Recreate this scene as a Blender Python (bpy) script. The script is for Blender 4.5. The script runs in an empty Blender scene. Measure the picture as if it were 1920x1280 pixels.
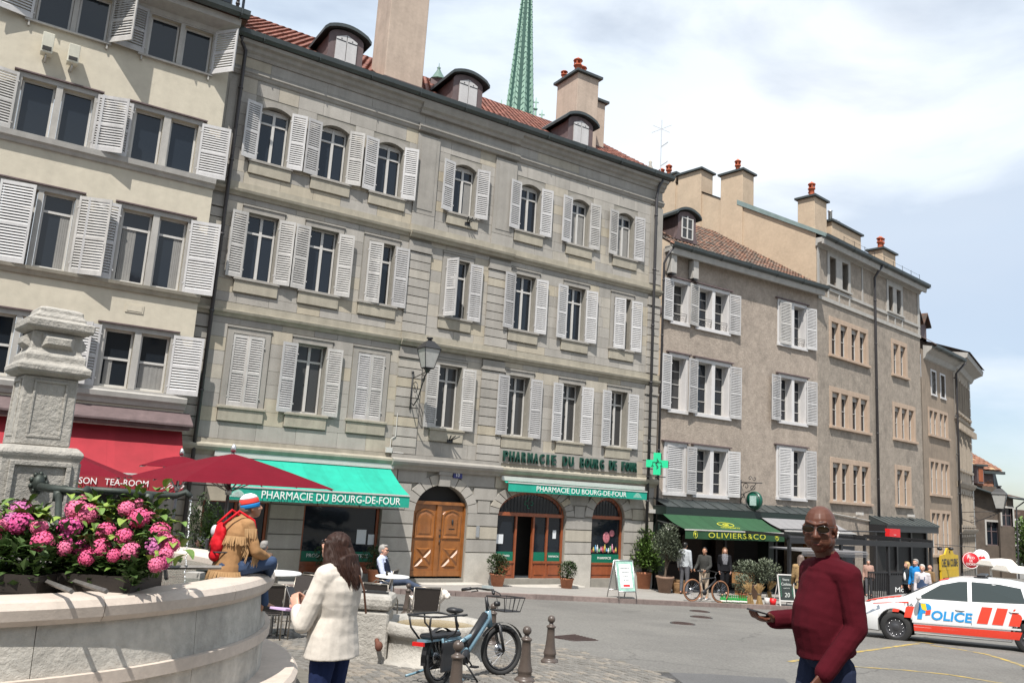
import bpy, bmesh, math, random
from math import sin, cos, pi, radians, sqrt, atan2, tan
from mathutils import Vector, Matrix, noise
random.seed(7)
SC = bpy.context.scene
COL = SC.collection
# ---------------------------------------------------------------- camera
PITCH, ROLL, FOC = radians(10.4), radians(-3.57), 1545.0
_cp, _sp, _cr, _sr = cos(PITCH), sin(PITCH), cos(ROLL), sin(ROLL)
_right = Vector((1, 0, 0)); _fw = Vector((0, _cp, _sp)); _up = Vector((0, -_sp, _cp))
_r2 = _cr * _right - _sr * _up; _u2 = _sr * _right + _cr * _up
cam_d = bpy.data.cameras.new("camera"); cam = bpy.data.objects.new("camera", cam_d); COL.objects.link(cam)
M3 = Matrix((_r2, _u2, -_fw)).transposed()
cam.matrix_world = M3.to_4x4()
cam_d.sensor_width = 36; cam_d.lens = FOC / 1920 * 36; cam_d.clip_end = 4000; cam_d.clip_start = 0.05
SC.camera = cam
# ---------------------------------------------------------------- light
SUN_DIR = Vector((-0.36, -1.46, 2.40)).normalized()      # towards the sun
w = bpy.data.worlds.new("World"); SC.world = w; w.use_nodes = True
nt = w.node_tree; nt.nodes.clear()
N = nt.nodes.new
out = N('ShaderNodeOutputWorld'); bg = N('ShaderNodeBackground'); bg.inputs[1].default_value = 0.105
sky = N('ShaderNodeTexSky'); sky.sky_type = 'NISHITA'; sky.sun_disc = False
sky.sun_elevation = math.asin(SUN_DIR.z); sky.sun_rotation = atan2(SUN_DIR.x, SUN_DIR.y)
sky.air_density = 1.0; sky.dust_density = 1.4; sky.ozone_density = 1.0; sky.altitude = 400
tc = N('ShaderNodeTexCoord')
mp = N('ShaderNodeMapping'); mp.inputs['Scale'].default_value = (1.0, 1.0, 2.6); mp.inputs['Location'].default_value = (0.35, 0.1, 0.22)
n1 = N('ShaderNodeTexNoise'); n1.inputs['Scale'].default_value = 2.1; n1.inputs['Detail'].default_value = 9; n1.inputs['Roughness'].default_value = 0.52; n1.inputs['Distortion'].default_value = 0.35
cr = N('ShaderNodeValToRGB'); cr.color_ramp.elements[0].position = 0.43; cr.color_ramp.elements[1].position = 0.66
sep = N('ShaderNodeSeparateXYZ')
n2 = N('ShaderNodeTexNoise'); n2.inputs['Scale'].default_value = 1.1; n2.inputs['Detail'].default_value = 5
cc = N('ShaderNodeValToRGB'); cc.color_ramp.elements[0].position = 0.3; cc.color_ramp.elements[1].position = 0.7
cc.color_ramp.elements[0].color = (5.2, 6.3, 7.6, 1); cc.color_ramp.elements[1].color = (7.6, 7.9, 8.2, 1)
mix = N('ShaderNodeMixRGB')
hor = N('ShaderNodeMapRange'); hor.inputs[1].default_value = -0.02; hor.inputs[2].default_value = 0.30; hor.inputs[3].default_value = 0.0; hor.inputs[4].default_value = 0.66
mul = N('ShaderNodeMath'); mul.operation = 'MULTIPLY_ADD'; mul.use_clamp = True; mul.inputs[1].default_value = 0.75
L = nt.links.new
L(tc.outputs['Generated'], mp.inputs[0]); L(mp.outputs[0], n1.inputs[0]); L(mp.outputs[0], n2.inputs[0])
L(tc.outputs['Generated'], sep.inputs[0]); L(n1.outputs[0], cr.inputs[0]); L(sep.outputs[2], hor.inputs[0])
L(cr.outputs[0], mul.inputs[0]); L(hor.outputs[0], mul.inputs[2]); L(n2.outputs[0], cc.inputs[0])
L(sky.outputs[0], mix.inputs[1]); L(cc.outputs[0], mix.inputs[2]); L(mul.outputs[0], mix.inputs[0])
L(mix.outputs[0], bg.inputs[0]); L(bg.outputs[0], out.inputs[0])
sd = bpy.data.lights.new("sun", 'SUN'); sd.energy = 5.0; sd.angle = radians(0.55); sd.color = (1.0, 0.955, 0.89)
so = bpy.data.objects.new("sun", sd); COL.objects.link(so); so.rotation_euler = SUN_DIR.to_track_quat('Z', 'Y').to_euler(); so.location = (0, 0, 60)
SC.view_settings.view_transform = 'Standard'; SC.view_settings.look = 'None'; SC.view_settings.exposure = 0.42; SC.view_settings.gamma = 1
SC.view_settings.use_curve_mapping = False

# ---------------------------------------------------------------- survey helpers (real positions recovered from measured directions)
def ray(px, py):
    v = Vector(((px - 960) / FOC, -(py - 640) / FOC, 1.0))
    return _r2 * v[0] + _u2 * v[1] + _fw * v[2]
def at(px, py, Y):
    r = ray(px, py); return r * (Y / r.y)
def lerp(a, b, t): return a + (b - a) * t
GK = [(-60, -1.0), (0, -1.55), (20, -2.7), (24, -2.88), (27, -3.0), (31, -3.1), (40, -3.22), (60, -3.6), (90, -5.0), (150, -14), (400, -45)]
def gY(y):
    if y <= GK[0][0]: return GK[0][1]
    for (a, za), (b, zb) in zip(GK, GK[1:]):
        if y <= b: return lerp(za, zb, (y - a) / (b - a))
    return GK[-1][1]
def gz(x, y):
    t = min(1, max(0, (y - 18) / 8.0)); return gY(y) - .02 * max(-15, min(x, 12)) * t
def gpt(px, py):
    r = ray(px, py); lo, hi = 1.0, 120.0
    for _ in range(40):
        m = (lo + hi) / 2; p = r * (m / r.y)
        if p.z > gz(p.x, p.y): lo = m
        else: hi = m
    return r * (lo / r.y)

# ---------------------------------------------------------------- materials
MATS = {}
def mat(name, col, rough=.8, var=.12, scale=2.5, bump=.15, bscale=40., metal=0., rnd=0., streak=0., spec=None, col2=None, stain=0., bdist=.01, trans=0., coat=0., fine=0.06):
    if name in MATS: return MATS[name]
    m = bpy.data.materials.new(name); m.use_nodes = True; MATS[name] = m
    t = m.node_tree; b = t.nodes['Principled BSDF']; n = t.nodes.new; l = t.links.new
    b.inputs['Roughness'].default_value = rough; b.inputs['Metallic'].default_value = metal
    if spec is not None: b.inputs['Specular IOR Level'].default_value = spec
    if coat: b.inputs['Coat Weight'].default_value = coat; b.inputs['Coat Roughness'].default_value = .06
    if trans: b.inputs['Transmission Weight'].default_value = trans
    geo = n('ShaderNodeNewGeometry')
    c = (*col, 1)
    rgb = n('ShaderNodeRGB'); rgb.outputs[0].default_value = c; cur = rgb.outputs[0]
    if col2 is not None:
        nz = n('ShaderNodeTexNoise'); nz.inputs['Scale'].default_value = scale * .6; nz.inputs['Detail'].default_value = 5; l(geo.outputs['Position'], nz.inputs[0])
        rp = n('ShaderNodeValToRGB'); rp.color_ramp.elements[0].position = .42; rp.color_ramp.elements[1].position = .6; l(nz.outputs[0], rp.inputs[0])
        mx = n('ShaderNodeMixRGB'); mx.inputs[2].default_value = (*col2, 1); l(rp.outputs[0], mx.inputs[0]); l(cur, mx.inputs[1]); cur = mx.outputs[0]
    def modulate(cur, fac_out, lo, hi):
        mr = n('ShaderNodeMapRange'); mr.inputs[1].default_value = .25; mr.inputs[2].default_value = .75; mr.inputs[3].default_value = lo; mr.inputs[4].default_value = hi
        l(fac_out, mr.inputs[0]); vm = n('ShaderNodeVectorMath'); vm.operation = 'SCALE'; l(cur, vm.inputs[0]); l(mr.outputs[0], vm.inputs['Scale']); return vm.outputs[0]
    if var:
        nz = n('ShaderNodeTexNoise'); nz.inputs['Scale'].default_value = scale; nz.inputs['Detail'].default_value = 7; nz.inputs['Roughness'].default_value = .62; l(geo.outputs['Position'], nz.inputs[0])
        cur = modulate(cur, nz.outputs[0], 1 - var, 1 + var)
    if fine:
        nz = n('ShaderNodeTexNoise'); nz.inputs['Scale'].default_value = bscale * .7; nz.inputs['Detail'].default_value = 3; l(geo.outputs['Position'], nz.inputs[0])
        cur = modulate(cur, nz.outputs[0], 1 - fine, 1 + fine)
    if streak:
        mpn = n('ShaderNodeMapping'); mpn.inputs['Scale'].default_value = (5, 5, .35); l(geo.outputs['Position'], mpn.inputs[0])
        nz = n('ShaderNodeTexNoise'); nz.inputs['Scale'].default_value = 1.0; nz.inputs['Detail'].default_value = 6; l(mpn.outputs[0], nz.inputs[0])
        cur = modulate(cur, nz.outputs[0], 1 - streak, 1 + streak * .6)
    if stain:
        nz = n('ShaderNodeTexNoise'); nz.inputs['Scale'].default_value = .9; nz.inputs['Detail'].default_value = 8; nz.inputs['Roughness'].default_value = .7; l(geo.outputs['Position'], nz.inputs[0])
        rp = n('ShaderNodeValToRGB'); rp.color_ramp.elements[0].position = .5; rp.color_ramp.elements[1].position = .72; l(nz.outputs[0], rp.inputs[0])
        mr = n('ShaderNodeMapRange'); mr.inputs[3].default_value = 1; mr.inputs[4].default_value = 1 - stain; l(rp.outputs[0], mr.inputs[0])
        vm = n('ShaderNodeVectorMath'); vm.operation = 'SCALE'; l(cur, vm.inputs[0]); l(mr.outputs[0], vm.inputs['Scale']); cur = vm.outputs[0]
    if rnd:
        at_ = n('ShaderNodeAttribute'); at_.attribute_name = 'rnd'
        mr = n('ShaderNodeMapRange'); mr.inputs[3].default_value = 1 - rnd; mr.inputs[4].default_value = 1 + rnd; l(at_.outputs['Fac'], mr.inputs[0])
        vm = n('ShaderNodeVectorMath'); vm.operation = 'SCALE'; l(cur, vm.inputs[0]); l(mr.outputs[0], vm.inputs['Scale']); cur = vm.outputs[0]
        m['_rnd_out'] = 1
    l(cur, b.inputs['Base Color'])
    if bump:
        nz = n('ShaderNodeTexNoise'); nz.inputs['Scale'].default_value = bscale; nz.inputs['Detail'].default_value = 6; nz.inputs['Roughness'].default_value = .65; l(geo.outputs['Position'], nz.inputs[0])
        bp = n('ShaderNodeBump'); bp.inputs['Strength'].default_value = bump; bp.inputs['Distance'].default_value = bdist; l(nz.outputs[0], bp.inputs['Height']); l(bp.outputs[0], b.inputs['Normal'])
    return m
def mat_two(name, c1, c2, rough=.8, **k):
    """stone whose single pieces differ in tint: attribute rnd picks between two hues"""
    m = mat(name, c1, rough, rnd=.16, **k); t = m.node_tree
    at_ = t.nodes.new('ShaderNodeAttribute'); at_.attribute_name = 'rnd'
    rp = t.nodes.new('ShaderNodeValToRGB'); e = rp.color_ramp.elements
    e[0].position = .66; e[1].position = .95
    rgb = [q for q in t.nodes if q.type == 'RGB'][0]
    mx = t.nodes.new('ShaderNodeMixRGB'); mx.inputs[2].default_value = (*c2, 1)
    # re-link everything fed by rgb
    tgt = [lk.to_socket for lk in rgb.outputs[0].links]
    t.links.new(at_.outputs['Fac'], rp.inputs[0]); t.links.new(rp.outputs[0], mx.inputs[0]); t.links.new(rgb.outputs[0], mx.inputs[1])
    for s in tgt: t.links.new(mx.outputs[0], s)
    return m
def glass(name, col=(.02, .025, .03), rough=.03, spec=.55):
    return mat(name, col, rough, var=.0, bump=.06, bscale=1.6, bdist=.02, spec=spec, fine=0)

# ---------------------------------------------------------------- mesh builder
class MB:
    def __init__(s): s.v = []; s.f = []; s.mi = []; s.r = []; s.sm = []; s.cur = 0; s.rn = .5; s.smooth = False; s.M = None; s.stack = []
    def p(s, co):
        co = Vector(co)
        if s.M is not None: co = s.M @ co
        s.v.append(co); return len(s.v) - 1
    def face(s, idx):
        s.f.append(idx); s.mi.append(s.cur); s.r.append(s.rn); s.sm.append(s.smooth)
    def poly(s, pts): s.face([s.p(q) for q in pts]); return s
    def box(s, x0, x1, y0, y1, z0, z1):
        if x1 < x0: x0, x1 = x1, x0
        if y1 < y0: y0, y1 = y1, y0
        if z1 < z0: z0, z1 = z1, z0
        i = [s.p(q) for q in ((x0, y0, z0), (x1, y0, z0), (x1, y1, z0), (x0, y1, z0), (x0, y0, z1), (x1, y0, z1), (x1, y1, z1), (x0, y1, z1))]
        for q in ((0, 3, 2, 1), (4, 5, 6, 7), (0, 1, 5, 4), (1, 2, 6, 5), (2, 3, 7, 6), (3, 0, 4, 7)): s.face([i[k] for k in q])
        return s
    def hexa(s, a):   # 8 pts bottom ring 4, top ring 4
        i = [s.p(q) for q in a]
        for q in ((0, 3, 2, 1), (4, 5, 6, 7), (0, 1, 5, 4), (1, 2, 6, 5), (2, 3, 7, 6), (3, 0, 4, 7)): s.face([i[k] for k in q])
        return s
    def loft(s, rings, closed=True, cap0=True, cap1=True):
        ids = [[s.p(q) for q in r] for r in rings]; n = len(ids[0])
        for a, b in zip(ids, ids[1:]):
            for k in range(n if closed else n - 1):
                k2 = (k + 1) % n; s.face([a[k], a[k2], b[k2], b[k]])
        if cap0: s.face(ids[0][::-1])
        if cap1: s.face(ids[-1])
        return s
    def tube(s, pts, r, n=8, cap=True):
        pts = [Vector(q) for q in pts]; R = r if isinstance(r, (list, tuple)) else [r] * len(pts)
        rings = []; prev = None
        for k, q in enumerate(pts):
            d = (pts[min(k + 1, len(pts) - 1)] - pts[max(k - 1, 0)])
            if d.length < 1e-9: d = Vector((0, 0, 1))
            d.normalize()
            u = prev if prev is not None else (Vector((0, 0, 1)) if abs(d.z) < .9 else Vector((1, 0, 0)))
            u = (u - d * u.dot(d));
            if u.length < 1e-6: u = d.orthogonal()
            u.normalize(); v = d.cross(u); prev = u
            rings.append([q + (u * cos(2 * pi * j / n) + v * sin(2 * pi * j / n)) * R[k] for j in range(n)])
        o = s.smooth; s.smooth = n > 5; s.loft(rings, True, cap, cap); s.smooth = o; return s
    def lathe(s, prof, n=20, c=(0, 0, 0), a0=0, a1=2 * pi, sx=1, sy=1, caps=True):
        c = Vector(c); full = abs(a1 - a0 - 2 * pi) < 1e-6; m = n if full else n + 1
        rings = [[c + Vector((r * cos(a0 + (a1 - a0) * j / n) * sx, r * sin(a0 + (a1 - a0) * j / n) * sy, z)) for j in range(m)] for r, z in prof]
        o = s.smooth; s.smooth = True; s.loft(rings, full, caps and prof[0][0] > .002 and full and abs(prof[0][1] - prof[1][1]) > 1e-6, caps and prof[-1][0] > .002 and full and abs(prof[-1][1] - prof[-2][1]) > 1e-6); s.smooth = o; return s
    def ell(s, c, r, n=12, m=8, rot=None):
        c = Vector(c); rings = []
        for i in range(m + 1):
            th = -pi / 2 + pi * i / m; rr = max(cos(th), 1e-3)
            ring = []
            for j in range(n):
                q = Vector((r[0] * rr * cos(2 * pi * j / n), r[1] * rr * sin(2 * pi * j / n), r[2] * sin(th)))
                if rot is not None: q = rot @ q
                ring.append(c + q)
            rings.append(ring)
        o = s.smooth; s.smooth = True; s.loft(rings); s.smooth = o; return s
    def prism(s, poly, y0, y1, axis='y'):
        f = {'y': lambda a, b, t: (a, t, b), 'x': lambda a, b, t: (t, a, b), 'z': lambda a, b, t: (a, b, t)}[axis]
        return s.loft([[f(a, b, y0) for a, b in poly], [f(a, b, y1) for a, b in poly]])
    def mesh(s, name, mats):
        me = bpy.data.meshes.new(name); me.from_pydata([tuple(q) for q in s.v], [], s.f)
        ms = mats if isinstance(mats, (list, tuple)) else [mats]
        for m in ms: me.materials.append(m)
        if any(s.mi): me.polygons.foreach_set('material_index', s.mi)
        me.polygons.foreach_set('use_smooth', s.sm)
        if any(abs(x - .5) > 1e-6 for x in s.r):
            at_ = me.attributes.new('rnd', 'FLOAT', 'FACE'); at_.data.foreach_set('value', s.r)
        me.update(); return me
    def build(s, name, mats, parent=None, bev=0, fix=True, **tg):
        me = s.mesh(name, mats)
        if fix:
            b = bmesh.new(); b.from_mesh(me); bmesh.ops.recalc_face_normals(b, faces=b.faces)
            if bev: bmesh.ops.bevel(b, geom=list(b.edges), offset=bev, segments=1, affect='EDGES', clamp_overlap=True)
            b.to_mesh(me); b.free()
        return link(name, me, parent, **tg)
def link(name, me, parent=None, **tg):
    o = bpy.data.objects.new(name, me); COL.objects.link(o)
    if parent is not None: o.parent = parent
    for k, v in tg.items(): o[k] = v
    return o
def thing(name, label, cat, loc=(0, 0, 0), rz=0, group=None):
    o = bpy.data.objects.new(name, None); COL.objects.link(o); o.location = loc; o.rotation_euler = (0, 0, rz); o.empty_display_size = .2
    o['label'] = label; o['category'] = cat
    if group: o['group'] = group
    return o
def copy_tree(o, parent=None, label=None):
    c = o.copy(); COL.objects.link(c)
    if parent is not None: c.parent = parent
    if label: c['label'] = label
    for ch in list(o.children): copy_tree(ch, c)
    return c
_fontcache = {}
def text_mesh(txt, width=None, height=None, ext=.01, spacing=1.0, shear=0.0, bold=0.0, align='CENTER'):
    cu = bpy.data.curves.new('t', 'FONT'); cu.body = txt; cu.extrude = ext; cu.align_x = align; cu.space_character = spacing; cu.shear = shear; cu.offset = bold; cu.resolution_u = 3
    ob = bpy.data.objects.new('t', cu); COL.objects.link(ob)
    dg = bpy.context.evaluated_depsgraph_get(); me = bpy.data.meshes.new_from_object(ob.evaluated_get(dg))
    bpy.data.objects.remove(ob); bpy.data.curves.remove(cu)
    xs = [v.co.x for v in me.vertices]; ys = [v.co.y for v in me.vertices]
    sx = width / (max(xs) - min(xs)) if width else None; sy = height / (max(ys) - min(ys)) if height else None
    if sx is None: sx = sy
    if sy is None: sy = sx
    cx = (max(xs) + min(xs)) / 2; cy = (max(ys) + min(ys)) / 2
    for v in me.vertices: v.co.x = (v.co.x - cx) * sx; v.co.y = (v.co.y - cy) * sy
    return me
def text(parent, txt, M, m, width=None, height=None, name='lettering', **k):
    me = text_mesh(txt, width, height, **k); me.transform(M); me.materials.clear(); me.materials.append(m)
    return link(name, me, parent)
def frame_M(o, xa, ya):      # local x -> xa, y -> ya, z -> cross
    xa = Vector(xa).normalized(); ya = Vector(ya).normalized(); za = xa.cross(ya)
    m = Matrix((xa, ya, za)).transposed().to_4x4(); m.translation = Vector(o); return m

# ---------------------------------------------------------------- facade frames
class Fac:
    """local frame of a facade: x along, y into the building, z up from its base"""
    def __init__(s, ox, oy, ang, base, off=0):
        a = radians(ang); s.d = Vector((sin(a), cos(a), 0)); s.n = Vector((cos(a), -sin(a), 0)); s.o = Vector((ox, oy, 0)) + s.n * off; s.base = base; s.rz = atan2(cos(a), sin(a))
    def W(s, x, out, z): return s.o + s.d * x + s.n * out + Vector((0, 0, z))
    def root(s, name, label, cat, x=0, **k):
        o = thing(name, label, cat, s.o + Vector((0, 0, s.base)), s.rz, **k); return o
    def mb(s):
        m = MB(); m.M = Matrix.Translation((0, 0, -s.base)); return m
    def sz(s, px, py, out=0):
        r = ray(px, py); o = s.o + s.n * out; t = o.dot(s.n) / r.dot(s.n); q = r * t; return (q - s.o).dot(s.d), q.z
# ---------------------------------------------------------------- shared materials
m_shut3 = mat('greyed_shutter_paint', (.41, .40, .395), .65, var=.12, scale=1.5, bump=.15, bscale=25, streak=.2, stain=.15)
m_shut = mat('white_shutter_paint', (.48, .47, .465), .55, var=.10, scale=1.3, bump=.12, bscale=25, streak=.12, fine=.05)
m_shut2 = mat('old_white_shutter_paint', (.43, .415, .395), .65, var=.14, scale=2, bump=.2, bscale=30, streak=.2, stain=.2)
m_wframe = mat('white_window_paint', (.50, .485, .46), .45, var=.08, scale=3)
m_glass = glass('window_glass', (.012, .016, .022), spec=.5)
m_glassc = glass('window_glass_before_curtain', (.05, .05, .05), .08, spec=.3)
m_curt = mat('net_curtain', (.22, .215, .205), .9, var=.1, scale=6)
m_iron = mat('black_iron', (.02, .02, .022), .5, var=.1)
m_zinc = mat('weathered_zinc', (.055, .065, .065), .45, var=.2, scale=3, bump=.05, metal=.3)
m_pipe = mat('dark_pipe', (.045, .042, .045), .5, var=.15)
m_stone = mat_two('grey_green_ashlar', (.35, .328, .295), (.345, .305, .235), .88, var=.10, scale=1.6, bump=.25, bscale=55, streak=.13, stain=.16, bdist=.006)
m_mortar = mat('ashlar_mortar', (.24, .225, .195), .95, var=.15, scale=4)
m_tan = mat('tan_sandstone', (.335, .305, .245), .9, var=.13, scale=3, bump=.25, bscale=60, streak=.15, stain=.2)
m_cream = mat('cream_render', (.50, .455, .365), .92, var=.05, scale=1.2, bump=.22, bscale=7, streak=.05, stain=.06, bdist=.02)
m_greyst = mat('grey_dressed_stone', (.36, .345, .32), .85, var=.12, scale=4, bump=.2, bscale=60, streak=.1)
m_plinth = mat('pale_plinth_stone', (.44, .415, .37), .9, var=.12, scale=3, bump=.3, bscale=40, stain=.2)
m_redtile = mat('red_roof_tiles', (.17, .062, .042), .85, var=.25, scale=6, bump=.2, rnd=.3)
m_brtile = mat('mossy_brown_roof_tiles', (.17, .085, .055), .9, var=.4, scale=5, bump=.3, rnd=.45, col2=(.10, .085, .07))
m_wood = mat('varnished_oak', (.25, .092, .022), .35, var=.22, scale=5, bump=.1, streak=.3, coat=.3)
m_woodred = mat('shopfront_wood', (.26, .07, .025), .4, var=.2, scale=5, streak=.25, coat=.2)
m_green = mat('emerald_awning_canvas', (.01, .34, .24), .85, var=.09, scale=3, bump=.15, bscale=5, bdist=.02, stain=.12, rnd=.06)
m_white = mat('white_print', (.8, .8, .78), .6, var=.03)
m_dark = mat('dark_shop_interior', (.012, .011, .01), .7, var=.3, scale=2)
m_chim = mat('chimney_render', (.42, .335, .27), .92, var=.12, scale=1.6, bump=.25, bscale=14, streak=.12, stain=.18, bdist=.02)
m_pot = mat('terracotta_chimney_pot', (.42, .10, .045), .8, var=.2, scale=8)
m_dorm = mat('brown_dormer_paint', (.12, .085, .085), .7, var=.2, scale=4, streak=.2)
m_red = mat('red_awning_canvas', (.30, .022, .032), .9, var=.10, scale=2, bump=.12, bscale=4, bdist=.02, rnd=.07, stain=.1)
m_redumb = mat('crimson_parasol_canvas', (.13, .005, .014), .9, spec=.15, var=.08, scale=2, bump=.15, bscale=4, bdist=.02)
m_terra = mat('terracotta_planter', (.40, .16, .085), .85, var=.18, scale=6, stain=.3)
m_alu = mat('brushed_aluminium', (.55, .55, .55), .35, metal=.9, var=.05)

# ---------------------------------------------------------------- facade builders
def wall(mb, x0, x1, z0, z1, holes, depth=.26, y=0):
    xs = sorted({x0, x1, *[h[0] for h in holes], *[h[1] for h in holes]}); zs = sorted({z0, z1, *[h[2] for h in holes], *[h[3] for h in holes]})
    xs = [q for q in xs if x0 <= q <= x1]; zs = [q for q in zs if z0 <= q <= z1]
    for a, b in zip(xs, xs[1:]):
        for c, d in zip(zs, zs[1:]):
            mx, mz = (a + b) / 2, (c + d) / 2
            if any(h[0] < mx < h[1] and h[2] < mz < h[3] for h in holes): continue
            mb.poly([(a, y, c), (b, y, c), (b, y, d), (a, y, d)])
    for h in holes:
        a, b, c, d = h[:4]; Y = y + depth
        mb.poly([(a, y, c), (a, y, d), (a, Y, d), (a, Y, c)]); mb.poly([(b, y, c), (b, Y, c), (b, Y, d), (b, y, d)])
        mb.poly([(a, y, d), (b, y, d), (b, Y, d), (a, Y, d)]); mb.poly([(a, y, c), (a, Y, c), (b, Y, c), (b, y, c)])
def arch_fill(mb, x0, x1, zs, zt, y=0, depth=.3, n=14, rise=None):
    """fills the corners between a round arch springing at zs and the top zt of its square hole"""
    cx, a = (x0 + x1) / 2, (x1 - x0) / 2; b = rise if rise is not None else zt - zs
    P = [(cx + a * cos(pi - pi * k / n), zs + b * sin(pi * k / n)) for k in range(n + 1)]
    for (ax, az), (bx, bz) in zip(P, P[1:]):
        mb.poly([(ax, y, az), (bx, y, bz), (bx, y, zt), (ax, y, zt)]); mb.poly([(ax, y, az), (ax, y + depth, az), (bx, y + depth, bz), (bx, y, bz)])
def seg_arch_fill(mb, x0, x1, zt, rise, y=0, depth=.3, n=8):
    P = [(lerp(x0, x1, k / n), zt - rise * (2 * k / n - 1) ** 2) for k in range(n + 1)]
    for (ax, az), (bx, bz) in zip(P, P[1:]):
        mb.poly([(ax, y, az), (bx, y, bz), (bx, y, zt + .001), (ax, y, zt + .001)]); mb.poly([(ax, y, az), (ax, y + depth, az), (bx, y + depth, bz), (bx, y, bz)])
def blocks(fac, parent, x0, x1, z0, z1, hole_at, ch, m, y=0, proud=.014, gap=.008, lens=(.6, 1.25), name='stone_block', single=lambda x, z: True, stuffmb=None, rng=None):
    rng = rng or random; n = max(1, round((z1 - z0) / ch)); hh = (z1 - z0) / n; cnt = 0
    for i in range(n):
        a, b = z0 + i * hh, z0 + (i + 1) * hh; zm = (a + b) / 2
        free = [(x0, x1)]
        for h0, h1 in sorted(hole_at(zm)):
            nf = []
            for f0, f1 in free:
                if h1 <= f0 or h0 >= f1: nf.append((f0, f1)); continue
                if h0 - f0 > .06: nf.append((f0, h0))
                if f1 - h1 > .06: nf.append((h1, f1))
            free = nf
        for f0, f1 in free:
            x = f0; first = True
            while x < f1 - 1e-4:
                l = rng.uniform(*lens)
                if first: l *= rng.uniform(.5, 1); first = False
                e = x + l
                if f1 - e < .3: e = f1
                tgt = MB() if single(x, zm) else stuffmb
                tgt.M = Matrix.Translation((0, 0, -fac.base)); tgt.rn = rng.random(); g = gap / 2; pr = proud + rng.uniform(-.003, .003)
                tgt.box(x + g, e - g, y - pr, y + .02, a + g, b - g)
                if tgt is not stuffmb: tgt.build(name, m, parent, fix=False); cnt += 1
                x = e
    return cnt
SH = {}; rs_ = random.Random(11)
def shutter_meshes(wd, h, m, arch=0, ns=None, kind='a', pitch=.065):
    key = (round(wd, 2), round(h, 2), m.name, arch)
    if key in SH: return SH[key]
    f = MB(); st = .055; t = .036; f.box(0, st, -t, 0, 0, h - (arch if arch > 0 else 0)); f.box(wd - st, wd, -t, 0, 0, h - (-arch if arch < 0 else 0))
    f.box(st, wd - st, -t + .002, -.002, 0, .12); f.box(st, wd - st, -t + .002, -.002, h - .09 - abs(arch) * .6, h - abs(arch) * .5)
    zm = h * .47; f.box(st, wd - st, -t + .002, -.002, zm - .035, zm + .035)
    f.box(wd - st, wd - st + .012, -t - .012, -t, h * .3, h * .42); f.box(-.03, .02, -t - .008, -t + .01, h * .12, h * .14); f.box(-.03, .02, -t - .008, -t + .01, h * .84, h * .86)
    s = MB()
    for a, b in ((.12, zm - .035), (zm + .035, h - .09 - abs(arch) * .6)):
        n = max(3, int((b - a) / pitch)); dz = (b - a) / n
        for i in range(n):
            z = a + (i + .5) * dz
            s.poly([(st - .004, -t + .004, z - .026), (wd - st + .004, -t + .004, z - .026), (wd - st + .004, -.004, z + .022), (st - .004, -.004, z + .022)])
            s.poly([(st - .004, -t + .004, z - .036), (wd - st + .004, -t + .004, z - .036), (wd - st + .004, -t + .004, z - .026), (st - .004, -t + .004, z - .026)])
            s.poly([(st - .004, -.004, z + .008), (wd - st + .004, -.004, z + .008), (wd - st + .004, -t + .004, z - .028), (st - .004, -t + .004, z - .028)])
            s.poly([(st - .004, -.004, z + .016), (wd - st + .004, -.004, z + .016), (wd - st + .004, -.004, z + .008), (st - .004, -.004, z + .008)])
    SH[key] = (f.mesh('shutter', m), s.mesh('slats', m)); return SH[key]
def shutter(fac, parent, x, z, wd, h, phi, m, y=-.03, arch=0, label=None, tilt=0, pitch=.065):
    _k = rs_.random(); m = m_shut3 if _k < .25 else (m_shut2 if _k < .4 and m is m_shut else m)
    fm, sm = shutter_meshes(wd, h, m, arch, pitch=pitch)
    o = link('shutter', fm, parent); o.location = (x, y, z - fac.base); o.rotation_euler = (0, tilt, radians(phi))
    if cos(radians(phi)) < 0: o.scale = (-1, 1, 1); o.rotation_euler = (0, tilt, radians(phi + 180))
    s = link('slats', sm, o); s['kind'] = 'stuff'
    if label: o['label'] = label
    return o
def L_open(e=9): return -(180 - e)
def R_open(e=9): return -e
WD = {}
def window_unit(fac, parent, x0, x1, z0, z1, y=.2, transom=.7, mull=True, m=None, g=None, glaz=0, key=None, curtain=None, arch=0, fw=.055):
    m = m or m_wframe; g = g or m_glass; w, h = x1 - x0, z1 - z0
    k = (round(w, 2), round(h, 2), transom, mull, m.name, g.name, glaz, arch, y, fw)
    if k not in WD:
        f = MB(); f.box(0, fw, 0, .05, 0, h); f.box(w - fw, w, 0, .05, 0, h); f.box(fw, w - fw, .001, .049, 0, .07); f.box(fw, w - fw, .001, .049, h - fw - arch, h - arch * .3)
        if mull: f.box(w / 2 - .04, w / 2 + .04, -.012, .04, .07, h - fw - arch * .4)
        if transom: f.box(fw, w - fw, -.006, .044, h * transom - .03, h * transom + .03)
        for i in range(glaz):
            zz = h * (i + 1) / (glaz + 1); f.box(fw, w - fw, .004, .04, zz - .012, zz + .012)
        p = MB(); p.poly([(.01, .03, .01), (w - .01, .03, .01), (w - .01, .03, h - .005), (.01, .03, h - .005)])
        WD[k] = (f.mesh('window', m), p.mesh('pane', g))
    fm, pm = WD[k]; o = link('window', fm, parent); o.location = (x0, y, z0 - fac.base); p = link('pane', pm, o)
    if curtain:
        c = MB(); a, b = curtain; n = 14
        for i in range(n):
            u, v = lerp(a, b, i / n) * w, lerp(a, b, (i + 1) / n) * w
            yy = lambda q: .024 + .0035 * sin(q * 2.4); c.poly([(u, yy(i), .08), (v, yy(i + 1), .08), (v, yy(i + 1), h * (transom or .97) - .03), (u, yy(i), h * (transom or .97) - .03)])
        c.build('curtain', m_curt, o, fix=False)
    return o
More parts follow.
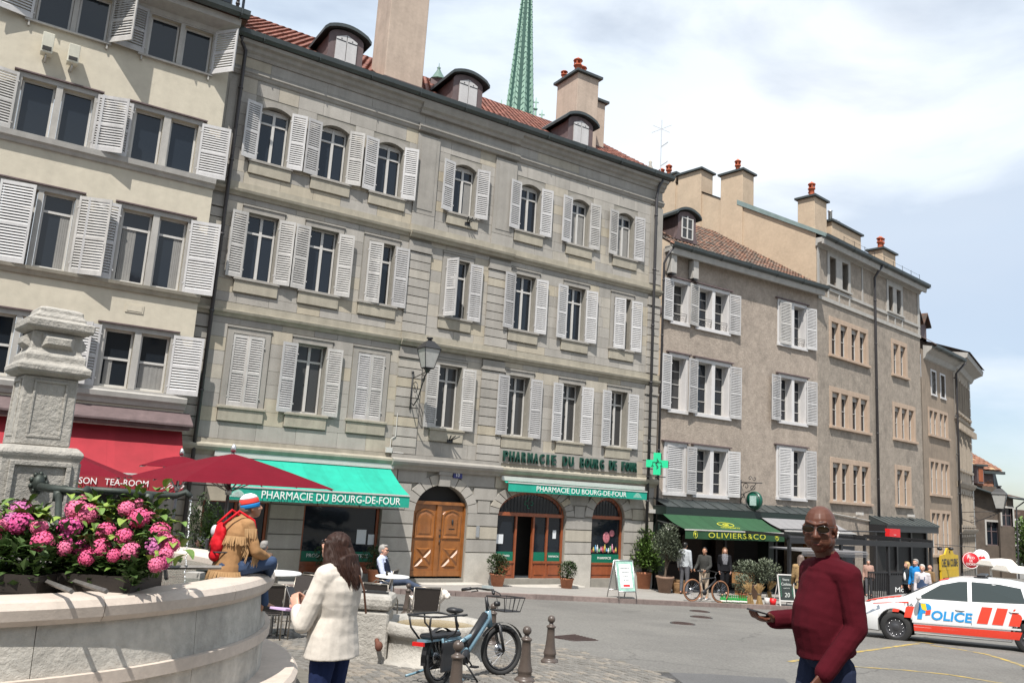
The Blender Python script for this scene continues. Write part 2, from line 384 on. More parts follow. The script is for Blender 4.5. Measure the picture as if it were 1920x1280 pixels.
def gutter_run(fac, parent, x0, x1, z, out, r=.11, m=None, name='gutter'):
    g = fac.mb(); pr = [(-out + .02, z + .02), (-out - .02 + .0, z - .12), (-out - .14, z - .17), (-out - .26, z - .10), (-out - .28, z + .03), (-out - .25, z + .03), (-out - .23, z - .06), (-out - .12, z - .12)]
    g.prism(pr, x0, x1, 'x')
    k = x0 + 1
    while k < x1: g.box(k, k + .03, -out - .29, -out, z - .18, z - .165); g.box(k, k + .025, -out - .286, -out - .281, z - .14, z + .035); k += 1.7
    return g.build(name, m or m_zinc, parent)
def pipe_run(fac, parent, pts, r=.05, m=None, name='drain_pipe', rings=2.2):
    g = fac.mb(); g.tube(pts, r, 8)
    z = pts[-1][2] + .6
    while z < max(q[2] for q in pts) - .8: g.tube([(pts[-1][0], pts[-1][1], z), (pts[-1][0], pts[-1][1], z + .05)], r * 1.3, 8); z += rings
    return g.build(name, m or m_pipe, parent)
def tile_rows(mb, x0, x1, y0, z0, y1, z1, dx=.22, n=None, thick=.02, xclip=None, rng=random):
    """overlapping tile rows from eave (y0,z0) up to ridge (y1,z1); small pieces"""
    ln = sqrt((y1 - y0) ** 2 + (z1 - z0) ** 2); n = n or int(ln / .3); uy, uz = (y1 - y0) / ln, (z1 - z0) / ln
    for i in range(n):
        a = ln * i / n; b = ln * (i + 1.15) / n
        xa, xb = (x0, x1) if xclip is None else xclip(i / n)
        x = xa - (dx / 2 if i % 2 else 0)
        while x < xb:
            l = max(x, xa); r = min(x + dx, xb)
            if r - l > .03:
                mb.rn = rng.random(); j = rng.uniform(0, .012)
                def P(xx, t, h): return (xx, y0 + uy * t - uz * h, z0 + uz * t + uy * h)
                mid = (l + r) / 2
                mb.poly([P(l + .005, a, .012 + j), P(mid, a, .045 + j), P(mid, b, .02), P(l + .005, b, 0)]); mb.poly([P(mid, a, .045 + j), P(r - .005, a, .012 + j), P(r - .005, b, 0), P(mid, b, .02)])
                mb.poly([P(l + .005, a, -.01), P(r - .005, a, -.01), P(r - .005, a, .012 + j), P(mid, a, .045 + j), P(l + .005, a, .012 + j)])
            x += dx
def chimney_pot(fac, parent, x, y, z, r=.11, h=.75, kind=0):
    g = fac.mb()
    pr = [(r * 1.15, z), (r * 1.1, z + .05), (r, z + .08), (r * .92, z + h * .5), (r * 1.35, z + h * .52), (r * 1.35, z + h * .58), (r * .9, z + h * .6)]
    g.lathe(pr, 10, (x, y, 0))
    for k in range(5): a = k * 2 * pi / 5; g.tube([(x + r * 1.0 * cos(a), y + r * sin(a), z + h * .58), (x + r * 1.05 * cos(a), y + r * 1.05 * sin(a), z + h * .84)], r * .22, 5)
    g.lathe([(r * .5, z + h * .6), (r * .5, z + h * .8), (r * 1.5, z + h * .82), (r * 1.4, z + h * .87), (r * .5, z + h * .97), (r * .25, z + h), (.001, z + h * 1.06)], 10, (x, y, 0))
    return g.build('chimney_pot', m_pot, parent)
def chimney(fac, parent, x0, x1, y0, y1, z0, z1, pots=(), cap=True, m=None, flash=True, capm=None):
    g = fac.mb(); g.box(x0, x1, y0, y1, z0, z1); o = g.build('chimney', m or m_chim, parent, bev=.015)
    if cap: g = fac.mb(); g.box(x0 - .12, x1 + .12, y0 - .12, y1 + .12, z1 + .001, z1 + .1); g.build('chimney_cap', capm or m_zinc, o)
    if flash: g = fac.mb(); g.box(x0 - .03, x1 + .03, y0 - .03, y1 + .03, z0 - .1, z0 + .25); g.build('flashing', m_dorm, o)
    for q in pots: chimney_pot(fac, o, *q)
    return o
def dormer(fac, root, x, y, zb, wd=1.05, h=1.2, depth=2.2, label=None, glazed=False, slope=.6):
    g = fac.mb(); n = 12; top = zb + h
    arc = [(x + (wd / 2) * cos(pi - pi * k / n), top + .28 * sin(pi * k / n)) for k in range(n + 1)]
    body = [(x - wd / 2 - .12, zb), (x - wd / 2, zb + .45), (x - wd / 2, top)] + arc[1:-1] + [(x + wd / 2, top), (x + wd / 2, zb + .45), (x + wd / 2 + .12, zb)]
    g.prism([(a, b) for a, b in body], y, y + .16, 'y')
    g.prism([(y + .16, zb), (y + .16, top + .02), (y + depth, top + .02), (y + .16 + .01, zb)], x - wd / 2 + .01, x + wd / 2 - .01, 'x')
    o = g.build('dormer', m_dorm, root)
    g = fac.mb(); ww = wd / 2 + .2; P = [];
    for k in range(n + 1):
        u = -1 + 2 * k / n; zz = top + .02 + .30 * max(0, cos(u * pi / 2 * .92)) ** .8 - (.06 if abs(u) > .95 else 0)
        P.append((x + u * ww, zz))
    up = [(a, b + .11) for a, b in P]
    g.prism(P + up[::-1], y - .16, y + depth, 'y'); g.build('dormer_roof', m_zinc, o)
    g = fac.mb(); sw = wd * .30; zz0 = zb + .12; zz1 = top - .02
    if glazed:
        seg = [(x - sw, zz0), (x + sw, zz0), (x + sw, zz1), (x, zz1 + .12), (x - sw, zz1)]
        g.prism(seg, y - .012, y - .008, 'y'); g.build('pane', m_glassc, o)
        g = fac.mb()
        for a in (-sw, 0, sw): g.box(x + a - .03, x + a + .03, y - .04, y - .012, zz0, zz1 + (.1 if a == 0 else .03))
        for b in (zz0, (zz0 + zz1) / 2, zz1): g.box(x - sw, x + sw, y - .035, y - .013, b - .02, b + .02)
        g.build('dormer_window_frame', m_wframe, o)
    else:
        for s in (-1, 1):
            g = fac.mb(); x_in = x + s * .012; x_out = x + s * sw
            g.prism([(x_in, zz0), (x_out, zz0), (x_out, zz1), (x_in, zz1 + .14)], y - .045, y - .004, 'y')
            g.build('dormer_shutter', m_shut, o)
            g = fac.mb(); g.box(x_in + s * .02, x_out, y - .052, y - .046, zz0 + .2, zz0 + .23); g.box(x_in + s * .02, x_out, y - .052, y - .046, zz1 - .1, zz1 - .07); g.tube([((x_in + x_out) / 2, y - .047, zz1 - .02), ((x_in + x_out) / 2, y - .055, zz1 - .02)], .02, 8); g.build('shutter_hinge', m_iron, o)
    if label: o['label'] = label
    return o

# ================================================================ BUILDING 2 : grey stone pharmacy house
F2 = Fac(-1.823, 26.5, 57.78, -3.2)
b2 = F2.root('stone_townhouse', 'long grey-green stone townhouse with white louvred shutters above the pharmacy', 'building')
COLS = [(-7.05, -6.17), (-5.20, -4.32), (-3.32, -2.44), (-.55, .29), (2.12, 2.97), (4.36, 5.18), (6.55, 7.35)]
ROWS = [(1.87, 3.92, 0), (5.49, 7.46, 0), (9.02, 10.80, .14)]
PIL = [(-8.17, -7.72), (-1.98, -1.18), (1.03, 1.90), (8.2, 8.80)]
holes = [(a, b, z0, z1) for a, b in COLS for z0, z1, _ in ROWS]
DOOR = (-1.03, .87, -2.75, .12, -.72); S1 = (-4.50, -2.12, -2.6, -.64); S2 = (2.02, 4.78, -2.75, .10, -.68); S3 = (5.93, 7.41, -2.75, .06, -.65); S0 = (-7.3, -5.5, -2.6, -.64)
gf = [DOOR[:4], S1, S2[:4], S3[:4], S0]
g = F2.mb(); wall(g, -8.17, 8.80, -3.2, 12.4, holes + gf, .3)
for dd in (DOOR, S2, S3): arch_fill(g, dd[0], dd[1], dd[4], dd[3], 0, .3, 18)
for a, b in COLS: seg_arch_fill(g, a, b, 10.80, .14, 0, .3)
g.poly([(8.8, 0, -3.2), (8.8, 6, -3.2), (8.8, 6, 12.4), (8.8, 0, 12.4)]); g.poly([(-8.17, 6, -3.2), (-8.17, 0, -3.2), (-8.17, 0, 12.4), (-8.17, 6, 12.4)])
g.build('wall', m_mortar, b2, fix=False)
def hole2(z):
    r = []
    for a, b in COLS:
        for z0, z1, _ in ROWS:
            if z0 - .42 < z < z1 + .22: r.append((a - .19, b + .19))
    for a, b in PIL: r.append((a, b))
    return r
rg = random.Random(3); st = MB()
keys = [.98, 1.45, 4.16, 4.32]; lim = lambda x, z: x < 1.0
tot = 0
for z0, z1 in ((.98, 1.43), (1.43, 4.16), (4.16, 4.34), (4.78, 5.05), (5.05, 7.70), (7.70, 7.86), (8.28, 8.6), (8.6, 11.02), (11.02, 11.5)):
    tot += blocks(F2, b2, -7.72, 8.2, z0, z1, hole2, .37, m_stone, single=lambda x, z: x < -1.9, stuffmb=st, rng=rg)
for z0, z1 in ((11.78, 12.1),):
    tot += blocks(F2, b2, -8.17, 8.8, z0, z1, lambda z: [], .42, m_stone, single=lambda x, z: x < 1, stuffmb=st, rng=rg, lens=(1.1, 2.0))
# ground floor banded rustication
def hole_gf(z):
    r = []
    for dd in (DOOR, S2, S3):
        cx = (dd[0] + dd[1]) / 2; a = (dd[1] - dd[0]) / 2
        if z < dd[4]: r.append((dd[0] - .0, dd[1] + .0))
        elif z < dd[3] + .34: k = (z - dd[4]) / (dd[3] - dd[4] + .34); r.append((cx - (a + .36) * sqrt(max(0, 1 - k * k)), cx + (a + .36) * sqrt(max(0, 1 - k * k))))
    for s in (S0, S1):
        if z < s[3]: r.append((s[0], s[1]))
    return r
tot += blocks(F2, b2, -8.17, 8.8, -1.93, .53, hole_gf, .41, m_stone, proud=.045, gap=.035, lens=(1.0, 1.9), single=lambda x, z: x > -2.2, stuffmb=st, rng=rg)
tot += blocks(F2, b2, -8.17, 8.8, -3.2, -1.94, hole_gf, 1.2, m_plinth, proud=.07, gap=.012, lens=(1.2, 2.2), single=lambda x, z: x > -2.2, stuffmb=None if False else st, rng=rg, name='plinth_stone')
# voussoirs round the arches
for dd, nn in ((DOOR, 11), (S2, 15), (S3, 9)):
    cx, a, b = (dd[0] + dd[1]) / 2, (dd[1] - dd[0]) / 2, dd[3] - dd[4]
    for k in range(nn):
        q = MB(); q.M = Matrix.Translation((0, 0, -F2.base)); q.rn = rg.random(); t0, t1 = pi * k / nn + .012, pi * (k + 1) / nn - .012; P = []
        for j in range(4): t = lerp(t0, t1, j / 3); P.append((cx - (a + .0) * cos(t), dd[4] + b * sin(t)))
        for j in range(3, -1, -1): t = lerp(t0, t1, j / 3); P.append((cx - (a + .34) * cos(t), dd[4] + (b + .32) * sin(t)))
        q.prism(P, -.05, .02, 'y'); q.build('voussoir', m_stone, b2)
g = F2.mb(); g.box(-.28, .1, -.13, 0, .08, .5); g.box(-.33, .15, -.16, 0, .43, .53); g.build('keystone', m_stone, b2)
# pilasters: banded blocks
for a, b in PIL:
    for z0, z1 in ((.98, 1.2), (1.2, 3.95), (4.78, 5.1), (5.1, 7.4), (8.28, 8.7)):
        n = max(1, round((z1 - z0) / .30))
        for k in range(n):
            q = MB(); q.M = Matrix.Translation((0, 0, -F2.base)); q.rn = rg.random(); u, v = lerp(z0, z1, k / n), lerp(z0, z1, (k + 1) / n)
            q.box(a, b, -.07, .02, u + .014, v - .014); q.build('pilaster_block', m_stone, b2, fix=False); tot += 1
    for z in (3.97, 7.42):
        g = F2.mb(); g.box(a - .03, b + .03, -.11, 0, z, z + .07); g.box(a, b, -.08, 0, z + .072, z + .33); g.build('pilaster_capital', m_stone, b2)
    g = F2.mb(); g.box(a, b, -.07, 0, 8.7, 11.4); g.build('pilaster_shaft', m_stone, b2)
    g = F2.mb(); g.box(a + .12, b - .12, -.085, -.071, 8.85, 11.2); g.build('pilaster_panel', m_stone, b2)
if st.f: o = st.build('small_stone_blocks', m_stone, b2, fix=False); o['kind'] = 'stuff'
# string courses, cornices
def molding(fac, parent, x0, x1, prof, m, name='string_course', ends=True):
    g = fac.mb(); g.prism([(-o, z) for o, z in prof], x0, x1, 'x'); return g.build(name, m, parent)
SEGS = [(-8.2, -2.0, 0), (-2.0, 1.93, .09), (1.93, 8.85, 0)]
for x0, x1, e in SEGS:
    molding(F2, b2, x0, x1, [(-.02, .50), (.05 + e, .52), (.10 + e, .60), (.20 + e, .66), (.24 + e, .74), (.24 + e, .80), (.06 + e, .86), (.06 + e, .97), (-.02, .975)], m_tan if e == 0 else m_stone)
    for zb in (4.34, 7.86):
        molding(F2, b2, x0, x1, [(-.02, zb), (.05 + e, zb + .01), (.09 + e, zb + .08), (.15 + e, zb + .12), (.17 + e, zb + .19), (.05 + e, zb + .22), (.05 + e, zb + .42), (-.02, zb + .425)], m_tan)
    molding(F2, b2, x0, x1, [(-.02, 11.5), (.04 + e, 11.5), (.07 + e, 11.55), (.07 + e, 11.58), (.11 + e, 11.62), (.11 + e, 11.66), (.03 + e, 11.7), (.03 + e, 11.77), (-.02, 11.78)], m_stone, 'frieze_moulding')
    molding(F2, b2, x0, x1, [(-.02, 12.1), (.05 + e, 12.1), (.09 + e, 12.2), (.17 + e, 12.26), (.21 + e, 12.36), (.32, 12.4), (.34, 12.5), (-.02, 12.52)], m_stone, 'cornice')
# windows
for ci, (a, b) in enumerate(COLS):
    for ri, (z0, z1, arch) in enumerate(ROWS):
        closed = ri == 0 and ci in (0, 2)
        mm = m_tan if ri else m_stone
        g = F2.mb(); e = .16
        g.box(a - e, a - .003, -.03, .01, z0, z1 + (0 if arch else e)); g.box(b + .003, b + e, -.03, .01, z0, z1 + (0 if arch else e))
        if arch:
            n = 8; P = [(lerp(a - .002, b + .002, k / n), z1 - arch * (2 * k / n - 1) ** 2) for k in range(n + 1)]; Q = [(lerp(a - e, b + e, k / n), z1 + e - arch * (2 * k / n - 1) ** 2) for k in range(n + 1)]
            g.prism(P + Q[::-1], -.035, .01, 'y')
        else: g.box(a - .003, b + .003, -.03, .01, z1 + .002, z1 + e); g.box(a - e - .03, b + e + .03, -.06, 0, z1 + e + .002, z1 + e + .05)
        g.build('window_surround', m_stone, b2)
        g = F2.mb(); g.box(a - .18, b + .18, -.075, 0, z0 - .40, z0 - .06); g.build('window_apron', m_tan, b2, bev=.008)
        g = F2.mb(); g.box(a - .22, b + .22, -.115, .3, z0 - .06, z0 + .02); g.build('window_sill', m_stone if ri else m_tan, b2, bev=.01)
        gg = m_glass; cu = None
        if ri == 0 and not closed: gg = m_glassc
        if (ri, ci) in ((2, 3),): cu = (.62, .93)
        if (ri, ci) in ((2, 5), (2, 6)): cu = (.1, .9)
        window_unit(F2, b2, a + .02, b - .02, z0 + .02, z1 - .0, y=.18 if ri else .24, transom=.72 if ri != 0 else .76, m=m_wframe if ri else m_wold if False else m_wframe, g=gg, curtain=cu, arch=arch, fw=.05)
        mm = m_shut if ri == 2 or ci > 3 else m_shut2
        w_, h_ = .46, z1 - z0 - .04
        rr = random.Random(ci * 7 + ri)
        eL, eR = rr.uniform(5, 13), rr.uniform(5, 13)
        if closed: shutter(F2, b2, a + .01, z0 + .02, (b - a) / 2 - .01, h_, 0, mm, y=.015, label='louvred shutter closed over its window'); shutter(F2, b2, b - .01, z0 + .02, (b - a) / 2 - .01, h_, 180, mm, y=-.02, label='louvred shutter closed over its window'); continue
        phiL = L_open(eL); 
        if (ri, ci) == (1, 2): phiL = -8
        if (ri, ci) == (1, 6): phiL = -12
        if (ri, ci) == (1, 3): phiL = -62
        if ri == 2 and ci in (1, 2): eR = 16
        shutter(F2, b2, a - .015, z0 + .0, w_, h_, phiL, mm, y=-.06, label='louvred shutter swung half across its window' if phiL > -70 else None)
        shutter(F2, b2, b + .015, z0 + .0, w_, h_, R_open(eR), mm, y=-.06)
# hidden cheek returns, roof
g = F2.mb(); tile_rows(g, -8.4, 8.95, -.35, 12.62, 5.9, 16.82, dx=.24, n=22, rng=rg)
o = g.build('roof_tiles', m_redtile, b2, fix=False); o['kind'] = 'stuff'
g = F2.mb(); g.poly([(-8.4, -.3, 12.58), (8.95, -.3, 12.58), (8.95, 5.9, 16.76), (-8.4, 5.9, 16.76)]); g.poly([(-8.4, 5.9, 16.76), (8.95, 5.9, 16.76), (8.95, 12.3, 12.58), (-8.4, 12.3, 12.58)])
g.poly([(8.95, -.3, 12.5), (8.95, 12.3, 12.5), (8.95, 5.9, 16.76)]); g.poly([(-8.4, -.3, 12.5), (-8.4, 12.3, 12.5), (-8.4, 5.9, 16.76)]); g.box(-8.4, 8.95, -.3, 0, 12.525, 12.56)
g.build('roof', m_redtile, b2)
gutter_run(F2, b2, -8.35, 9.0, 12.68, .24)
pipe_run(F2, b2, [(-7.95, -.36, 12.5), (-7.9, -.25, 12.4), (-7.75, -.16, 12.2), (-7.75, -.16, -2.8)], .055)
pipe_run(F2, b2, [(8.5, -.36, 12.5), (8.42, -.2, 12.2), (8.36, -.16, 11.8), (8.36, -.16, -2.8)], .055)
dl = ['dormer beside the big chimney, left one', 'dormer in the middle of the roof', 'dormer beside the chimney with terracotta pots']
for k, x in enumerate((-4.72, -.28, 4.6)): dormer(F2, b2, x, -.02, 12.62, 1.15, 1.12, 2.4)
chimney(F2, b2, -3.25, -1.88, .25, 1.5, 12.9, 18.6)
chimney(F2, b2, 4.95, 5.98, .8, 2.2, 13.2, 16.35, pots=[(5.2, 1.2, 16.45, .13, .75), (5.65, 1.5, 16.45, .13, .7), (5.05, 1.9, 16.45, .1, .45)])
chimney(F2, b2, 6.6, 7.3, 2.0, 3.0, 14.0, 16.2)
# door
dr = F2.mb(); dr.box(DOOR[0], DOOR[1], .3, .33, -2.8, .15); dr.build('fanlight', m_dark, b2)
for s, (u, v) in enumerate(((DOOR[0] + .02, -.10), (-.06, DOOR[1] - .02))):
    z0, z1 = -2.68, -.50; g = F2.mb(); g.box(u, v, .16, .22, z0, z1)
    w_ = v - u; o = g.build('door_leaf', m_wood, b2)
    def pan(x0, x1, za, zb, nm='door_panel', archd=0):
        q = F2.mb(); n = 8
        def outl(i): return [(x0 + i, za + i), (x1 - i, za + i)] + ([(lerp(x1 - i, x0 + i, k / n), zb - i - archd * (1 - (1 - abs(2 * k / n - 1)) ** .5)) for k in range(n + 1)] if archd else [(x1 - i, zb - i), (x0 + i, zb - i)])
        A = [[(a_, .16 - .001, b_) for a_, b_ in outl(0)], [(a_, .125, b_) for a_, b_ in outl(.02)], [(a_, .125, b_) for a_, b_ in outl(.055)], [(a_, .15, b_) for a_, b_ in outl(.085)], [(a_, .15, b_) for a_, b_ in outl(.11)], [(a_, .13, b_) for a_, b_ in outl(.16)]]
        q.loft(A); q.build(nm, m_wood, o)
    pan(u + .12, v - .10, -1.55, -.62, archd=.16)
    q = F2.mb(); x0, x1, za, zb = u + .16, v - .14, -2.42, -1.82; cx, cz = (x0 + x1) / 2, (za + zb) / 2
    for (p1, p2, p3) in (((x0, za), (x1, za), (cx, cz)), ((x1, za), (x1, zb), (cx, cz)), ((x1, zb), (x0, zb), (cx, cz)), ((x0, zb), (x0, za), (cx, cz))):
        c_ = ((p1[0] + p2[0] + p3[0]) / 3, (p1[1] + p2[1] + p3[1]) / 3); sh = [(lerp(c_[0], t[0], .82), lerp(c_[1], t[1], .82)) for t in (p1, p2, p3)]; sh2 = [(lerp(c_[0], t[0], .5), lerp(c_[1], t[1], .5)) for t in (p1, p2, p3)]
        q.loft([[(a_, .159, b_) for a_, b_ in sh], [(a_, .12, b_) for a_, b_ in sh2]])
    q.build('door_panel', m_wood, o)
    q = F2.mb(); q.box(u, v, .12, .17, z0, z0 + .16); q.build('kick_board', m_wood, o)
g = F2.mb(); g.box(-.16, 0, .10, .17, -2.68, -.5); g.box(DOOR[0], DOOR[1], .08, .22, -.5, -.40); g.box(DOOR[0], DOOR[0] + .05, .1, .2, -2.7, -.4); g.box(DOOR[1] - .05, DOOR[1], .1, .2, -2.7, -.4); g.build('door_frame', m_wood, b2)
g = F2.mb(); g.tube([(-.02, .09, -1.72), (-.02, .09, -1.58)], .015, 6); g.box(-.04, 0, .085, .1, -1.5, -1.42); g.box(-.035, -.0, .085, .1, -1.3, -1.26); g.box(.3, .52, .13, .155, -1.26, -1.22); g.build('door_furniture', m_iron, b2)
g = F2.mb(); g.ell((.42, .12, -1.02), (.035, .03, .09)); g.build('door_knocker', m_iron, b2)
g = F2.mb(); g.box(-1.5, 1.3, -.55, -.075, -3.1, -2.84); g.build('doorstep', m_plinth, b2, bev=.02)
# shop windows
def shopfront(S, arch, doorx=None, splits=(), panelz=-2.2, topz=None):
    x0, x1, z0, z1 = S[:4]; zs = S[4] if arch else z1
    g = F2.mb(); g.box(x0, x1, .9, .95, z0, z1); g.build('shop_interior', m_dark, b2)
    cx, a, b = (x0 + x1) / 2, (x1 - x0) / 2, z1 - zs
    g = F2.mb(); fr = .075
    if arch:
        n = 20; P = [(cx + a * cos(pi - pi * k / n), zs + b * sin(pi * k / n)) for k in range(n + 1)]; Q = [(cx + (a - fr * 1.6) * cos(pi - pi * k / n), zs + (b - fr * 1.6) * sin(pi * k / n)) for k in range(n + 1)]
        for k in range(n): g.prism([P[k], P[k + 1], Q[k + 1], Q[k]], .1, .22, 'y')
        g.box(x0, x1, .08, .23, zs - .06, zs + .06)
    else: g.box(x0, x1, .1, .22, z1 - fr, z1)
    for xx in (x0, x1 - fr): g.box(xx, xx + fr, .1, .22, z0, zs)
    for xx in splits: g.box(xx - fr / 2, xx + fr / 2, .1, .22, z0, zs - .06)
    o = g.build('shopfront_frame', m_woodred, b2, bev=.006)
    xs = [x0] + list(splits) + [x1]
    for u, v in zip(xs, xs[1:]):
        if doorx and abs((u + v) / 2 - doorx) < .35: continue
        g = F2.mb(); g.box(u + .04, v - .04, .12, .20, z0, panelz); g.box(u + .02, v - .02, .08, .21, panelz - .04, panelz + .03); g.box(u + .1, v - .1, .1, .12, z0 + .12, panelz - .1); g.build('stall_riser', m_woodred, o)
        g = F2.mb(); g.poly([(u + .03, .17, panelz), (v - .03, .17, panelz), (v - .03, .17, zs), (u + .03, .17, zs)]); g.build('pane', m_glass, o, fix=False)
        g = F2.mb(); g.box(u + .05, v - .05, .135, .165, panelz + .03, panelz + .32); g.build('green_band', m_gband, o)
    if arch:
        g = F2.mb(); n = 14; g.poly([(cx + (a - .05) * cos(pi - pi * k / n), .17, zs + (b - .05) * sin(pi * k / n)) for k in range(n + 1)]); g.build('fanlight_pane', m_glass, o, fix=False)
        g = F2.mb(); k = int((x1 - x0) / .13)
        for i in range(1, k):
            xx = lerp(x0, x1, i / k); hh = b * sqrt(max(0, 1 - ((xx - cx) / a) ** 2)) - .16
            if hh > .08:
                g.tube([(xx, .08, zs + .06), (xx, .08, zs + hh)], .011, 5)
                g.tube([(xx + .03 * sin(t) - .0, .08, zs + hh + .03 - .03 * cos(t)) for t in (0, 1, 2, 3, 4)], .009, 4)
        g.build('fanlight_grille', m_iron, o)
    return o
m_gband = mat('dark_green_shop_band', (.0, .13, .075), .4, var=.05)
m_poster = mat('poster_paper', (.62, .64, .66), .6, var=.05)
sf1 = shopfront(S1, False, splits=(), panelz=-2.3)
sf0 = shopfront(S0, False, splits=(-6.4,), panelz=-2.3)
sf2 = shopfront(S2, True, doorx=3.2, splits=(2.84, 3.55, 4.12), panelz=-2.22)
sf3 = shopfront(S3, True, splits=(), panelz=-2.25)
def ftext(fac, parent, s, x, out, z, m, **k):   # z is absolute
    return text(parent, s, frame_M((x, -out, z - fac.base), (1, 0, 0), (0, 0, 1)), m, **k)
ftext(F2, sf3, 'PHARMACIE', 6.67, -.130, -2.06, m_white, width=.62, ext=.002)
ftext(F2, sf2, 'FARMACIA', 4.45, -.130, -2.03, m_white, width=.42, ext=.002); ftext(F2, sf2, 'APOTHEKE', 2.45, -.130, -2.03, m_white, width=.42, ext=.002)
ftext(F2, sf1, 'PRODUITS DE DROGUISTERIE', -3.3, -.130, -2.1, m_white, width=1.9, ext=.002)
for (x, z, w_, h_, y) in ((4.02, -1.45, .55, .95, .25), (4.45, -1.3, .14, .28, .16), (2.25, -1.5, .26, .3, .16), (6.35, -1.4, .42, .75, .25), (-2.62, -1.55, .3, .42, .16), (-2.3, -1.62, .2, .3, .16)):
    g = F2.mb(); g.box(x - w_ / 2, x + w_ / 2, y - .012, y - .006, z - h_ / 2, z + h_ / 2); g.build('poster', m_poster, sf2 if x > 1.5 and x < 5 else (sf3 if x > 5 else sf1))
cols_ = [(.5, .1, .1), (.5, .4, .1), (.1, .3, .5), (.6, .6, .6), (.2, .45, .2), (.55, .25, .35)]
for k in range(14):
    x = 6.1 + .085 * k; z = -1.88 + .02 * (k % 3); g = F2.mb(); g.lathe([(.03, z), (.034, z + .05 + .04 * (k % 4)), (.012, z + .09 + .05 * (k % 4)), (.012, z + .12 + .05 * (k % 4))], 8, (x, .15, 0)); g.build('shop_bottle', mat('bottle_colour_%d' % (k % 6), cols_[k % 6], .4), sf3)
g = F2.mb(); g.ell((6.75, .155, -1.35), (.16, .02, .2)); g.ell((7.0, .155, -1.2), (.12, .02, .12)); g.build('window_display', mat('rose_display', (.45, .15, .18), .6, var=.5, scale=14), sf3)
g = F2.mb(); g.tube([(4.02, .235, -1.8), (4.02, .235, -1.3)], .05, 8); g.ell((4.02, .235, -1.22), (.045, .01, .06)); g.build('poster_figure', mat('poster_figure_blue', (.10, .16, .22), .6), sf2)
# green cross outline in the fanlight
g = F2.mb(); cz, cx, e, f = -.30, 3.32, .16, .055
P = [(f, e), (f, f), (e, f), (e, -f), (f, -f), (f, -e), (-f, -e), (-f, -f), (-e, -f), (-e, f), (-f, f), (-f, e)]
g.tube([(cx + a_, .14, cz + b_) for a_, b_ in P + P[:2]], .009, 5); g.build('cross_outline', mat('cross_outline_green', (.02, .35, .2), .5), sf2)
# steps
g = F2.mb(); g.box(2.3, 5.2, -.75, -.075, -3.2, -2.92); g.build('shop_step', m_plinth, b2, bev=.02)
g = F2.mb(); g.box(2.7, 4.1, -1.1, -.76, -3.3, -3.02); g.build('shop_step', m_plinth, b2, bev=.02)
# small junction box and cable, doorbell, studs
g = F2.mb(); g.box(-2.2, -2.0, -.16, -.07, .98, 1.14); g.tube([(-2.0, -.1, 1.1), (-1.95, -.1, 1.0), (-1.6, -.1, 1.0)], .015, 5); g.tube([(-2.05, -.09, 1.14), (-2.05, -.09, 1.4), (-1.9, -.09, 1.5), (-1.9, -.09, 2.2)], .014, 5); g.build('junction_box', m_wframe, b2)
g = F2.mb(); g.box(1.2, 1.32, -.075, -.045, -1.45, -1.1); g.build('doorbell_panel', m_alu, b2)
# iron flag holders
for x, z in ((.0, 1.50), (.05, 8.75)):
    g = F2.mb()
    for k in (-1, 0, 1): g.tube([(x, -.02, z), (x + .16 * k + .05, -.34, z + .17)], .02, 6)
    g.box(x - .1, x + .1, -.09, -.0, z - .05, z + .05); g.build('flag_holder', m_iron, b2)
# ================================================================ BUILDING 1 : cream rendered house on the left
F1 = Fac(-1.823, 26.5, 57.78, -3.1, off=.3)
b1 = F1.root('cream_house', 'cream rendered house with paired windows and wide white louvred shutters above the tea room', 'building')
XR = -8.16
W4 = [(-12.99, -12.19, 11.06, 12.28), (-12.07, -11.33, 11.06, 12.28), (-10.34, -9.58, 11.06, 12.28), (-9.46, -8.70, 11.06, 12.28)]
W3 = [(-13.02, -12.26, 8.06, 9.50), (-12.11, -11.38, 8.06, 9.50), (-10.38, -9.66, 8.06, 9.50), (-9.48, -8.76, 8.06, 9.50)]
W2 = [(-13.0, -12.26, 4.76, 6.70), (-12.14, -11.42, 4.76, 6.70), (-10.32, -9.57, 4.76, 6.70), (-9.41, -8.69, 4.76, 6.70)]
W1 = [(-13.0, -12.26, 2.02, 3.50), (-12.14, -11.42, 2.02, 3.50), (-10.30, -9.60, 2.02, 3.50), (-9.44, -8.72, 2.02, 3.50)]
g = F1.mb(); wall(g, -16, XR, .9, 12.55, W4 + W3 + W2 + W1, .24); g.poly([(XR, 0, -3.2), (XR, 9, -3.2), (XR, 9, 12.6), (XR, 0, 12.6)])
g.build('wall', m_cream, b1, fix=False)
g = F1.mb(); wall(g, -16, XR, -3.2, .9, [(-15.5, -8.6, -3.0, .2)], .8); g.build('ground_floor_wall', m_greyst, b1, fix=False)
g = F1.mb(); g.box(-15.5, -8.6, .78, .85, -3.1, .25); g.build('shop_interior', m_dark, b1)
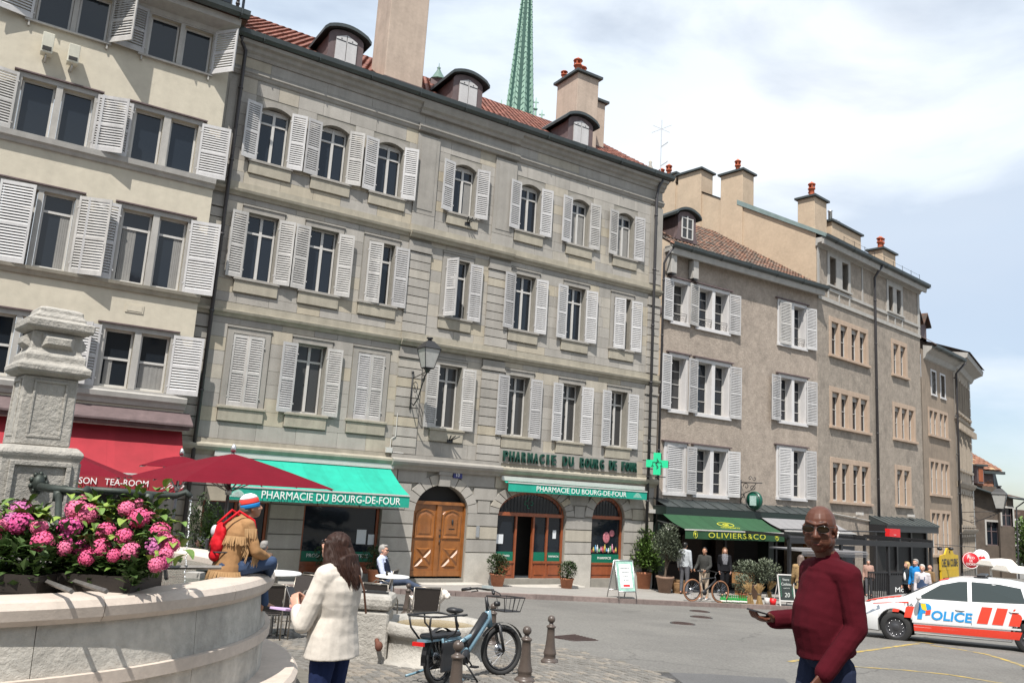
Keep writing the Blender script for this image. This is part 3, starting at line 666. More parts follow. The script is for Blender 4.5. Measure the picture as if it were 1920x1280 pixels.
for R_, zc in ((W4, 0), (W3, 1), (W2, 1), (W1, 2)):
    for u, v in ((R_[0], R_[1]), (R_[2], R_[3])):
        z0, z1 = u[2], u[3]; g = F1.mb(); e = .11
        g.box(u[0] - e, u[0], -.035, .1, z0, z1); g.box(v[1], v[1] + e, -.035, .1, z0, z1); g.box(u[1], v[0], -.03, .24, z0, z1); g.box(u[0] - e, v[1] + e, -.04, .02, z1 + .001, z1 + .13)
        g.build('window_surround', m_greyst, b1)
        if zc:
            g = F1.mb(); g.box(u[0] - .2, v[1] + .2, -.11, 0, z1 + .131, z1 + .165); g.build('drip_moulding', m_dorm, b1)
        for q in (u, v):
            k = dict(curtain=(.62, .98)) if (zc == 1 and R_ is W2 and q is not R_[2]) else (dict(curtain=(.1, .55)) if R_ is W2 else (dict(curtain=(.15, .4)) if q is W1[2] else (dict(curtain=(.1, .95)) if q is W1[3] else {})))
            window_unit(F1, b1, q[0] + .01, q[1] - .01, q[2], q[3], y=.13, transom=(.76 if R_ is W2 else (.5 if R_ is W1 else 0)), mull=False, m=m_wframe if R_ is not W2 else m_brownframe if False else m_wframe, fw=.05, **k)
# sill courses
g = F1.mb()
for x0, x1, z in ((-13.2, -11.2, 11.05), (-10.55, -8.6, 11.05)):
    g.box(x0, x1, -.10, .24, z - .05, z)
    for x in (x0 + .1, x1 - .1): g.box(x - .02, x + .02, -.08, 0, z - .18, z - .05)
g.build('window_ledge', m_greyst, b1)
molding(F1, b1, -16, XR + .02, [(-.02, 7.76), (.06, 7.78), (.10, 7.86), (.16, 7.9), (.18, 8.04), (-.02, 8.055)], m_greyst, 'sill_course')
molding(F1, b1, -16, XR + .02, [(-.02, 4.52), (.06, 4.54), (.10, 4.62), (.14, 4.66), (.16, 4.74), (-.02, 4.755)], m_tan, 'sill_course')
molding(F1, b1, -16, XR + .02, [(-.02, 1.60), (.06, 1.62), (.10, 1.72), (.18, 1.78), (.2, 1.9), (.12, 1.94), (.12, 2.0), (-.02, 2.015)], m_greyst, 'sill_course')
g = F1.mb(); g.prism([(0, 1.55), (-.62, 1.22), (-.62, 1.17), (-.5, 1.17), (0, 1.4)], -16, -8.0, 'x'); g.box(-16, -8.05, -.5, 0, 1.08, 1.165); g.build('shop_canopy', m_dorm, b1)
g = F1.mb(); g.box(-9.92, -9.48, -.02, 0, 4.0, 4.22); g.box(-9.88, -9.52, -.03, -.021, 4.04, 4.18); g.build('wall_plaque', m_cream, b1)
# shutters
def sh1(x, z, w_, h_, phi, m=m_shut, **k): return shutter(F1, b1, x, z, w_, h_, phi, m, y=-.06, pitch=.068, **k)
for z, h_, m, st_ in ((8.04, 1.52, m_shut, ((-13.1, L_open(8)), (-11.30, R_open(20)), (-10.45, L_open(6)), (-8.68, R_open(9)))),
                      (4.74, 2.02, m_shut, ((-13.08, -8), (-11.34, R_open(19)), (-10.38, L_open(6)), (-8.62, R_open(12)))),
                      (2.0, 1.56, m_shut, ((-13.08, L_open(9)), (-11.34, R_open(19)), (-10.40, L_open(7)), (-8.66, R_open(10)))),
                      (11.05, 1.30, m_shut, ((-13.05, L_open(12)), (-11.27, R_open(50)), (-10.42, L_open(7)), (-8.64, R_open(52))))):
    for x, phi in st_: sh1(x, z, .77, h_, phi, m, label='louvred shutter standing out from the wall' if phi in (R_open(50), R_open(52)) else None)
# eaves and upper roof
molding(F1, b1, -16, XR + .05, [(-.02, 12.3), (.06, 12.32), (.1, 12.45), (.55, 12.52), (.6, 12.75), (-.02, 12.78)], m_greyst, 'eaves_board')
g = F1.mb(); tile_rows(g, -16, -7.9, -.72, 12.80, 3.5, 15.2, dx=.26, n=14, rng=rg); o = g.build('roof_tiles', m_brtile, b1, fix=False); o['kind'] = 'stuff'
g = F1.mb(); g.poly([(-16, -.7, 12.76), (-7.92, -.7, 12.76), (-7.92, 3.5, 15.1), (-16, 3.5, 15.1)]); g.box(-16, -7.95, -.6, 9, 12.7, 12.75); g.build('roof', m_brtile, b1)
g = F1.mb(); g.box(-12, -8.15, .9, 5, 13.0, 16.5); o = g.build('attic_storey', m_greyst, b1)
g = F1.mb(); g.box(-8.05, -7.98, -.05, .0, 12.8, 16.0); g.box(-8.9, -8.2, .85, .9, 13.9, 15.5); g.build('attic_window', m_glass, b1)
pipe_run(F1, b1, [(-8.05, .6, 16.0), (-8.05, .6, 13.2)], .05)
gutter_run(F1, b1, -16, -7.95, 12.85, .60)
# two floodlight housings on the wall
def floodlight(fac, x, z, h_, lab, name='floodlight'):
    t = fac.root(name, lab, 'floodlight', group=None); t.location = fac.W(x, 0, z); 
    g = MB(); g.hexa([(-.13, -.32, 0), (.13, -.32, 0), (.13, -.05, 0), (-.13, -.05, 0), (-.13, -.40, h_), (.13, -.40, h_), (.13, -.12, h_), (-.13, -.12, h_)]); g.build('housing', mat('cream_plastic', (.62, .60, .50), .5), t, bev=.01)
    g = MB(); g.box(-.1, .1, -.345, -.31, .05, .24); g.build('lens', m_dark, t)
    g = MB(); g.tube([(0, -.2, 0), (0, -.2, -.1), (0, 0, -.14)], .02, 6); g.build('bracket', m_wframe, t); return t
floodlight(F1, -12.62, 10.18, .50, 'cream floodlight housing under the top left window, left one of the pair')
floodlight(F1, -12.02, 10.12, .46, 'cream floodlight housing under the top left window, right one of the pair')
# ================================================================ BUILDING 3 : brown-grey house with white shutters
m_rend3 = mat('brown_grey_render', (.325, .272, .225), .95, var=.2, scale=3.2, bump=.7, bscale=16, streak=.05, stain=.26, bdist=.03, fine=.14)
m_white3 = mat('white_painted_stone', (.56, .545, .54), .6, var=.06, scale=3, streak=.06)
F3 = Fac(5.714, 31.25, 57.5, -3.45)
b3 = F3.root('rendered_house', 'low brown-grey rendered house with white window frames above the green shop awning', 'building')
X1 = 9.5
w3 = {3: [(.58, 1.38, 7.02, 8.6), (1.98, 2.78, 7.02, 8.62), (2.92, 3.68, 7.02, 8.62), (6.9, 7.72, 7.1, 8.9), (7.86, 8.6, 7.1, 8.9)],
      2: [(.58, 1.38, 3.55, 5.6), (2.0, 2.82, 3.55, 5.6), (2.98, 3.78, 3.55, 5.6), (6.95, 7.72, 3.75, 5.6), (7.86, 8.6, 3.75, 5.6)],
      1: [(.45, 1.38, .42, 2.15), (2.0, 2.82, .42, 2.15), (2.98, 3.72, .42, 2.15), (6.85, 7.68, .55, 2.55), (7.82, 8.55, .55, 2.55)]}
hl = [q for r in w3.values() for q in r]
g = F3.mb(); wall(g, .02, X1, .1, 9.85, hl, .32); wall(g, .02, X1, -3.5, .1, [(.35, 9.2, -3.4, -.35)], .5); g.poly([(X1, 0, -3.5), (X1, 6, -3.5), (X1, 6, 9.8), (X1, 0, 9.8)]); g.build('wall', m_rend3, b3, fix=False)
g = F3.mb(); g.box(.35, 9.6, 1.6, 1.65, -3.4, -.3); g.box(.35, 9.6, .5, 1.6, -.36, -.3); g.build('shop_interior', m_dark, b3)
for r, ws in w3.items():
    for grp in ([ws[0]], ws[1:3], ws[3:5]):
        a, b, z0, z1 = grp[0][0], grp[-1][1], grp[0][2], grp[0][3]; g = F3.mb(); e = .12
        g.box(a - e, a + .012, -.05, .318, z0, z1); g.box(b - .012, b + e, -.05, .318, z0, z1); g.box(a - e, b + e, -.052, .31, z1 - .008, z1 + .14); g.box(a - e - .02, b + e + .02, -.09, .31, z0 - .14, z0 - .001)
        if len(grp) == 2: g.box(grp[0][1] - .012, grp[1][0] + .012, -.04, .317, z0, z1 - .009)
        g.build('window_surround', m_white3, b3, bev=.006)
        g = F3.mb(); g.box(a - e - .14, b + e + .1, -.13, 0, z1 + .142, z1 + .19); g.build('drip_moulding', m_dorm, b3)
        for q in grp: window_unit(F3, b3, q[0] + .04, q[1] - .02, q[2], q[3], y=.26, transom=0, mull=False, glaz=3, fw=.05, g=m_glass if q[0] > 1.5 else m_glassc)
        if r == 3:
            g = F3.mb()
            for q in grp:
                for z in (.28, .36): g.tube([(q[0], -.03, q[2] + z), (q[1], -.03, q[2] + z)], .01, 5)
                for k in range(5):
                    x = lerp(q[0], q[1], (k + .5) / 5); g.tube([(x + .05 * cos(t), -.03, q[2] + .14 + .07 * sin(t)) for t in (0, 1.2, 2.4, 3.6, 4.8, 6.0)], .008, 4)
            g.build('window_guard_rail', m_iron, b3)
        ee = random.Random(int(a * 10) + r)
        if r == 1 and a < 1: shutter(F3, b3, a + .0, z0, .9, z1 - z0 + .04, 4, m_shut, y=-.06, label='louvred shutter closed over its window'); continue
        lo = L_open(ee.uniform(5, 12)); 
        if (r == 3 and a > 6): lo = -6
        if (r == 1 and a > 6): lo = -10
        wd_ = .62; hh = z1 - z0 + .08
        if not (r == 1 and 1.5 < a < 2.5): shutter(F3, b3, a - .03, z0 - .04, .55 if a < 1 and r > 1 else .66 if a > 6 else .6, hh, lo, m_shut, y=-.07)
        elif r == 1: shutter(F3, b3, a - .03, z0 - .04, .6, hh, L_open(9), m_shut, y=-.1)
        if not (a < 1): shutter(F3, b3, b + .03, z0 - .04, .62, hh, R_open(ee.uniform(5, 10)), m_shut, y=-.07)
molding(F3, b3, .1, X1 + .05, [(-.02, 9.70), (.26, 9.72), (.28, 9.60), (.38, 9.60), (.42, 9.92), (.0, 9.95)], m_greyst, 'eaves_board')
gutter_run(F3, b3, .1, X1 + .12, 10.0, .30)
ln = 5.6
g = F3.mb(); tile_rows(g, .15, X1 + .1, -.4, 9.98, ln, 9.98 + (ln + .4) * .65, dx=.2, n=26, rng=rg); o = g.build('roof_tiles', m_brtile, b3, fix=False); o['kind'] = 'stuff'
g = F3.mb(); g.poly([(.1, -.38, 9.94), (X1 + .1, -.38, 9.94), (X1 + .1, ln, 13.8), (.1, ln, 13.8)]); g.box(.1, X1 + .1, -.3, 0, 9.86, 9.9); g.build('roof', m_brtile, b3)
dormer(F3, b3, 1.62, .35, 10.55, 1.0, 1.0, 2.2, glazed=True)
pipe_run(F3, b3, [(.2, -.4, 9.85), (.0, -.3, 9.5), (-.02, -.12, 9.2), (-.02, -.12, -3.1)], .045)
# vent housings
for k, x in enumerate((.35, 1.55)):
    t = F3.root('wall_vent_housing', 'grey metal housing under the eaves of the brown house, %s' % ('left one by the drain pipe' if k == 0 else 'right one above the first shutters'), 'housing', group=None); t.location = F3.W(x, 0, 8.85)
    g = MB(); g.box(-.15, .15, -.3, -.02, 0, .75); g.build('housing_body', m_greyst, t, bev=.01); g = MB(); g.box(-.1, .1, -.29, -.05, -.05, 0); g.build('housing_foot', m_iron, t)
# zinc canopy over the shops
g = F3.mb()
for k in range(14):
    x0, x1 = lerp(-.15, 9.45, k / 14), lerp(-.15, 9.45, (k + 1) / 14); g.poly([(x0, 0, .16), (x1, 0, .16), (x1, -.75, -.12), (x0, -.75, -.12)]); g.box(x0 - .012, x0 + .012, -.75, -.01, -.12, -.10); g.tube([(x0, -.01, .18), (x0, -.75, -.10)], .015, 4)
g.build('zinc_canopy', m_zinc, b3)
g = F3.mb(); g.box(-.15, 9.45, -.74, 0, -.42, -.13); g.build('fascia', mat('very_dark_green_paint', (.012, .022, .018), .45), b3)
for x0, x1 in ((.0, .35), (6.0, 6.4), (9.1, 9.45)): g = F3.mb(); g.box(x0, x1, -.25, .3, -3.5, -.42); g.build('shop_post', MATS['very_dark_green_paint'], b3)
for x in (1.3, 2.6, 4.5): # shelves with goods in the dark shop
    g = F3.mb(); g.box(x, x + 1.1, .9, 1.3, -3.2, -2.3); g.box(x, x + 1.1, 1.2, 1.5, -2.3, -1.2); g.build('shop_shelf', mat('shop_shelf_wood', (.03, .016, .01), .7, var=.5, scale=9), b3)
# ================================================================ BUILDING 4 : tall house with stone mullioned windows
F4 = Fac(13.733, 36.359, 49, -3.7)
b4 = F4.root('mullioned_house', 'tall grey-brown house with grouped stone-mullioned windows behind the maroon-sweatered man', 'building')
m_rend4 = mat('grey_brown_render', (.285, .243, .20), .95, var=.22, scale=2.8, bump=.7, bscale=13, streak=.07, stain=.32, bdist=.03, fine=.14)
m_pink = mat('pinkish_sandstone', (.40, .30, .225), .9, var=.1, scale=4, bump=.2, bscale=50, streak=.1)
X4 = 10.95
def group(x0, n, wd, gap, z0, z1, bigmid=False):
    wd, gap = wd + .075, gap - .05
    r = []; x = x0
    for k in range(n):
        r.append((x, x + wd, z0, z1)); x += wd + gap + (.22 if bigmid and k == n // 2 - 1 else 0)
    return r
G4 = [group(1.25, 4, .62, .20, 7.15, 8.72, True), group(7.65, 2, .56, .22, 7.15, 8.75), group(1.25, 4, .62, .20, 3.88, 5.45, True), group(7.65, 3, .56, .22, 3.9, 5.5),
      group(1.25, 4, .62, .20, .55, 2.25, True), group(7.75, 2, .56, .22, .6, 2.35)]
T4 = [(1.1, 1.72, 10.42, 11.8), (2.30, 2.92, 10.42, 11.8), (7.2, 7.72, 10.35, 11.7), (8.12, 8.66, 10.35, 11.7)]
hl = [q for gg_ in G4 for q in gg_] + T4
g = F4.mb(); wall(g, 0.0, X4, -3.7, 12.3, hl, .34); g.poly([(0, 0, -3.7), (0, 0, 12.3), (0, 9.5, 17.6), (0, 9.5, -3.7)]); g.poly([(X4, 0, -3.7), (X4, 8, -3.7), (X4, 8, 15), (X4, 0, 12.3)]); g.build('wall', m_rend4, b4, fix=False)
for gg_ in G4:
    a, b, z0, z1 = gg_[0][0], gg_[-1][1], gg_[0][2], gg_[0][3]; e = .2; g = F4.mb()
    g.box(a - e, a + .012, -.03, .17, z0, z1 - .009); g.box(b - .012, b + e, -.03, .17, z0, z1 - .009); g.box(a - e, b + e, -.03, .17, z1 - .008, z1 + .22); g.box(a - e - .06, b + e + .06, -.13, .17, z0 - .12, z0 - .001)
    for p, q in zip(gg_, gg_[1:]): g.box(p[1] - .012, q[0] + .012, -.03, .17, z0, z1 - .009)
    g.build('window_surround', m_pink, b4, bev=.008)
    for q in gg_: 
        o = window_unit(F4, b4, q[0], q[1], q[2], q[3], y=.15, transom=0, mull=False, glaz=1, fw=.045)
        g = MB(); g.box(0, q[1] - q[0], -.05, -.0, q[3] - q[2] - .22, q[3] - q[2]); g.build('blind_box', m_greyst, o)
for a, b in ((0, 1), (2, 3)):
    p, q = T4[a], T4[b]; g = F4.mb(); g.box(p[0] - .2, p[0], -.05, .3, p[2], p[3]); g.box(q[1], q[1] + .2, -.05, .3, p[2], p[3]); g.box(p[1], q[0], -.05, .3, p[2], p[3]); g.box(p[0] - .2, q[1] + .2, -.05, .02, p[3], p[3] + .3); g.box(p[0] - .25, q[1] + .25, -.12, .3, p[2] - .09, p[2] - .001)
    for x in (p[0] - .12, (p[1] + q[0]) / 2, q[1] + .1): g.box(x - .06, x + .06, -.04, 0, 9.75, p[2] - .09)
    g.build('window_surround', m_greyst, b4, bev=.006)
    for t_ in (p, q): window_unit(F4, b4, t_[0], t_[1], t_[2], t_[3], y=.26, transom=.78, glaz=2, fw=.04)
g = F4.mb()
for z0, z1, o_ in ((9.55, 9.72, .07), (10.12, 10.26, .05)): g.box(0, X4, -o_, 0, z0, z1)
g.box(0, .15, -.04, 0, 9.73, 12.0); g.box(X4 - .25, X4, -.04, 0, 9.73, 12.0); g.box(4.3, 4.42, -.04, 0, 10.27, 12.0); g.build('string_course', m_greyst, b4)
molding(F4, b4, -.1, X4 + .1, [(-.02, 12.0), (.06, 12.02), (.10, 12.14), (.28, 12.16), (.30, 12.06), (.38, 12.06), (.43, 12.36), (0, 12.38)], m_greyst, 'cornice')
gutter_run(F4, b4, -.12, X4 + .18, 12.46, .32)
pipe_run(F4, b4, [(5.6, -.5, 12.3), (5.5, -.3, 12.0), (5.45, -.14, 11.7), (5.45, -.14, -3.3)], .06)
g = F4.mb(); g.poly([(-.1, -.5, 12.42), (X4 + .12, -.5, 12.42), (X4 + .12, 9.5, 17.9), (-.1, 9.5, 17.9)]); g.build('roof', m_brtile, b4)
g = F4.mb(); g.hexa([(-.14, -.5, 12.34), (.05, -.5, 12.34), (.05, 4.2, 14.95), (-.14, 4.2, 14.95), (-.14, -.5, 12.52), (.05, -.5, 12.52), (.05, 4.2, 15.2), (-.14, 4.2, 15.2)]); g.build('verge_flashing', mat('pale_zinc', (.20, .26, .25), .5, metal=.2, var=.15), b4)
m_ch4 = mat('tan_chimney_render', (.46, .36, .26), .95, var=.1, scale=1.6, bump=.35, bscale=14, stain=.12, bdist=.02)
g = F4.mb(); g.box(-.02, -.005, .05, 9.5, -3, 13.0); 
g.build('party_wall_face', m_ch4, b4)
g = F4.mb(); g.prism([(.02, 12.62), (4.5, 15.1), (9.5, 17.8), (9.5, 8), (.02, 8)], -.04, -.022, 'x'); g.build('gable_render', m_ch4, b4)
chimney(F4, b4, -.12, .9, 3.9, 5.2, 12.0, 16.7, pots=[(.35, 4.5, 16.8, .12, .8)], m=m_ch4)
chimney(F4, b4, -.15, .9, 6.4, 7.9, 10.0, 17.4, pots=[], m=m_ch4)
chimney(F4, b4, -.10, .9, 8.1, 10.6, 10.0, 17.6, pots=[(.3, 8.9, 17.7, .13, .8), (.3, 9.4, 17.7, .12, .7)], m=m_ch4)
def c4x(px, py, o=-1.2): return F4.sz(px, py, o)
xa_, xb_ = c4x(1527, 380)[0], c4x(1550, 390)[0]; zt_ = c4x(1527, 368)[1]
chimney(F4, b4, xa_, xb_, 1.2, 2.1, 12.6, zt_, pots=[(xa_ + .3, 1.5, zt_ + .1, .13, .8), (xa_ + .62, 1.7, zt_ + .1, .12, .7)], m=m_ch4)
xa_, xb_ = c4x(1560, 425)[0], c4x(1614, 430)[0]; zt_ = c4x(1562, 416)[1]
chimney(F4, b4, xa_, xb_, 1.2, 2.3, 12.4, zt_, pots=[], m=m_ch4)
g = F4.mb(); g.lathe([(.32, zt_ + .1), (.36, zt_ + .35), (.22, zt_ + .4), (.22, zt_ + .45)], 12, (xa_ + 1.1, 1.7, 0)); g.lathe([(.1, zt_ + .3), (.1, zt_ + .75), (.14, zt_ + .8)], 10, (xa_ + .6, 1.6, 0)); o = g.build('metal_flue', m_alu, b4); o['kind'] = 'stuff'
xa_, xb_ = c4x(1655, 470)[0], c4x(1679, 480)[0]; zt_ = c4x(1658, 468)[1]
chimney(F4, b4, xa_, xb_, 1.2, 2.0, 12.4, zt_, pots=[(xa_ + .35, 1.5, zt_ + .1, .13, .75), (xa_ + .75, 1.6, zt_ + .1, .13, .85)], m=m_ch4)
g = F4.mb()
for k in range(9): x = 2 + k * 1.05; g.tube([(x, -.3, 12.5), (x, -.3, 12.95)], .012, 4)
g.tube([(2, -.3, 12.9), (10.4, -.3, 12.9)], .008, 4); g.build('roof_safety_wire', m_iron, b4)
g = F4.mb(); g.tube([(.1, -.05, .05), (5.2, -.05, -.28), (11, -.05, -.32)], .03, 5); g.build('wall_cable', m_greyst, b4)
# ---- far side chimney of the block, antenna
# ================================================================ BUILDING 5
F5 = Fac(22.33, 43.83, 45, -4.0)
b5 = F5.root('narrow_house', 'narrow brown house with stone-mullioned windows beyond the tall grey-brown one', 'building')
m_rend5 = mat('brown_render', (.26, .205, .155), .95, var=.12, scale=1.5, bump=.4, bscale=12, streak=.15, stain=.25, bdist=.02)
G5 = [group(.55, 4, .50, .18, 4.5, 5.8, True), group(.5, 4, .50, .18, 1.35, 3.05, True), group(.45, 4, .50, .18, -1.8, .35, True)]
T5 = [(1.05, 1.75, 6.75, 8.0), (2.55, 3.25, 6.75, 8.0)]
hl = [q for gg_ in G5 for q in gg_] + T5
g = F5.mb(); wall(g, -.5, 4.9, -4, 9.0, hl, .3); g.build('wall', m_rend5, b5, fix=False)
for gg_ in G5:
    a, b, z0, z1 = gg_[0][0], gg_[-1][1], gg_[0][2], gg_[0][3]; e = .16; g = F5.mb()
    g.box(a - e, a + .012, -.03, .10, z0, z1 - .009); g.box(b - .012, b + e, -.03, .10, z0, z1 - .009); g.box(a - e, b + e, -.03, .10, z1 - .008, z1 + .16); g.box(a - e - .06, b + e + .06, -.12, .10, z0 - .12, z0 - .001)
    for p, q in zip(gg_, gg_[1:]): g.box(p[1] - .012, q[0] + .012, -.03, .10, z0, z1 - .009)
    g.build('window_surround', m_pink, b5)
    for q in gg_: window_unit(F5, b5, q[0], q[1], q[2], q[3], y=.085, transom=0, mull=False, glaz=1, fw=.045)
for q in T5:
    g = F5.mb(); e = .1; g.box(q[0] - e, q[0], -.03, .2, q[2], q[3]); g.box(q[1], q[1] + e, -.03, .2, q[2], q[3]); g.box(q[0] - e, q[1] + e, -.03, .02, q[3], q[3] + e); g.box(q[0] - e, q[1] + e, -.06, .2, q[2] - e, q[2]); g.build('window_surround', m_white3, b5)
    window_unit(F5, b5, q[0], q[1], q[2], q[3], y=.15, transom=0, glaz=1, fw=.04)
molding(F5, b5, -.1, 5.0, [(0, 8.5), (.08, 8.55), (.18, 8.8), (.42, 9.0), (.5, 9.15), (0, 9.25)], m_greyst, 'coved_cornice'); gutter_run(F5, b5, -.1, 5.0, 9.2, .45)
pipe_run(F5, b5, [(4.85, -.7, 9.0), (4.75, -.2, 8.4), (4.75, -.12, -3.5)], .06)
g = F5.mb(); g.poly([(0, -.7, 9.2), (5, -.7, 9.2), (5, 5, 13), (0, 5, 13)]); g.build('roof', m_brtile, b5)
for k in range(3):
    g = F5.mb(); x = 1.2 + k * 1.3; g.prism([(x - .45, 10.2), (x - .45, 11.2), (x, 11.75), (x + .45, 11.2), (x + .45, 10.2)], 1.2, 4, 'y'); o = g.build('dormer', m_dorm, b5)
    g = F5.mb(); g.prism([(x - .6, 11.1), (x, 11.8), (x + .6, 11.1), (x + .6, 11.2), (x, 11.92), (x - .6, 11.2)], .95, 4, 'y'); g.build('dormer_roof', m_brtile, o)
# ================================================================ BUILDING 6 : palace with rows of tall narrow windows
c6 = F5.W(4.9, 0, 0)
F6 = Fac(c6.x, c6.y, 36, -5.0, off=.0)
b6 = F6.root('stone_palace', 'stone palace with close rows of tall narrow windows, at the far end of the terrace', 'building')
m_pal = mat('palace_stone', (.33, .28, .225), .9, var=.12, scale=2, bump=.3, bscale=18, streak=.15, stain=.2)
L6 = 6.6; RW = ((6.3, 8.2), (3.0, 5.3), (-.2, 1.55), (-2.6, -.9))
g = F6.mb(); wall(g, 0, L6, -6, 9.3, [(.55 + k * 1.0, 1.0 + k * 1.0, z0, z1) for k in range(6) for z0, z1 in RW], .35); g.poly([(L6, 0, -6), (L6, 8, -6), (L6, 8, 9.3), (L6, 0, 9.3)]); g.build('wall', m_pal, b6, fix=False)
for k in range(6):
    for z0, z1 in RW:
        x = .55 + k * 1.0; g = F6.mb(); g.box(x - .1, x, -.07, .34, z0, z1); g.box(x + .45, x + .55, -.07, .34, z0, z1); g.box(x - .12, x + .57, -.08, .0, z1, z1 + .16); g.box(x - .15, x + .6, -.16, .3, z0 - .14, z0); o = g.build('window_surround', m_pal, b6)
        window_unit(F6, b6, x, x + .45, z0, z1, y=.3, transom=.6, mull=False, fw=.04)
for zb, zz in ((1.9, .35), (-.75, .3), (5.6, .2)): molding(F6, b6, -.05, L6 + .1, [(-.02, zb), (.1, zb + .05), (.22, zb + zz * .7), (.24, zb + zz), (-.02, zb + zz + .02)], m_pal)
g = F6.mb()
for k in range(19): g.box(.2 + k * .4, .33 + k * .4, -.25, 0, 5.25, 5.6)
o = g.build('corbels', m_pal, b6); o['kind'] = 'stuff'
molding(F6, b6, -.1, L6 + .7, [(-.02, 8.8), (.12, 8.85), (.25, 9.1), (.6, 9.28), (.75, 9.34), (.8, 9.6), (-.02, 9.7)], m_greyst, 'deep_cornice')
for k in range(24):
    z = -5 + k * .58; g = F6.mb(); g.box(L6 - (.45 if k % 2 else .3), L6 + .04, -.06, .4, z + .02, z + .54); g.build('quoin', m_greyst, b6)
g = F6.mb(); g.poly([(0, -.9, 9.65), (L6 + .5, -.9, 9.65), (L6 + .5, 6, 12.0), (0, 6, 12.0)]); g.build('roof', m_brtile, b6)
# ================================================================ BUILDING 7 : old house with a patterned tile mansard
P7 = at(1824, 1000, 66)
F7 = Fac(P7.x, P7.y, 90, -9)
b7 = F7.root('old_tiled_house', 'old brown house with a patterned tile mansard and finial, last on the street', 'building')
m_wall7 = mat('dark_brown_render', (.095, .074, .058), .95, var=.2, scale=1.5, bump=.3, bscale=8, streak=.1, stain=.3)
m_tile7 = mat_two('patterned_tiles', (.22, .10, .06), (.30, .20, .11), .85, var=.2, scale=3, bump=.2)
def z7(px, py, o=0): return F7.sz(px, py, o)
xm, xe = z7(1870, 960)[0], z7(1899, 1000)[0]; zeL = z7(1845, 918)[1]; ze = z7(1876, 929)[1]; zm_ = z7(1850, 882)[1]; zt7 = z7(1840, 845)[1]; zl0 = z7(1826, 905)[1]
g = F7.mb()
wx1, wz1 = z7(1862, 978), z7(1862, 1022); wx2, wz2 = z7(1886, 952), z7(1886, 986); hl = [(wx1[0] - .55, wx1[0] + .45, wz1[1], wx1[1]), (wx2[0] - .5, wx2[0] + .35, wz2[1], wx2[1])]
wall(g, -3.5, xm, -12, zeL + .3, [hl[0]], .3); wall(g, xm, xe, -12, ze, [hl[1]], .3, y=-.25); g.poly([(xe, -.25, -12), (xe, 9, -12), (xe, 9, ze), (xe, -.25, ze)]); g.poly([(xm, 0, -12), (xm, -.25, -12), (xm, -.25, ze), (xm, 0, ze)]); g.build('wall', m_wall7, b7, fix=False)
for i, q in enumerate(hl):
    yo = 0 if i == 0 else -.25; g = F7.mb(); g.box(q[0] - .12, q[0], yo - .05, yo + .2, q[2], q[3]); g.box(q[1], q[1] + .12, yo - .05, yo + .2, q[2], q[3]); g.box(q[0] - .12, q[1] + .12, yo - .05, yo + .2, q[3], q[3] + .15); g.build('window_surround', m_greyst, b7); window_unit(F7, b7, q[0], q[1], q[2], q[3], y=yo + .2, transom=.6, fw=.04, m=m_dorm)
g = F7.mb(); x0_, x1_ = z7(1800, 900)[0], z7(1869, 900)[0]; zb_ = z7(1850, 926)[1]; tile_rows(g, x0_, x1_, .35, zb_ - .3, .62, zm_, dx=.42, n=9, rng=rg); g.build('mansard_tiles', m_tile7, b7, fix=False)['kind'] = 'stuff'
g = F7.mb(); g.box(x0_, x1_ + .02, .5, 6, zb_ - .6, zm_); g.build('mansard', m_dorm, b7)
x2_ = z7(1882, 900)[0]; g = F7.mb(); g.hexa([(x1_ + .03, .3, zb_ - .6), (x2_ + .25, .6, zb_ - .9), (x2_ + .25, 6, zb_ - .9), (x1_ + .03, 6, zb_ - .6), (x1_ + .03, .55, zm_), (x2_ - .1, .9, zm_ - .15), (x2_ - .1, 6, zm_ - .15), (x1_ + .03, 6, zm_)]); g.build('mansard_end', m_zinc, b7)
xr = z7(1853, 845)[0]; x3_ = z7(1885, 886)[0]
g = F7.mb(); g.loft([[(x0_, .1, zm_ + .06), (x3_, .1, zm_ - .06), (x3_, 6.5, zm_ - .06), (x0_, 6.5, zm_ + .06)], [(x0_, 2.6, zt7), (xr, 2.6, zt7), (xr, 2.9, zt7), (x0_, 2.9, zt7)]]); g.build('roof', m_tile7, b7)
g = F7.mb(); tile_rows(g, x0_, x1_, .05, zm_ + .1, 2.55, zt7 + .03, dx=.42, n=8, rng=rg, xclip=lambda u: (x0_, lerp(x3_ - .2, xr, u))); g.build('roof_tiles', m_tile7, b7, fix=False)['kind'] = 'stuff'
g = F7.mb(); g.box(x0_, x3_, .0, .3, zm_ - .22, zm_ + .0); g.build('roof_edge_board', m_zinc, b7)
zf7 = zt7; g = F7.mb(); g.lathe([(.16, zf7), (.09, zf7 + .25), (.2, zf7 + .32), (.05, zf7 + .5), (.12, zf7 + .6), (.02, zf7 + .75), (.008, zf7 + 1.0)], 10, (xr, 2.7, 0)); g.build('finial', m_dorm, b7)
xl1 = z7(1866, 932)[0]; g = F7.mb(); g.poly([(x0_, -.7, zl0 - .1), (xl1, -.7, z7(1866, 930)[1]), (xl1, .34, z7(1868, 922)[1]), (x0_, .34, zl0 + .5)]); g.build('lower_roof', m_brtile, b7); g = F7.mb(); g.tube([(x0_, -.74, zl0 - .15), (xl1 + .2, -.74, z7(1866, 930)[1] - .05)], .09, 6); g.build('gutter', m_zinc, b7)
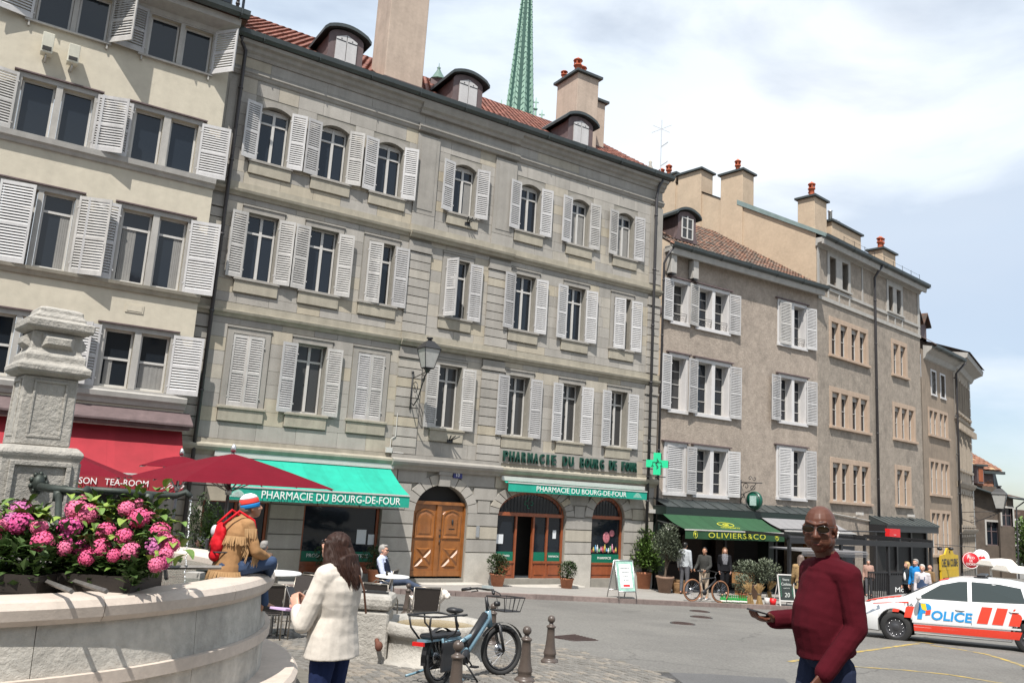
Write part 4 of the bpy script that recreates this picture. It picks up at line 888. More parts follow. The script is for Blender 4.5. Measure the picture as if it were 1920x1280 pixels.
x4_, z4_ = z7(1918, 935); x5_, z5_ = z7(1883, 905); g = F7.mb(); g.poly([(x5_ - .1, -.6, z7(1880, 930)[1]), (x4_, -.6, z4_), (x4_ - .5, 1.5, z4_ + .4), (x5_, 1.5, z5_)]); g.poly([(x4_, -.6, z4_), (x4_, 5, z4_), (x4_ - .5, 1.5, z4_ + .4)]); g.build('side_roof', m_brtile, b7); g = F7.mb(); g.tube([(x5_ - .1, -.64, z7(1880, 930)[1] - .06), (x4_, -.64, z4_ - .06)], .09, 6); g.build('gutter', m_zinc, b7)
g = F7.mb(); g.tube([(x4_ - .1, -.6, z4_ - .1), (xe + .2, -.3, z4_ - .7), (xe + .1, -.3, -8)], .06, 5); g.build('drain_pipe', m_pipe, b7)
xd0, xd1 = z7(1826, 890)[0], z7(1838, 890)[0]; zd0, zd1 = z7(1832, 906)[1], z7(1832, 874)[1]
g = F7.mb(); g.box(xd0, xd1, -.5, .5, zd0, zd1); o = g.build('dormer', m_dorm, b7); g = F7.mb(); g.box(xd0 + .08, xd1 - .08, -.54, -.505, zd0 + .15, zd1 - .15); g.build('dormer_door', m_woodred, o); g = F7.mb(); g.box(xd0 - .15, xd1 + .25, -.7, .5, zd1, zd1 + .15); g.build('dormer_roof', m_zinc, o)
# ================================================================ cathedral spire, roof turret, antenna, chimneys behind
Ysp = 95.0
bc = at(972, 222, Ysp); m_cop = mat('verdigris_copper', (.21, .34, .27), .7, var=.15, scale=.8, bump=.1, bscale=3, streak=.1)
m_copd = mat('dark_verdigris_seams', (.02, .07, .055), .8, var=.2)
sp = thing('cathedral_spire', 'slender green copper spire with herringbone plates rising behind the roofs', 'spire', (bc.x + .1, bc.y, bc.z - 6))
rb = 2.05; H = 32.0; zb = 0; base_r = 2.15
g = MB(); 
def spr(z): return base_r * (1 - z / H)
n8 = 8; a0 = .3
def spp(k, z, rr=1.0): a = a0 + k * 2 * pi / n8; return (spr(z) * rr * cos(a), spr(z) * rr * sin(a), z)
g.loft([[spp(k, 0, .985) for k in range(8)], [spp(k, H - .2, .985) for k in range(8)]]); g.build('spire_body', m_copd, sp)
nr = 34
for k in range(8):
    # herringbone plates: each a piece of its own where it can be told apart
    facing = Vector((cos(a0 + (k + .5) * pi / 4), sin(a0 + (k + .5) * pi / 4))).y < .1
    if not facing: continue
    for i in range(nr):
        za, zb2 = 2 + i * .78, 2 + (i + .72) * .78
        g = MB()
        for sgn in (0, 1):
            A, B = Vector(spp(k, za)), Vector(spp(k + 1, za)); C_, D = Vector(spp(k, zb2)), Vector(spp(k + 1, zb2)); dz = Vector((0, 0, .6))
            M_, N_ = (A + B) / 2, (C_ + D) / 2
            if sgn == 0: g.poly([A.lerp(M_, .12), M_.lerp(A, .03) - dz, N_.lerp(C_, .03) - dz, C_.lerp(N_, .12)])
            else: g.poly([M_.lerp(B, .03) - dz, B.lerp(M_, .12), D.lerp(N_, .12), N_.lerp(D, .03) - dz])
        g.build('copper_plate', m_cop, sp, fix=False)
g = MB()
for k in range(8):
    g.tube([spp(k, 0, 1.02), spp(k, H - 1, 1.02)], [.13, .04], 5)
for k in range(8):
    z = 1.0
    while z < 26:
        p = spp(k, z, 1.04); g.ell(p, (.12, .12, .16), 5, 3); z += .7
g.build('spire_ribs', m_cop, sp)
for px, py in ((940, 196), (1005, 192), (1016, 215)):
    q = at(px, py, Ysp); g = MB(); q = q - Vector((bc.x + .1, bc.y, bc.z - 6)); g.tube([(q.x, q.y, q.z - 5), (q.x, q.y, q.z + .6)], [.3, .05], 6); g.box(q.x - .35, q.x + .35, q.y - .05, q.y + .05, q.z - .1, q.z + .05); g.ell((q.x, q.y, q.z - .9), (.28, .28, .2), 6, 4); g.build('pinnacle', m_cop, sp)
# brown conical roof with a little lantern behind the ridge
q = at(812, 165, 36); t = thing('turret_roof', 'brown tiled roof slope seen between the big chimney and the middle dormer', 'roof', (q.x, q.y, q.z - 2))
g = MB(); g.loft([[(-3, 0, -3), (1.0, 0, -3), (1.0, 3, -3), (-3, 3, -3)], [(-1.6, 1.4, 3.6), (-1.5, 1.4, 3.6), (-1.5, 1.5, 3.6), (-1.6, 1.5, 3.6)]]); g.build('roof_slope', m_brtile, t)
q = at(821, 152, 30); t = thing('roof_lantern', 'small green copper lantern with a finial on the roof ridge', 'lantern turret', (q.x, q.y, q.z))
g = MB(); g.lathe([(.36, .0), (.30, .06), (.12, .36), (.05, .5), (.08, .55), (.02, .6), (.01, .75)], 8); g.build('lantern_roof', mat('dull_copper', (.10, .17, .14), .6), t); g = MB(); g.box(-.25, .25, -.25, .25, -.7, 0); g.build('lantern_body', m_dorm, t)
q = at(1238, 322, 38); t = thing('roof_antenna', 'thin tall television antenna mast behind the roofs', 'antenna', (q.x, q.y, q.z - 1.0)); g = MB()
g.tube([(0, 0, 0), (0, 0, 3.7)], .022, 5)
for z, l in ((3.2, .45), (2.4, .0), (1.35, 0), (.6, .0)):
    g.tube([(-l, -l * .4, z + .1), (l, l * .4, z - .05)], .008, 4); g.tube([(-l, l * .5, z - .1), (l, -l * .5, z + .15)], .008, 4)
g.build('mast', m_alu, t); g = MB()
for z in (2.3, 1.3, .7):
    g.tube([(0, 0, z), (.32, -.1, z + .2)], .012, 4)
    for k in range(6): x = .05 * k + .04; g.tube([(x, -.03 * k - .15, z + .035 * k), (x, -.03 * k + .15, z + .035 * k)], .006, 4)
g.build('antenna_elements', m_alu, t)['kind'] = 'stuff'
q = at(1219, 320, 40); t = thing('stone_finial', 'small pale stone finial peeping over the roof edge beside the antenna', 'finial', (q.x, q.y, q.z - .6)); g = MB(); g.lathe([(.2, 0), (.2, .5), (.1, .6), (.14, .75), (.06, .95), (.1, 1.05), (.01, 1.2)], 8); g.build('finial_stone', m_plinth, t)
# spotlights / CCTV on building 4
for px, py in ((1600, 962), (1697, 966)):
    s_, z_ = F4.sz(px, py); t = F4.root('security_camera', 'white security camera on the grey-brown wall above the %s' % ('bald man' if px < 1650 else 'small zinc roof beside the red sign'), 'camera'); t.location = F4.W(s_, 0, z_)
    g = MB(); g.box(-.07, .07, -.45, -.15, -.05, .07); g.build('camera_body', m_wframe, t); g = MB(); g.tube([(0, -.3, -.05), (0, -.15, -.15), (0, 0, -.15)], .02, 5); g.build('bracket', m_wframe, t)

# ================================================================ the houses across the square, behind the camera (they darken and fill the window reflections)
for k, (x, y, wd, h, rz, c, lab) in enumerate(((-24, -17, 24, 15.5, .25, (.40, .36, .29), 'cream house facing the pharmacy from across the square'), (3, -22, 26, 17, 0, (.33, .30, .26), 'grey house facing the pharmacy from across the square'), (30, -17, 24, 15, -.35, (.36, .31, .24), 'ochre house facing the pharmacy from across the square'))):
    zb_ = gY(-10) - .5; t = thing('opposite_house', lab, 'building', (x, y, zb_), rz); g = MB(); hl = []
    for i in range(7):
        for j in range(4): hl.append((-wd / 2 + 1.6 + i * wd / 7.4, -wd / 2 + 2.8 + i * wd / 7.4, 1.5 + j * 3.4, 3.6 + j * 3.4))
    g.M = Matrix.Rotation(pi, 4, 'Z'); wall(g, -wd / 2, wd / 2, 0, h, hl, .3); g.poly([(-wd / 2, 0, 0), (-wd / 2, 9, 0), (-wd / 2, 9, h), (-wd / 2, 0, h)]); g.poly([(wd / 2, 0, 0), (wd / 2, 9, 0), (wd / 2, 9, h), (wd / 2, 0, h)]); g.build('wall', mat('opposite_wall_%d' % k, c, .95), t, fix=False)
    for q in hl: g = MB(); g.M = Matrix.Rotation(pi, 4, 'Z'); g.poly([(q[0], .28, q[2]), (q[1], .28, q[2]), (q[1], .28, q[3]), (q[0], .28, q[3])]); g.build('window', m_glass, t, fix=False)
    g = MB(); g.M = Matrix.Rotation(pi, 4, 'Z'); g.prism([(-.6, h), (4.5, h + 3.2), (9.5, h)], -wd / 2, wd / 2, 'x'); g.build('roof', m_brtile, t)
# ================================================================ GROUND
m_asph = mat('worn_asphalt', (.158, .151, .138), .93, var=.10, scale=.9, bump=.6, bscale=38, stain=.14, bdist=.006, fine=.32, col2=(.135, .129, .119))
m_patch = mat('dark_asphalt_patch', (.10, .098, .098), .93, var=.1, scale=2, bump=.5, bscale=90, fine=.2)
m_pave = mat('pale_asphalt_pavement', (.27, .255, .235), .93, var=.1, scale=1.5, bump=.35, bscale=80, stain=.15, fine=.15)
m_kerb = mat('granite_kerb', (.20, .155, .14), .85, var=.25, scale=8, bump=.3, bscale=60, rnd=.2)
m_sett = mat_two('stone_setts', (.165, .155, .14), (.20, .175, .145), .85, var=.22, scale=14, bump=.5, bscale=45, stain=.2)
m_yel = mat('yellow_road_paint', (.42, .29, .06), .8, var=.3, scale=9, bump=.2, bscale=60, col2=(.20, .175, .12))
m_joint = mat('sandy_joint', (.13, .12, .10), .95, var=.25, scale=10)
def crack_nodes(m):
    t_ = m.node_tree; n = t_.nodes.new; l = t_.links.new; b = t_.nodes['Principled BSDF']; src = b.inputs['Base Color'].links[0].from_socket
    geo = n('ShaderNodeNewGeometry'); nz = n('ShaderNodeTexNoise'); nz.inputs['Scale'].default_value = 1.4; nz.inputs['Detail'].default_value = 4; l(geo.outputs['Position'], nz.inputs[0])
    va = n('ShaderNodeVectorMath'); va.operation = 'ADD'; l(geo.outputs['Position'], va.inputs[0]); l(nz.outputs['Color'], va.inputs[1])
    vo = n('ShaderNodeTexVoronoi'); vo.feature = 'DISTANCE_TO_EDGE'; vo.inputs['Scale'].default_value = .28; l(va.outputs[0], vo.inputs['Vector'])
    mr = n('ShaderNodeMapRange'); mr.inputs[1].default_value = .0; mr.inputs[2].default_value = .012; mr.inputs[3].default_value = .62; mr.inputs[4].default_value = 1.0; l(vo.outputs['Distance'], mr.inputs[0])
    n3 = n('ShaderNodeTexNoise'); n3.inputs['Scale'].default_value = .5; l(geo.outputs['Position'], n3.inputs[0]); r3 = n('ShaderNodeMapRange'); r3.inputs[1].default_value = .5; r3.inputs[2].default_value = .58; l(n3.outputs[0], r3.inputs[0])
    mx = n('ShaderNodeMix'); l(r3.outputs[0], mx.inputs[0]); mx.inputs[2].default_value = 1.0; l(mr.outputs[0], mx.inputs[3])
    vs = n('ShaderNodeVectorMath'); vs.operation = 'SCALE'; l(src, vs.inputs[0]); l(mx.outputs[0], vs.inputs['Scale']); l(vs.outputs[0], b.inputs['Base Color'])
crack_nodes(m_asph)
def Foff(F, px, py, s):
    r = ray(px, py); A = Matrix((F.n, Vector((0, 0, 1)), -r)).transposed(); t = A.inverted() @ (-(F.o + F.d * s)); return t[0], t[1]
g = MB(); xs = [-400, -150, -60, -30, -20, -14, -10, -7, -5, -3, -1, 1, 3, 5, 7, 9, 12, 16, 22, 30, 45, 70, 120, 250, 500]; ys = [-60, -20, -5, 0, 2, 4, 6, 8, 10, 12, 14, 16, 18, 20, 22, 24, 26, 28, 30, 33, 36, 40, 46, 54, 64, 80, 110, 150, 250, 400, 900, 2500]
ids = {(i, j): g.p((x, y, gz(x, y))) for i, x in enumerate(xs) for j, y in enumerate(ys)}
for i in range(len(xs) - 1):
    for j in range(len(ys) - 1): g.face([ids[i, j], ids[i + 1, j], ids[i + 1, j + 1], ids[i, j + 1]])
g.build('road', m_asph, kind='structure')
def gp3(x, y, h=0): return Vector((x, y, gz(x, y) + h))
def strip(mb, pts, wd, h=.004):
    for a, b in zip(pts, pts[1:]):
        a, b = Vector(a), Vector(b); d = (b - a); d.z = 0; L_ = d.length; d.normalize(); n_ = Vector((-d.y, d.x, 0)) * wd / 2; k = max(1, int(L_ / .5))
        for i in range(k):
            u, v = a + d * L_ * i / k, a + d * L_ * (i + 1) / k
            mb.poly([gp3(u.x - n_.x, u.y - n_.y, h), gp3(v.x - n_.x, v.y - n_.y, h), gp3(v.x + n_.x, v.y + n_.y, h), gp3(u.x + n_.x, u.y + n_.y, h)])
# raised pavement along the fronts
kp = [gpt(*q) for q in ((640, 1108), (850, 1116), (1000, 1122), (1200, 1131), (1440, 1141), (1640, 1152))]
kp = [kp[0] + (kp[0] - kp[1]) * 1.6] + kp + [kp[-1] + Vector((9, 3.0, 0))]
fp = [F2.W(-9, 0, -2.82), F2.W(-3.5, 0, -2.86), F2.W(0, 0, -2.9), F2.W(4, 0, -2.98), F2.W(8.4, 0, -3.1), F3.W(5, 0, -3.25), F3.W(10.1, 0, -3.4), F4.W(8, 0, -3.55)]
fp[0] = F2.W(-14, .2, -2.8)
g = MB(); rows_ = []
for a, b in zip(kp, fp):
    a = Vector((a.x, a.y, gz(a.x, a.y) + .13)); r_ = [a.lerp(b, t) for t in (0, .25, .5, .75, 1.02)]
    for q in r_[1:]: q.z = max(q.z, gz(q.x, q.y) + .05)
    rows_.append(r_)
def densify(rows_, k=6):
    o = []
    for A, B in zip(rows_, rows_[1:]):
        for i in range(k): o.append([a.lerp(b, i / k) for a, b in zip(A, B)])
    o.append(rows_[-1])
    for r_ in o:
        for q in r_: q.z = max(q.z, gz(q.x, q.y) + .05)
    return o
g.loft(densify(rows_), closed=False, cap0=False, cap1=False); g.build('pavement', m_pave, kind='structure')
kb = bpy.data.objects.new('kerb', None); COL.objects.link(kb); kb['kind'] = 'structure'
for a, b in zip(kp, kp[1:]):
    L_ = (b - a).length; k = int(L_ / 1.1) or 1; d = (b - a).normalized(); n_ = Vector((d.y, -d.x, 0)) * .16
    for i in range(k):
        u, v = a.lerp(b, i / k) + d * .006, a.lerp(b, (i + 1) / k) - d * .006; g = MB(); g.rn = rg.random()
        zz = lambda q: gz(q.x, q.y) + .137
        g.hexa([(u.x + n_.x, u.y + n_.y, zz(u) - .3), (v.x + n_.x, v.y + n_.y, zz(v) - .3), (v.x, v.y, zz(v) - .3), (u.x, u.y, zz(u) - .3), (u.x + n_.x, u.y + n_.y, zz(u)), (v.x + n_.x, v.y + n_.y, zz(v)), (v.x, v.y, zz(v)), (u.x, u.y, zz(u))])
        g.build('kerb_stone', m_kerb, kb)
def pav_z(x, y):
    """height of the walking surface"""
    best = gz(x, y); p = Vector((x, y))
    for (a, b), (c, d) in zip(zip(kp, kp[1:]), zip(fp, fp[1:])):
        e = b - a; t = ((x - a.x) * e.x + (y - a.y) * e.y) / (e.x ** 2 + e.y ** 2)
        if -.02 <= t <= 1.02:
            q = a.lerp(b, t); f = c.lerp(d, t); s_ = (p - q.to_2d()).dot((f - q).to_2d()) / ((f - q).to_2d().length ** 2)
            if s_ > 0: return max(lerp(gz(q.x, q.y) + .13, f.z, min(1, s_)), gz(x, y) + .05)
    return best
def stand(px, py):
    """where a thing whose foot is seen at this direction stands on the pavement"""
    r = ray(px, py); lo, hi = 1.0, 80.0
    for i in range(400):
        m = 1 + i * .12; p = r * (m / r.y)
        if p.z < pav_z(p.x, p.y): break
    p = r * (m / r.y); return Vector((p.x, p.y, pav_z(p.x, p.y)))
# setts round the fountain and the bicycle
def in_setts(x, y): return (x + 3.6) ** 2 / 5.9 ** 2 + (y - 10.2) ** 2 / 5.2 ** 2 < 1 and y > 4.5
sb = MB(); N_ = 60
sb.poly([gp3(-3.6 + 5.97 * cos(2 * pi * k / N_), 10.2 + 5.27 * sin(2 * pi * k / N_), .004) for k in range(N_)])
sb = MB()
for i in range(26):
    for j in range(26):
        x0, y0 = -9.6 + i * .46, 4.9 + j * .42
        if in_setts(x0 + .23, y0 + .2): sb.poly([gp3(x0, y0, .004), gp3(x0 + .46, y0, .004), gp3(x0 + .46, y0 + .42, .004), gp3(x0, y0 + .42, .004)])
so_ = sb.build('cobble_paving', m_joint, kind='structure')
cand = []
FC = Vector((-5.08, 7.9)); FR = 2.88
r2 = random.Random(5); step = .115
for j in range(92):
    R_ = 3.62 + j * .118; nn = int(2 * pi * R_ / .15)
    for i in range(nn):
        a = 2 * pi * (i + .5 * (j % 2)) / nn; x, y = FC.x + R_ * cos(a), FC.y + R_ * sin(a)
        if not in_setts(x, y) or x < -4.2 or y < 5.2: continue
        if x < -2.2 + (9 - y) * .0 and y < 8: pass
        cand.append((x, y, a, R_))
cand.sort(key=lambda q: q[1] + abs(q[0] + .3) * .6 + (3 if q[0] < -2.3 else 0))
big = MB()
for k, (x, y, a, R_) in enumerate(cand):
    tg_ = MB() if k < 290 else big; tg_.rn = r2.random(); h_ = .012 + r2.uniform(-.004, .006); w1, w2 = .066 + r2.uniform(-.006, .004), .05 + r2.uniform(-.004, .003)
    t_, n_ = Vector((-sin(a), cos(a))), Vector((cos(a), sin(a))); c_ = Vector((x, y)); P = []
    for su, sv in ((-1, -1), (1, -1), (1, 1), (-1, 1)): q = c_ + t_ * w1 * su + n_ * w2 * sv; P.append(q)
    T_ = [c_.lerp(q, .84) for q in P]
    lo = [tg_.p(gp3(q.x, q.y, .002)) for q in P]; hi = [tg_.p(gp3(q.x, q.y, h_ + .006)) for q in T_]
    for i in range(4): tg_.face([lo[i], lo[(i + 1) % 4], hi[(i + 1) % 4], hi[i]])
    tg_.face(hi)
    if tg_ is not big: tg_.build('sett', m_sett, so_, fix=False)
big.build('small_setts', m_sett, so_, fix=False)['kind'] = 'stuff'
# patch, markings
g = MB(); A = [gpt(*q) for q in ((1190, 1258), (1330, 1263), (1470, 1272), (1500, 1300), (1180, 1330), (1090, 1300))]; cpt = sum(A, Vector()) / 6
for a, b in zip(A, A[1:] + A[:1]): g.poly([gp3(cpt.x, cpt.y, .004), gp3(a.x, a.y, .004), gp3(b.x, b.y, .004)])
g.build('asphalt_patch', m_patch, kind='structure')
for pts, wd in ((((1480, 1240), (1560, 1228), (1640, 1217), (1722, 1206)), .11), (((1722, 1203), (1745, 1206)), .28), (((1745, 1209), (1800, 1217), (1850, 1226), (1890, 1238), (1960, 1262)), .11), (((1600, 1249), (1700, 1256), (1780, 1264), (1900, 1284)), .11)):
    g = MB(); strip(g, [gpt(*q) for q in pts], wd); g.build('road_marking', m_yel, kind='structure')
m_iron2 = mat('cast_iron', (.075, .05, .045), .7, var=.3, scale=14, metal=.4, bump=.3)
for k, ((px, py), wh) in enumerate((((1280, 1169), 'nearest of the three'), ((1315, 1157), 'middle one of the three'), ((1312, 1146), 'farthest of the three'))):
    p = gpt(px, py); t = thing('manhole_cover', 'round cast iron manhole cover in the road, %s' % wh, 'manhole cover', p); g = MB(); n_ = 24
    g.lathe([(.001, .012), (.22, .012), (.225, .006), (.235, .006), (.25, .012), (.26, .003)], n_); 
    for i in range(-3, 4): w7 = sqrt(.2 ** 2 - (i * .055) ** 2); g.box(-w7, w7, i * .055 - .012, i * .055 + .012, .012, .018)
    g.build('cover', m_iron2, t); g = MB(); g.lathe([(.255, .013), (.285, .011), (.29, .002)], n_, caps=False); g.build('cover_rim', m_iron, t)
p = gpt(1076, 1197); t = thing('drain_grate', 'small square iron drain grate in the road beyond the bollards', 'drain', p, .7); g = MB()
g.box(-.3, .3, -.3, .3, .002, .01); [g.box(-.28, .28, -.26 + i * .08, -.22 + i * .08, .011, .022) for i in range(7)]; g.build('grate', m_iron2, t)
# ================================================================ FOUNTAIN
m_lime = mat('rough_limestone', (.37, .35, .315), .92, var=.14, scale=3, bump=.9, bscale=17, stain=.25, bdist=.03, streak=.12)
m_limes = mat('smooth_limestone_rim', (.50, .43, .37), .75, var=.1, scale=3, bump=.25, bscale=40, stain=.18)
m_basin = mat('basin_limestone', (.46, .435, .39), .85, var=.2, scale=2.5, bump=1.0, bscale=20, stain=.35, streak=.18, bdist=.015, fine=.12)
zr = -.90; zg = gz(FC.x, FC.y) ; fz = gz(-3, 5.5)
ft = thing('stone_fountain', 'large round stone fountain with a carved pillar and iron spouts in the foreground', 'fountain', (FC.x, FC.y, fz))
def arcseg(mb, prof, a0, a1, n=6):
    rings = []
    for k in range(n + 1): a = lerp(a0, a1, k / n); rings.append([(r * cos(a), r * sin(a), z - fz) for r, z in prof])
    o = mb.smooth; mb.smooth = False; mb.loft(rings); mb.smooth = o
nseg = 14
for k in range(nseg):
    a0, a1 = 2 * pi * k / nseg + .1, 2 * pi * (k + 1) / nseg + .1; e = .0009
    g = MB(); arcseg(g, [(2.52, fz - .3), (2.89, fz - .3), (2.885, zr - .55), (2.86, zr - .17), (2.52, zr - .17)], a0 + e, a1 - e, 8); g.build('basin_panel', m_basin, ft)
    g = MB(); arcseg(g, [(2.54, zr - .168), (2.90, zr - .168), (2.93, zr - .13), (2.94, zr - .06), (2.91, zr - .015), (2.88, zr), (2.60, zr), (2.54, zr - .04)], a0 + .14 + e, a1 + .14 - e, 8); g.build('coping_stone', m_limes, ft)
g = MB(); arcseg(g, [(2.885, zr - .60), (2.935, zr - .60), (2.935, zr - .51), (2.885, zr - .51)], radians(-75), radians(60), 40); arcseg(g, [(2.885, zr - .60), (2.92, zr - .60), (2.92, zr - .51), (2.885, zr - .51)], radians(-180), radians(-80), 24); g.build('stone_strap', m_limes, ft)
g = MB(); arcseg(g, [(2.5, fz - .4), (3.22, fz - .4), (3.25, fz + .02), (3.21, fz + .06), (2.5, fz + .06)], -pi, pi, 64); g.build('fountain_step', m_limes, ft)
g = MB(); g.lathe([(.001, -1.5 - fz), (2.5, -1.5 - fz)], 40); g.build('basin_floor', m_basin, ft, fix=False)
m_water = mat('fountain_water', (.035, .05, .04), .04, var=.25, scale=3, bump=.5, bscale=9, spec=.8, bdist=.03, fine=0)
g = MB(); g.lathe([(.001, -.99 - fz), (2.5, -.99 - fz)], 48); g.build('water', m_water, ft, fix=False)
# pillar
pp = Vector((-4.41, 7.85)) - FC; prz = radians(41); 
PW = 1.0
def sq(w_, z): w_ *= PW; return [(-w_, -w_, z), (w_, -w_, z), (w_, w_, z), (-w_, w_, z)]
PM = Matrix.Translation((pp.x, pp.y, -fz)) @ Matrix.Rotation(prz, 4, 'Z')
PW = .84
def pil(prof, name, m=m_lime, bev=.012):
    g = MB(); g.M = PM; g.loft([sq(w_, z) for w_, z in prof]); return g.build(name, m, ft, bev=bev)
pil([(.44, -1.5), (.44, -.6), (.42, -.5)], 'pillar_foot'); pil([(.385, -.499), (.385, .02), (.39, .05), (.41, .075), (.41, .11), (.35, .16)], 'pillar_base')
pil([(.28, .161), (.27, .80)], 'pillar_shaft')
pil([(.30, .801), (.37, .84), (.37, .90), (.31, .93), (.31, 1.0), (.26, 1.04), (.25, 1.22)], 'pillar_neck')
pil([(.27, 1.221), (.345, 1.25), (.345, 1.33), (.26, 1.34), (.26, 1.38), (.23, 1.40), (.225, 1.45), (.15, 1.47)], 'pillar_cap')
PW = 1.0; SXY = Matrix.Diagonal((.84, .84, 1, 1))
for rz in range(4):
    g = MB(); g.M = PM @ SXY @ Matrix.Rotation(rz * pi / 2, 4, 'Z')
    o = .272
    for x0, x1, z0, z1 in ((-.17, -.145, .26, .74), (.145, .17, .26, .74), (-.17, .17, .235, .26), (-.17, .17, .74, .765)): g.box(x0, x1, -o - .015, -o + .02, z0, z1)
    g.build('pillar_panel_frame', m_lime, ft, bev=.004); g = MB(); g.M = PM @ SXY @ Matrix.Rotation(rz * pi / 2, 4, 'Z')
    g.loft([[(-.17, -.25, 1.06), (.17, -.25, 1.06), (.17, -.25, 1.20), (-.17, -.25, 1.20)], [(-.12, -.325, 1.10), (.12, -.325, 1.10), (.12, -.325, 1.16), (-.12, -.325, 1.16)]]); g.build('pillar_diamond', m_lime, ft, bev=.004); g = MB(); g.M = PM @ SXY @ Matrix.Rotation(rz * pi / 2, 4, 'Z')
    for x0, x1, z0, z1 in ((-.3, -.25, -.45, -.02), (.25, .3, -.45, -.02), (-.3, .3, -.02, .02), (-.3, .3, -.49, -.45)): g.box(x0, x1, -.42, -.39, z0, z1)
    g.build('pillar_carving', m_lime, ft, bev=.004)
m_bronze = mat('old_bronze', (.045, .055, .048), .55, var=.35, scale=12, metal=.5, bump=.2)
for x, y in ((0, -.40), (-.40, 0)):
    g = MB(); g.M = PM @ SXY
    for k in range(9): a = k * 2 * pi / 9; g.ell((x + (.075 * cos(a) if y else 0), y + (.075 * cos(a) if not y else 0), -.17 + .08 * sin(a)), (.024, .024, .024), 7, 5)
    g.ell((x, y, -.17), (.07, .07, .08), 8, 6)
    g.build('spout_mask', m_bronze, ft)
L0 = lambda px, py, Y: at(px, py, Y) - Vector((FC.x, FC.y, fz))
g = MB(); g.tube([L0(75, 912, 7.45), L0(110, 917, 7.35), L0(155, 922, 7.3), L0(165, 916, 7.35)], .035, 8)
g.tube([L0(160, 917, 7.4), L0(240, 922, 7.6), L0(300, 928, 7.85), L0(330, 929, 7.95), L0(348, 922, 8.0), L0(358, 932, 8.0)], .03, 8)
for px in (120, 215, 262, 310): q = L0(px, 918 + (px - 110) * .055, 7.35 + (px - 110) * .003); g.tube([q - Vector((.02, 0, 0)), q + Vector((.02, 0, 0))], .045, 8)
g.build('spout_pipe', m_bronze, ft)
for (a, b) in (((111, 920, 7.35), (104, 1078, 6.9)), ((279, 925, 7.75), (270, 1070, 7.75))):
    g = MB(); g.tube([L0(*a), L0(*b)], .028, 8); g.tube([L0(*a), L0(*a) - Vector((0, 0, .09))], .045, 8); g.build('pipe_stand', m_bronze, ft)
g = MB(); r3 = random.Random(2)
p0 = L0(358, 933, 8.0)
for k in range(46): t_ = k / 46; g.ell((p0.x + .10 * t_ * .4 + r3.uniform(-.008, .008), p0.y, p0.z - .82 * t_ + r3.uniform(-.01, .01)), (.006, .006, .011), 5, 4)
g.build('falling_water', mat('water_drops', (.75, .78, .8), .1, spec=.8, var=0), ft)['kind'] = 'stuff'
for a, b in (((70, 1083, 6.4), (135, 1108, 5.75)), ((120, 1083, 6.5), (200, 1108, 5.95)), ((305, 1063, 7.4), (415, 1063, 7.6)), ((310, 1068, 7.35), (312, 1085, 7.3))):
    g = MB(); A_, B_ = L0(*a), L0(*b); g.tube([A_, B_], .018, 4); g.build('metal_bar', mat('galvanised_bar', (.16, .15, .14), .5, metal=.5, var=.3, scale=10), ft)
g = MB(); q = L0(366, 1080, 8.3); g.box(q.x - .07, q.x + .07, q.y - .07, q.y + .07, q.z - .2, q.z + .04); g.build('pipe_stub', m_greyst, ft)
g = MB(); q = L0(393, 1076, 8.5); g.box(q.x - .12, q.x + .12, q.y - .05, q.y + .1, q.z - .2, q.z + .04); g.build('metal_plate', m_bronze, ft)
g = MB(); q = L0(408, 1094, 7.55); g.ell((q.x, q.y, q.z), (.11, .11, .03), 10, 5); g.build('water_inlet', m_greyst, ft)
# planters with hydrangeas
m_crate = mat('shade_darkened_planter_wood', (.016, .011, .008), .6, var=.4, scale=6, streak=.3)  # dark brown wood, with the shade on the boxes mixed into its colour
m_leaf = mat('hydrangea_leaf', (.10, .175, .03), .5, var=.35, scale=9, spec=.5)
m_leaf_shade = mat('shaded_hydrangea_leaf', (.05, .095, .02), .6, var=.35, scale=9)  # darker copy of the leaf green, paints in shade between the blooms
m_leaf2 = mat('hydrangea_young_leaf', (.19, .27, .04), .5, var=.3, scale=9)
m_pinks = [mat('pink_petals', (.60, .08, .20), .7, var=.3, scale=40, fine=0), mat('magenta_petals', (.52, .06, .22), .7, var=.35, scale=40, fine=0), mat('mauve_petals', (.46, .12, .30), .7, var=.35, scale=35, fine=0), mat('rose_petals', (.62, .13, .25), .7, var=.3, scale=40, fine=0)]
def leafmesh(name, m, l=.10, w_=.06):
    g = MB(); N6 = 5; L_ = [];
    for k in range(N6 + 1):
        t_ = k / N6; ww = w_ / 2 * sin(pi * min(1, t_ * .9 + .08)) ** .8; z = .25 * l * t_ * (1 - t_) * 2 - .15 * l * t_ * t_; L_.append((t_ * l, ww, z))
    for (x0, a, z0), (x1, b, z1) in zip(L_, L_[1:]): g.poly([(x0, 0, z0), (x1, 0, z1), (x1, b, z1 + b * .35), (x0, a, z0 + a * .35)]); g.poly([(x0, 0, z0), (x0, -a, z0 + a * .35), (x1, -b, z1 + b * .35), (x1, 0, z1)])
    return g.mesh(name, m)
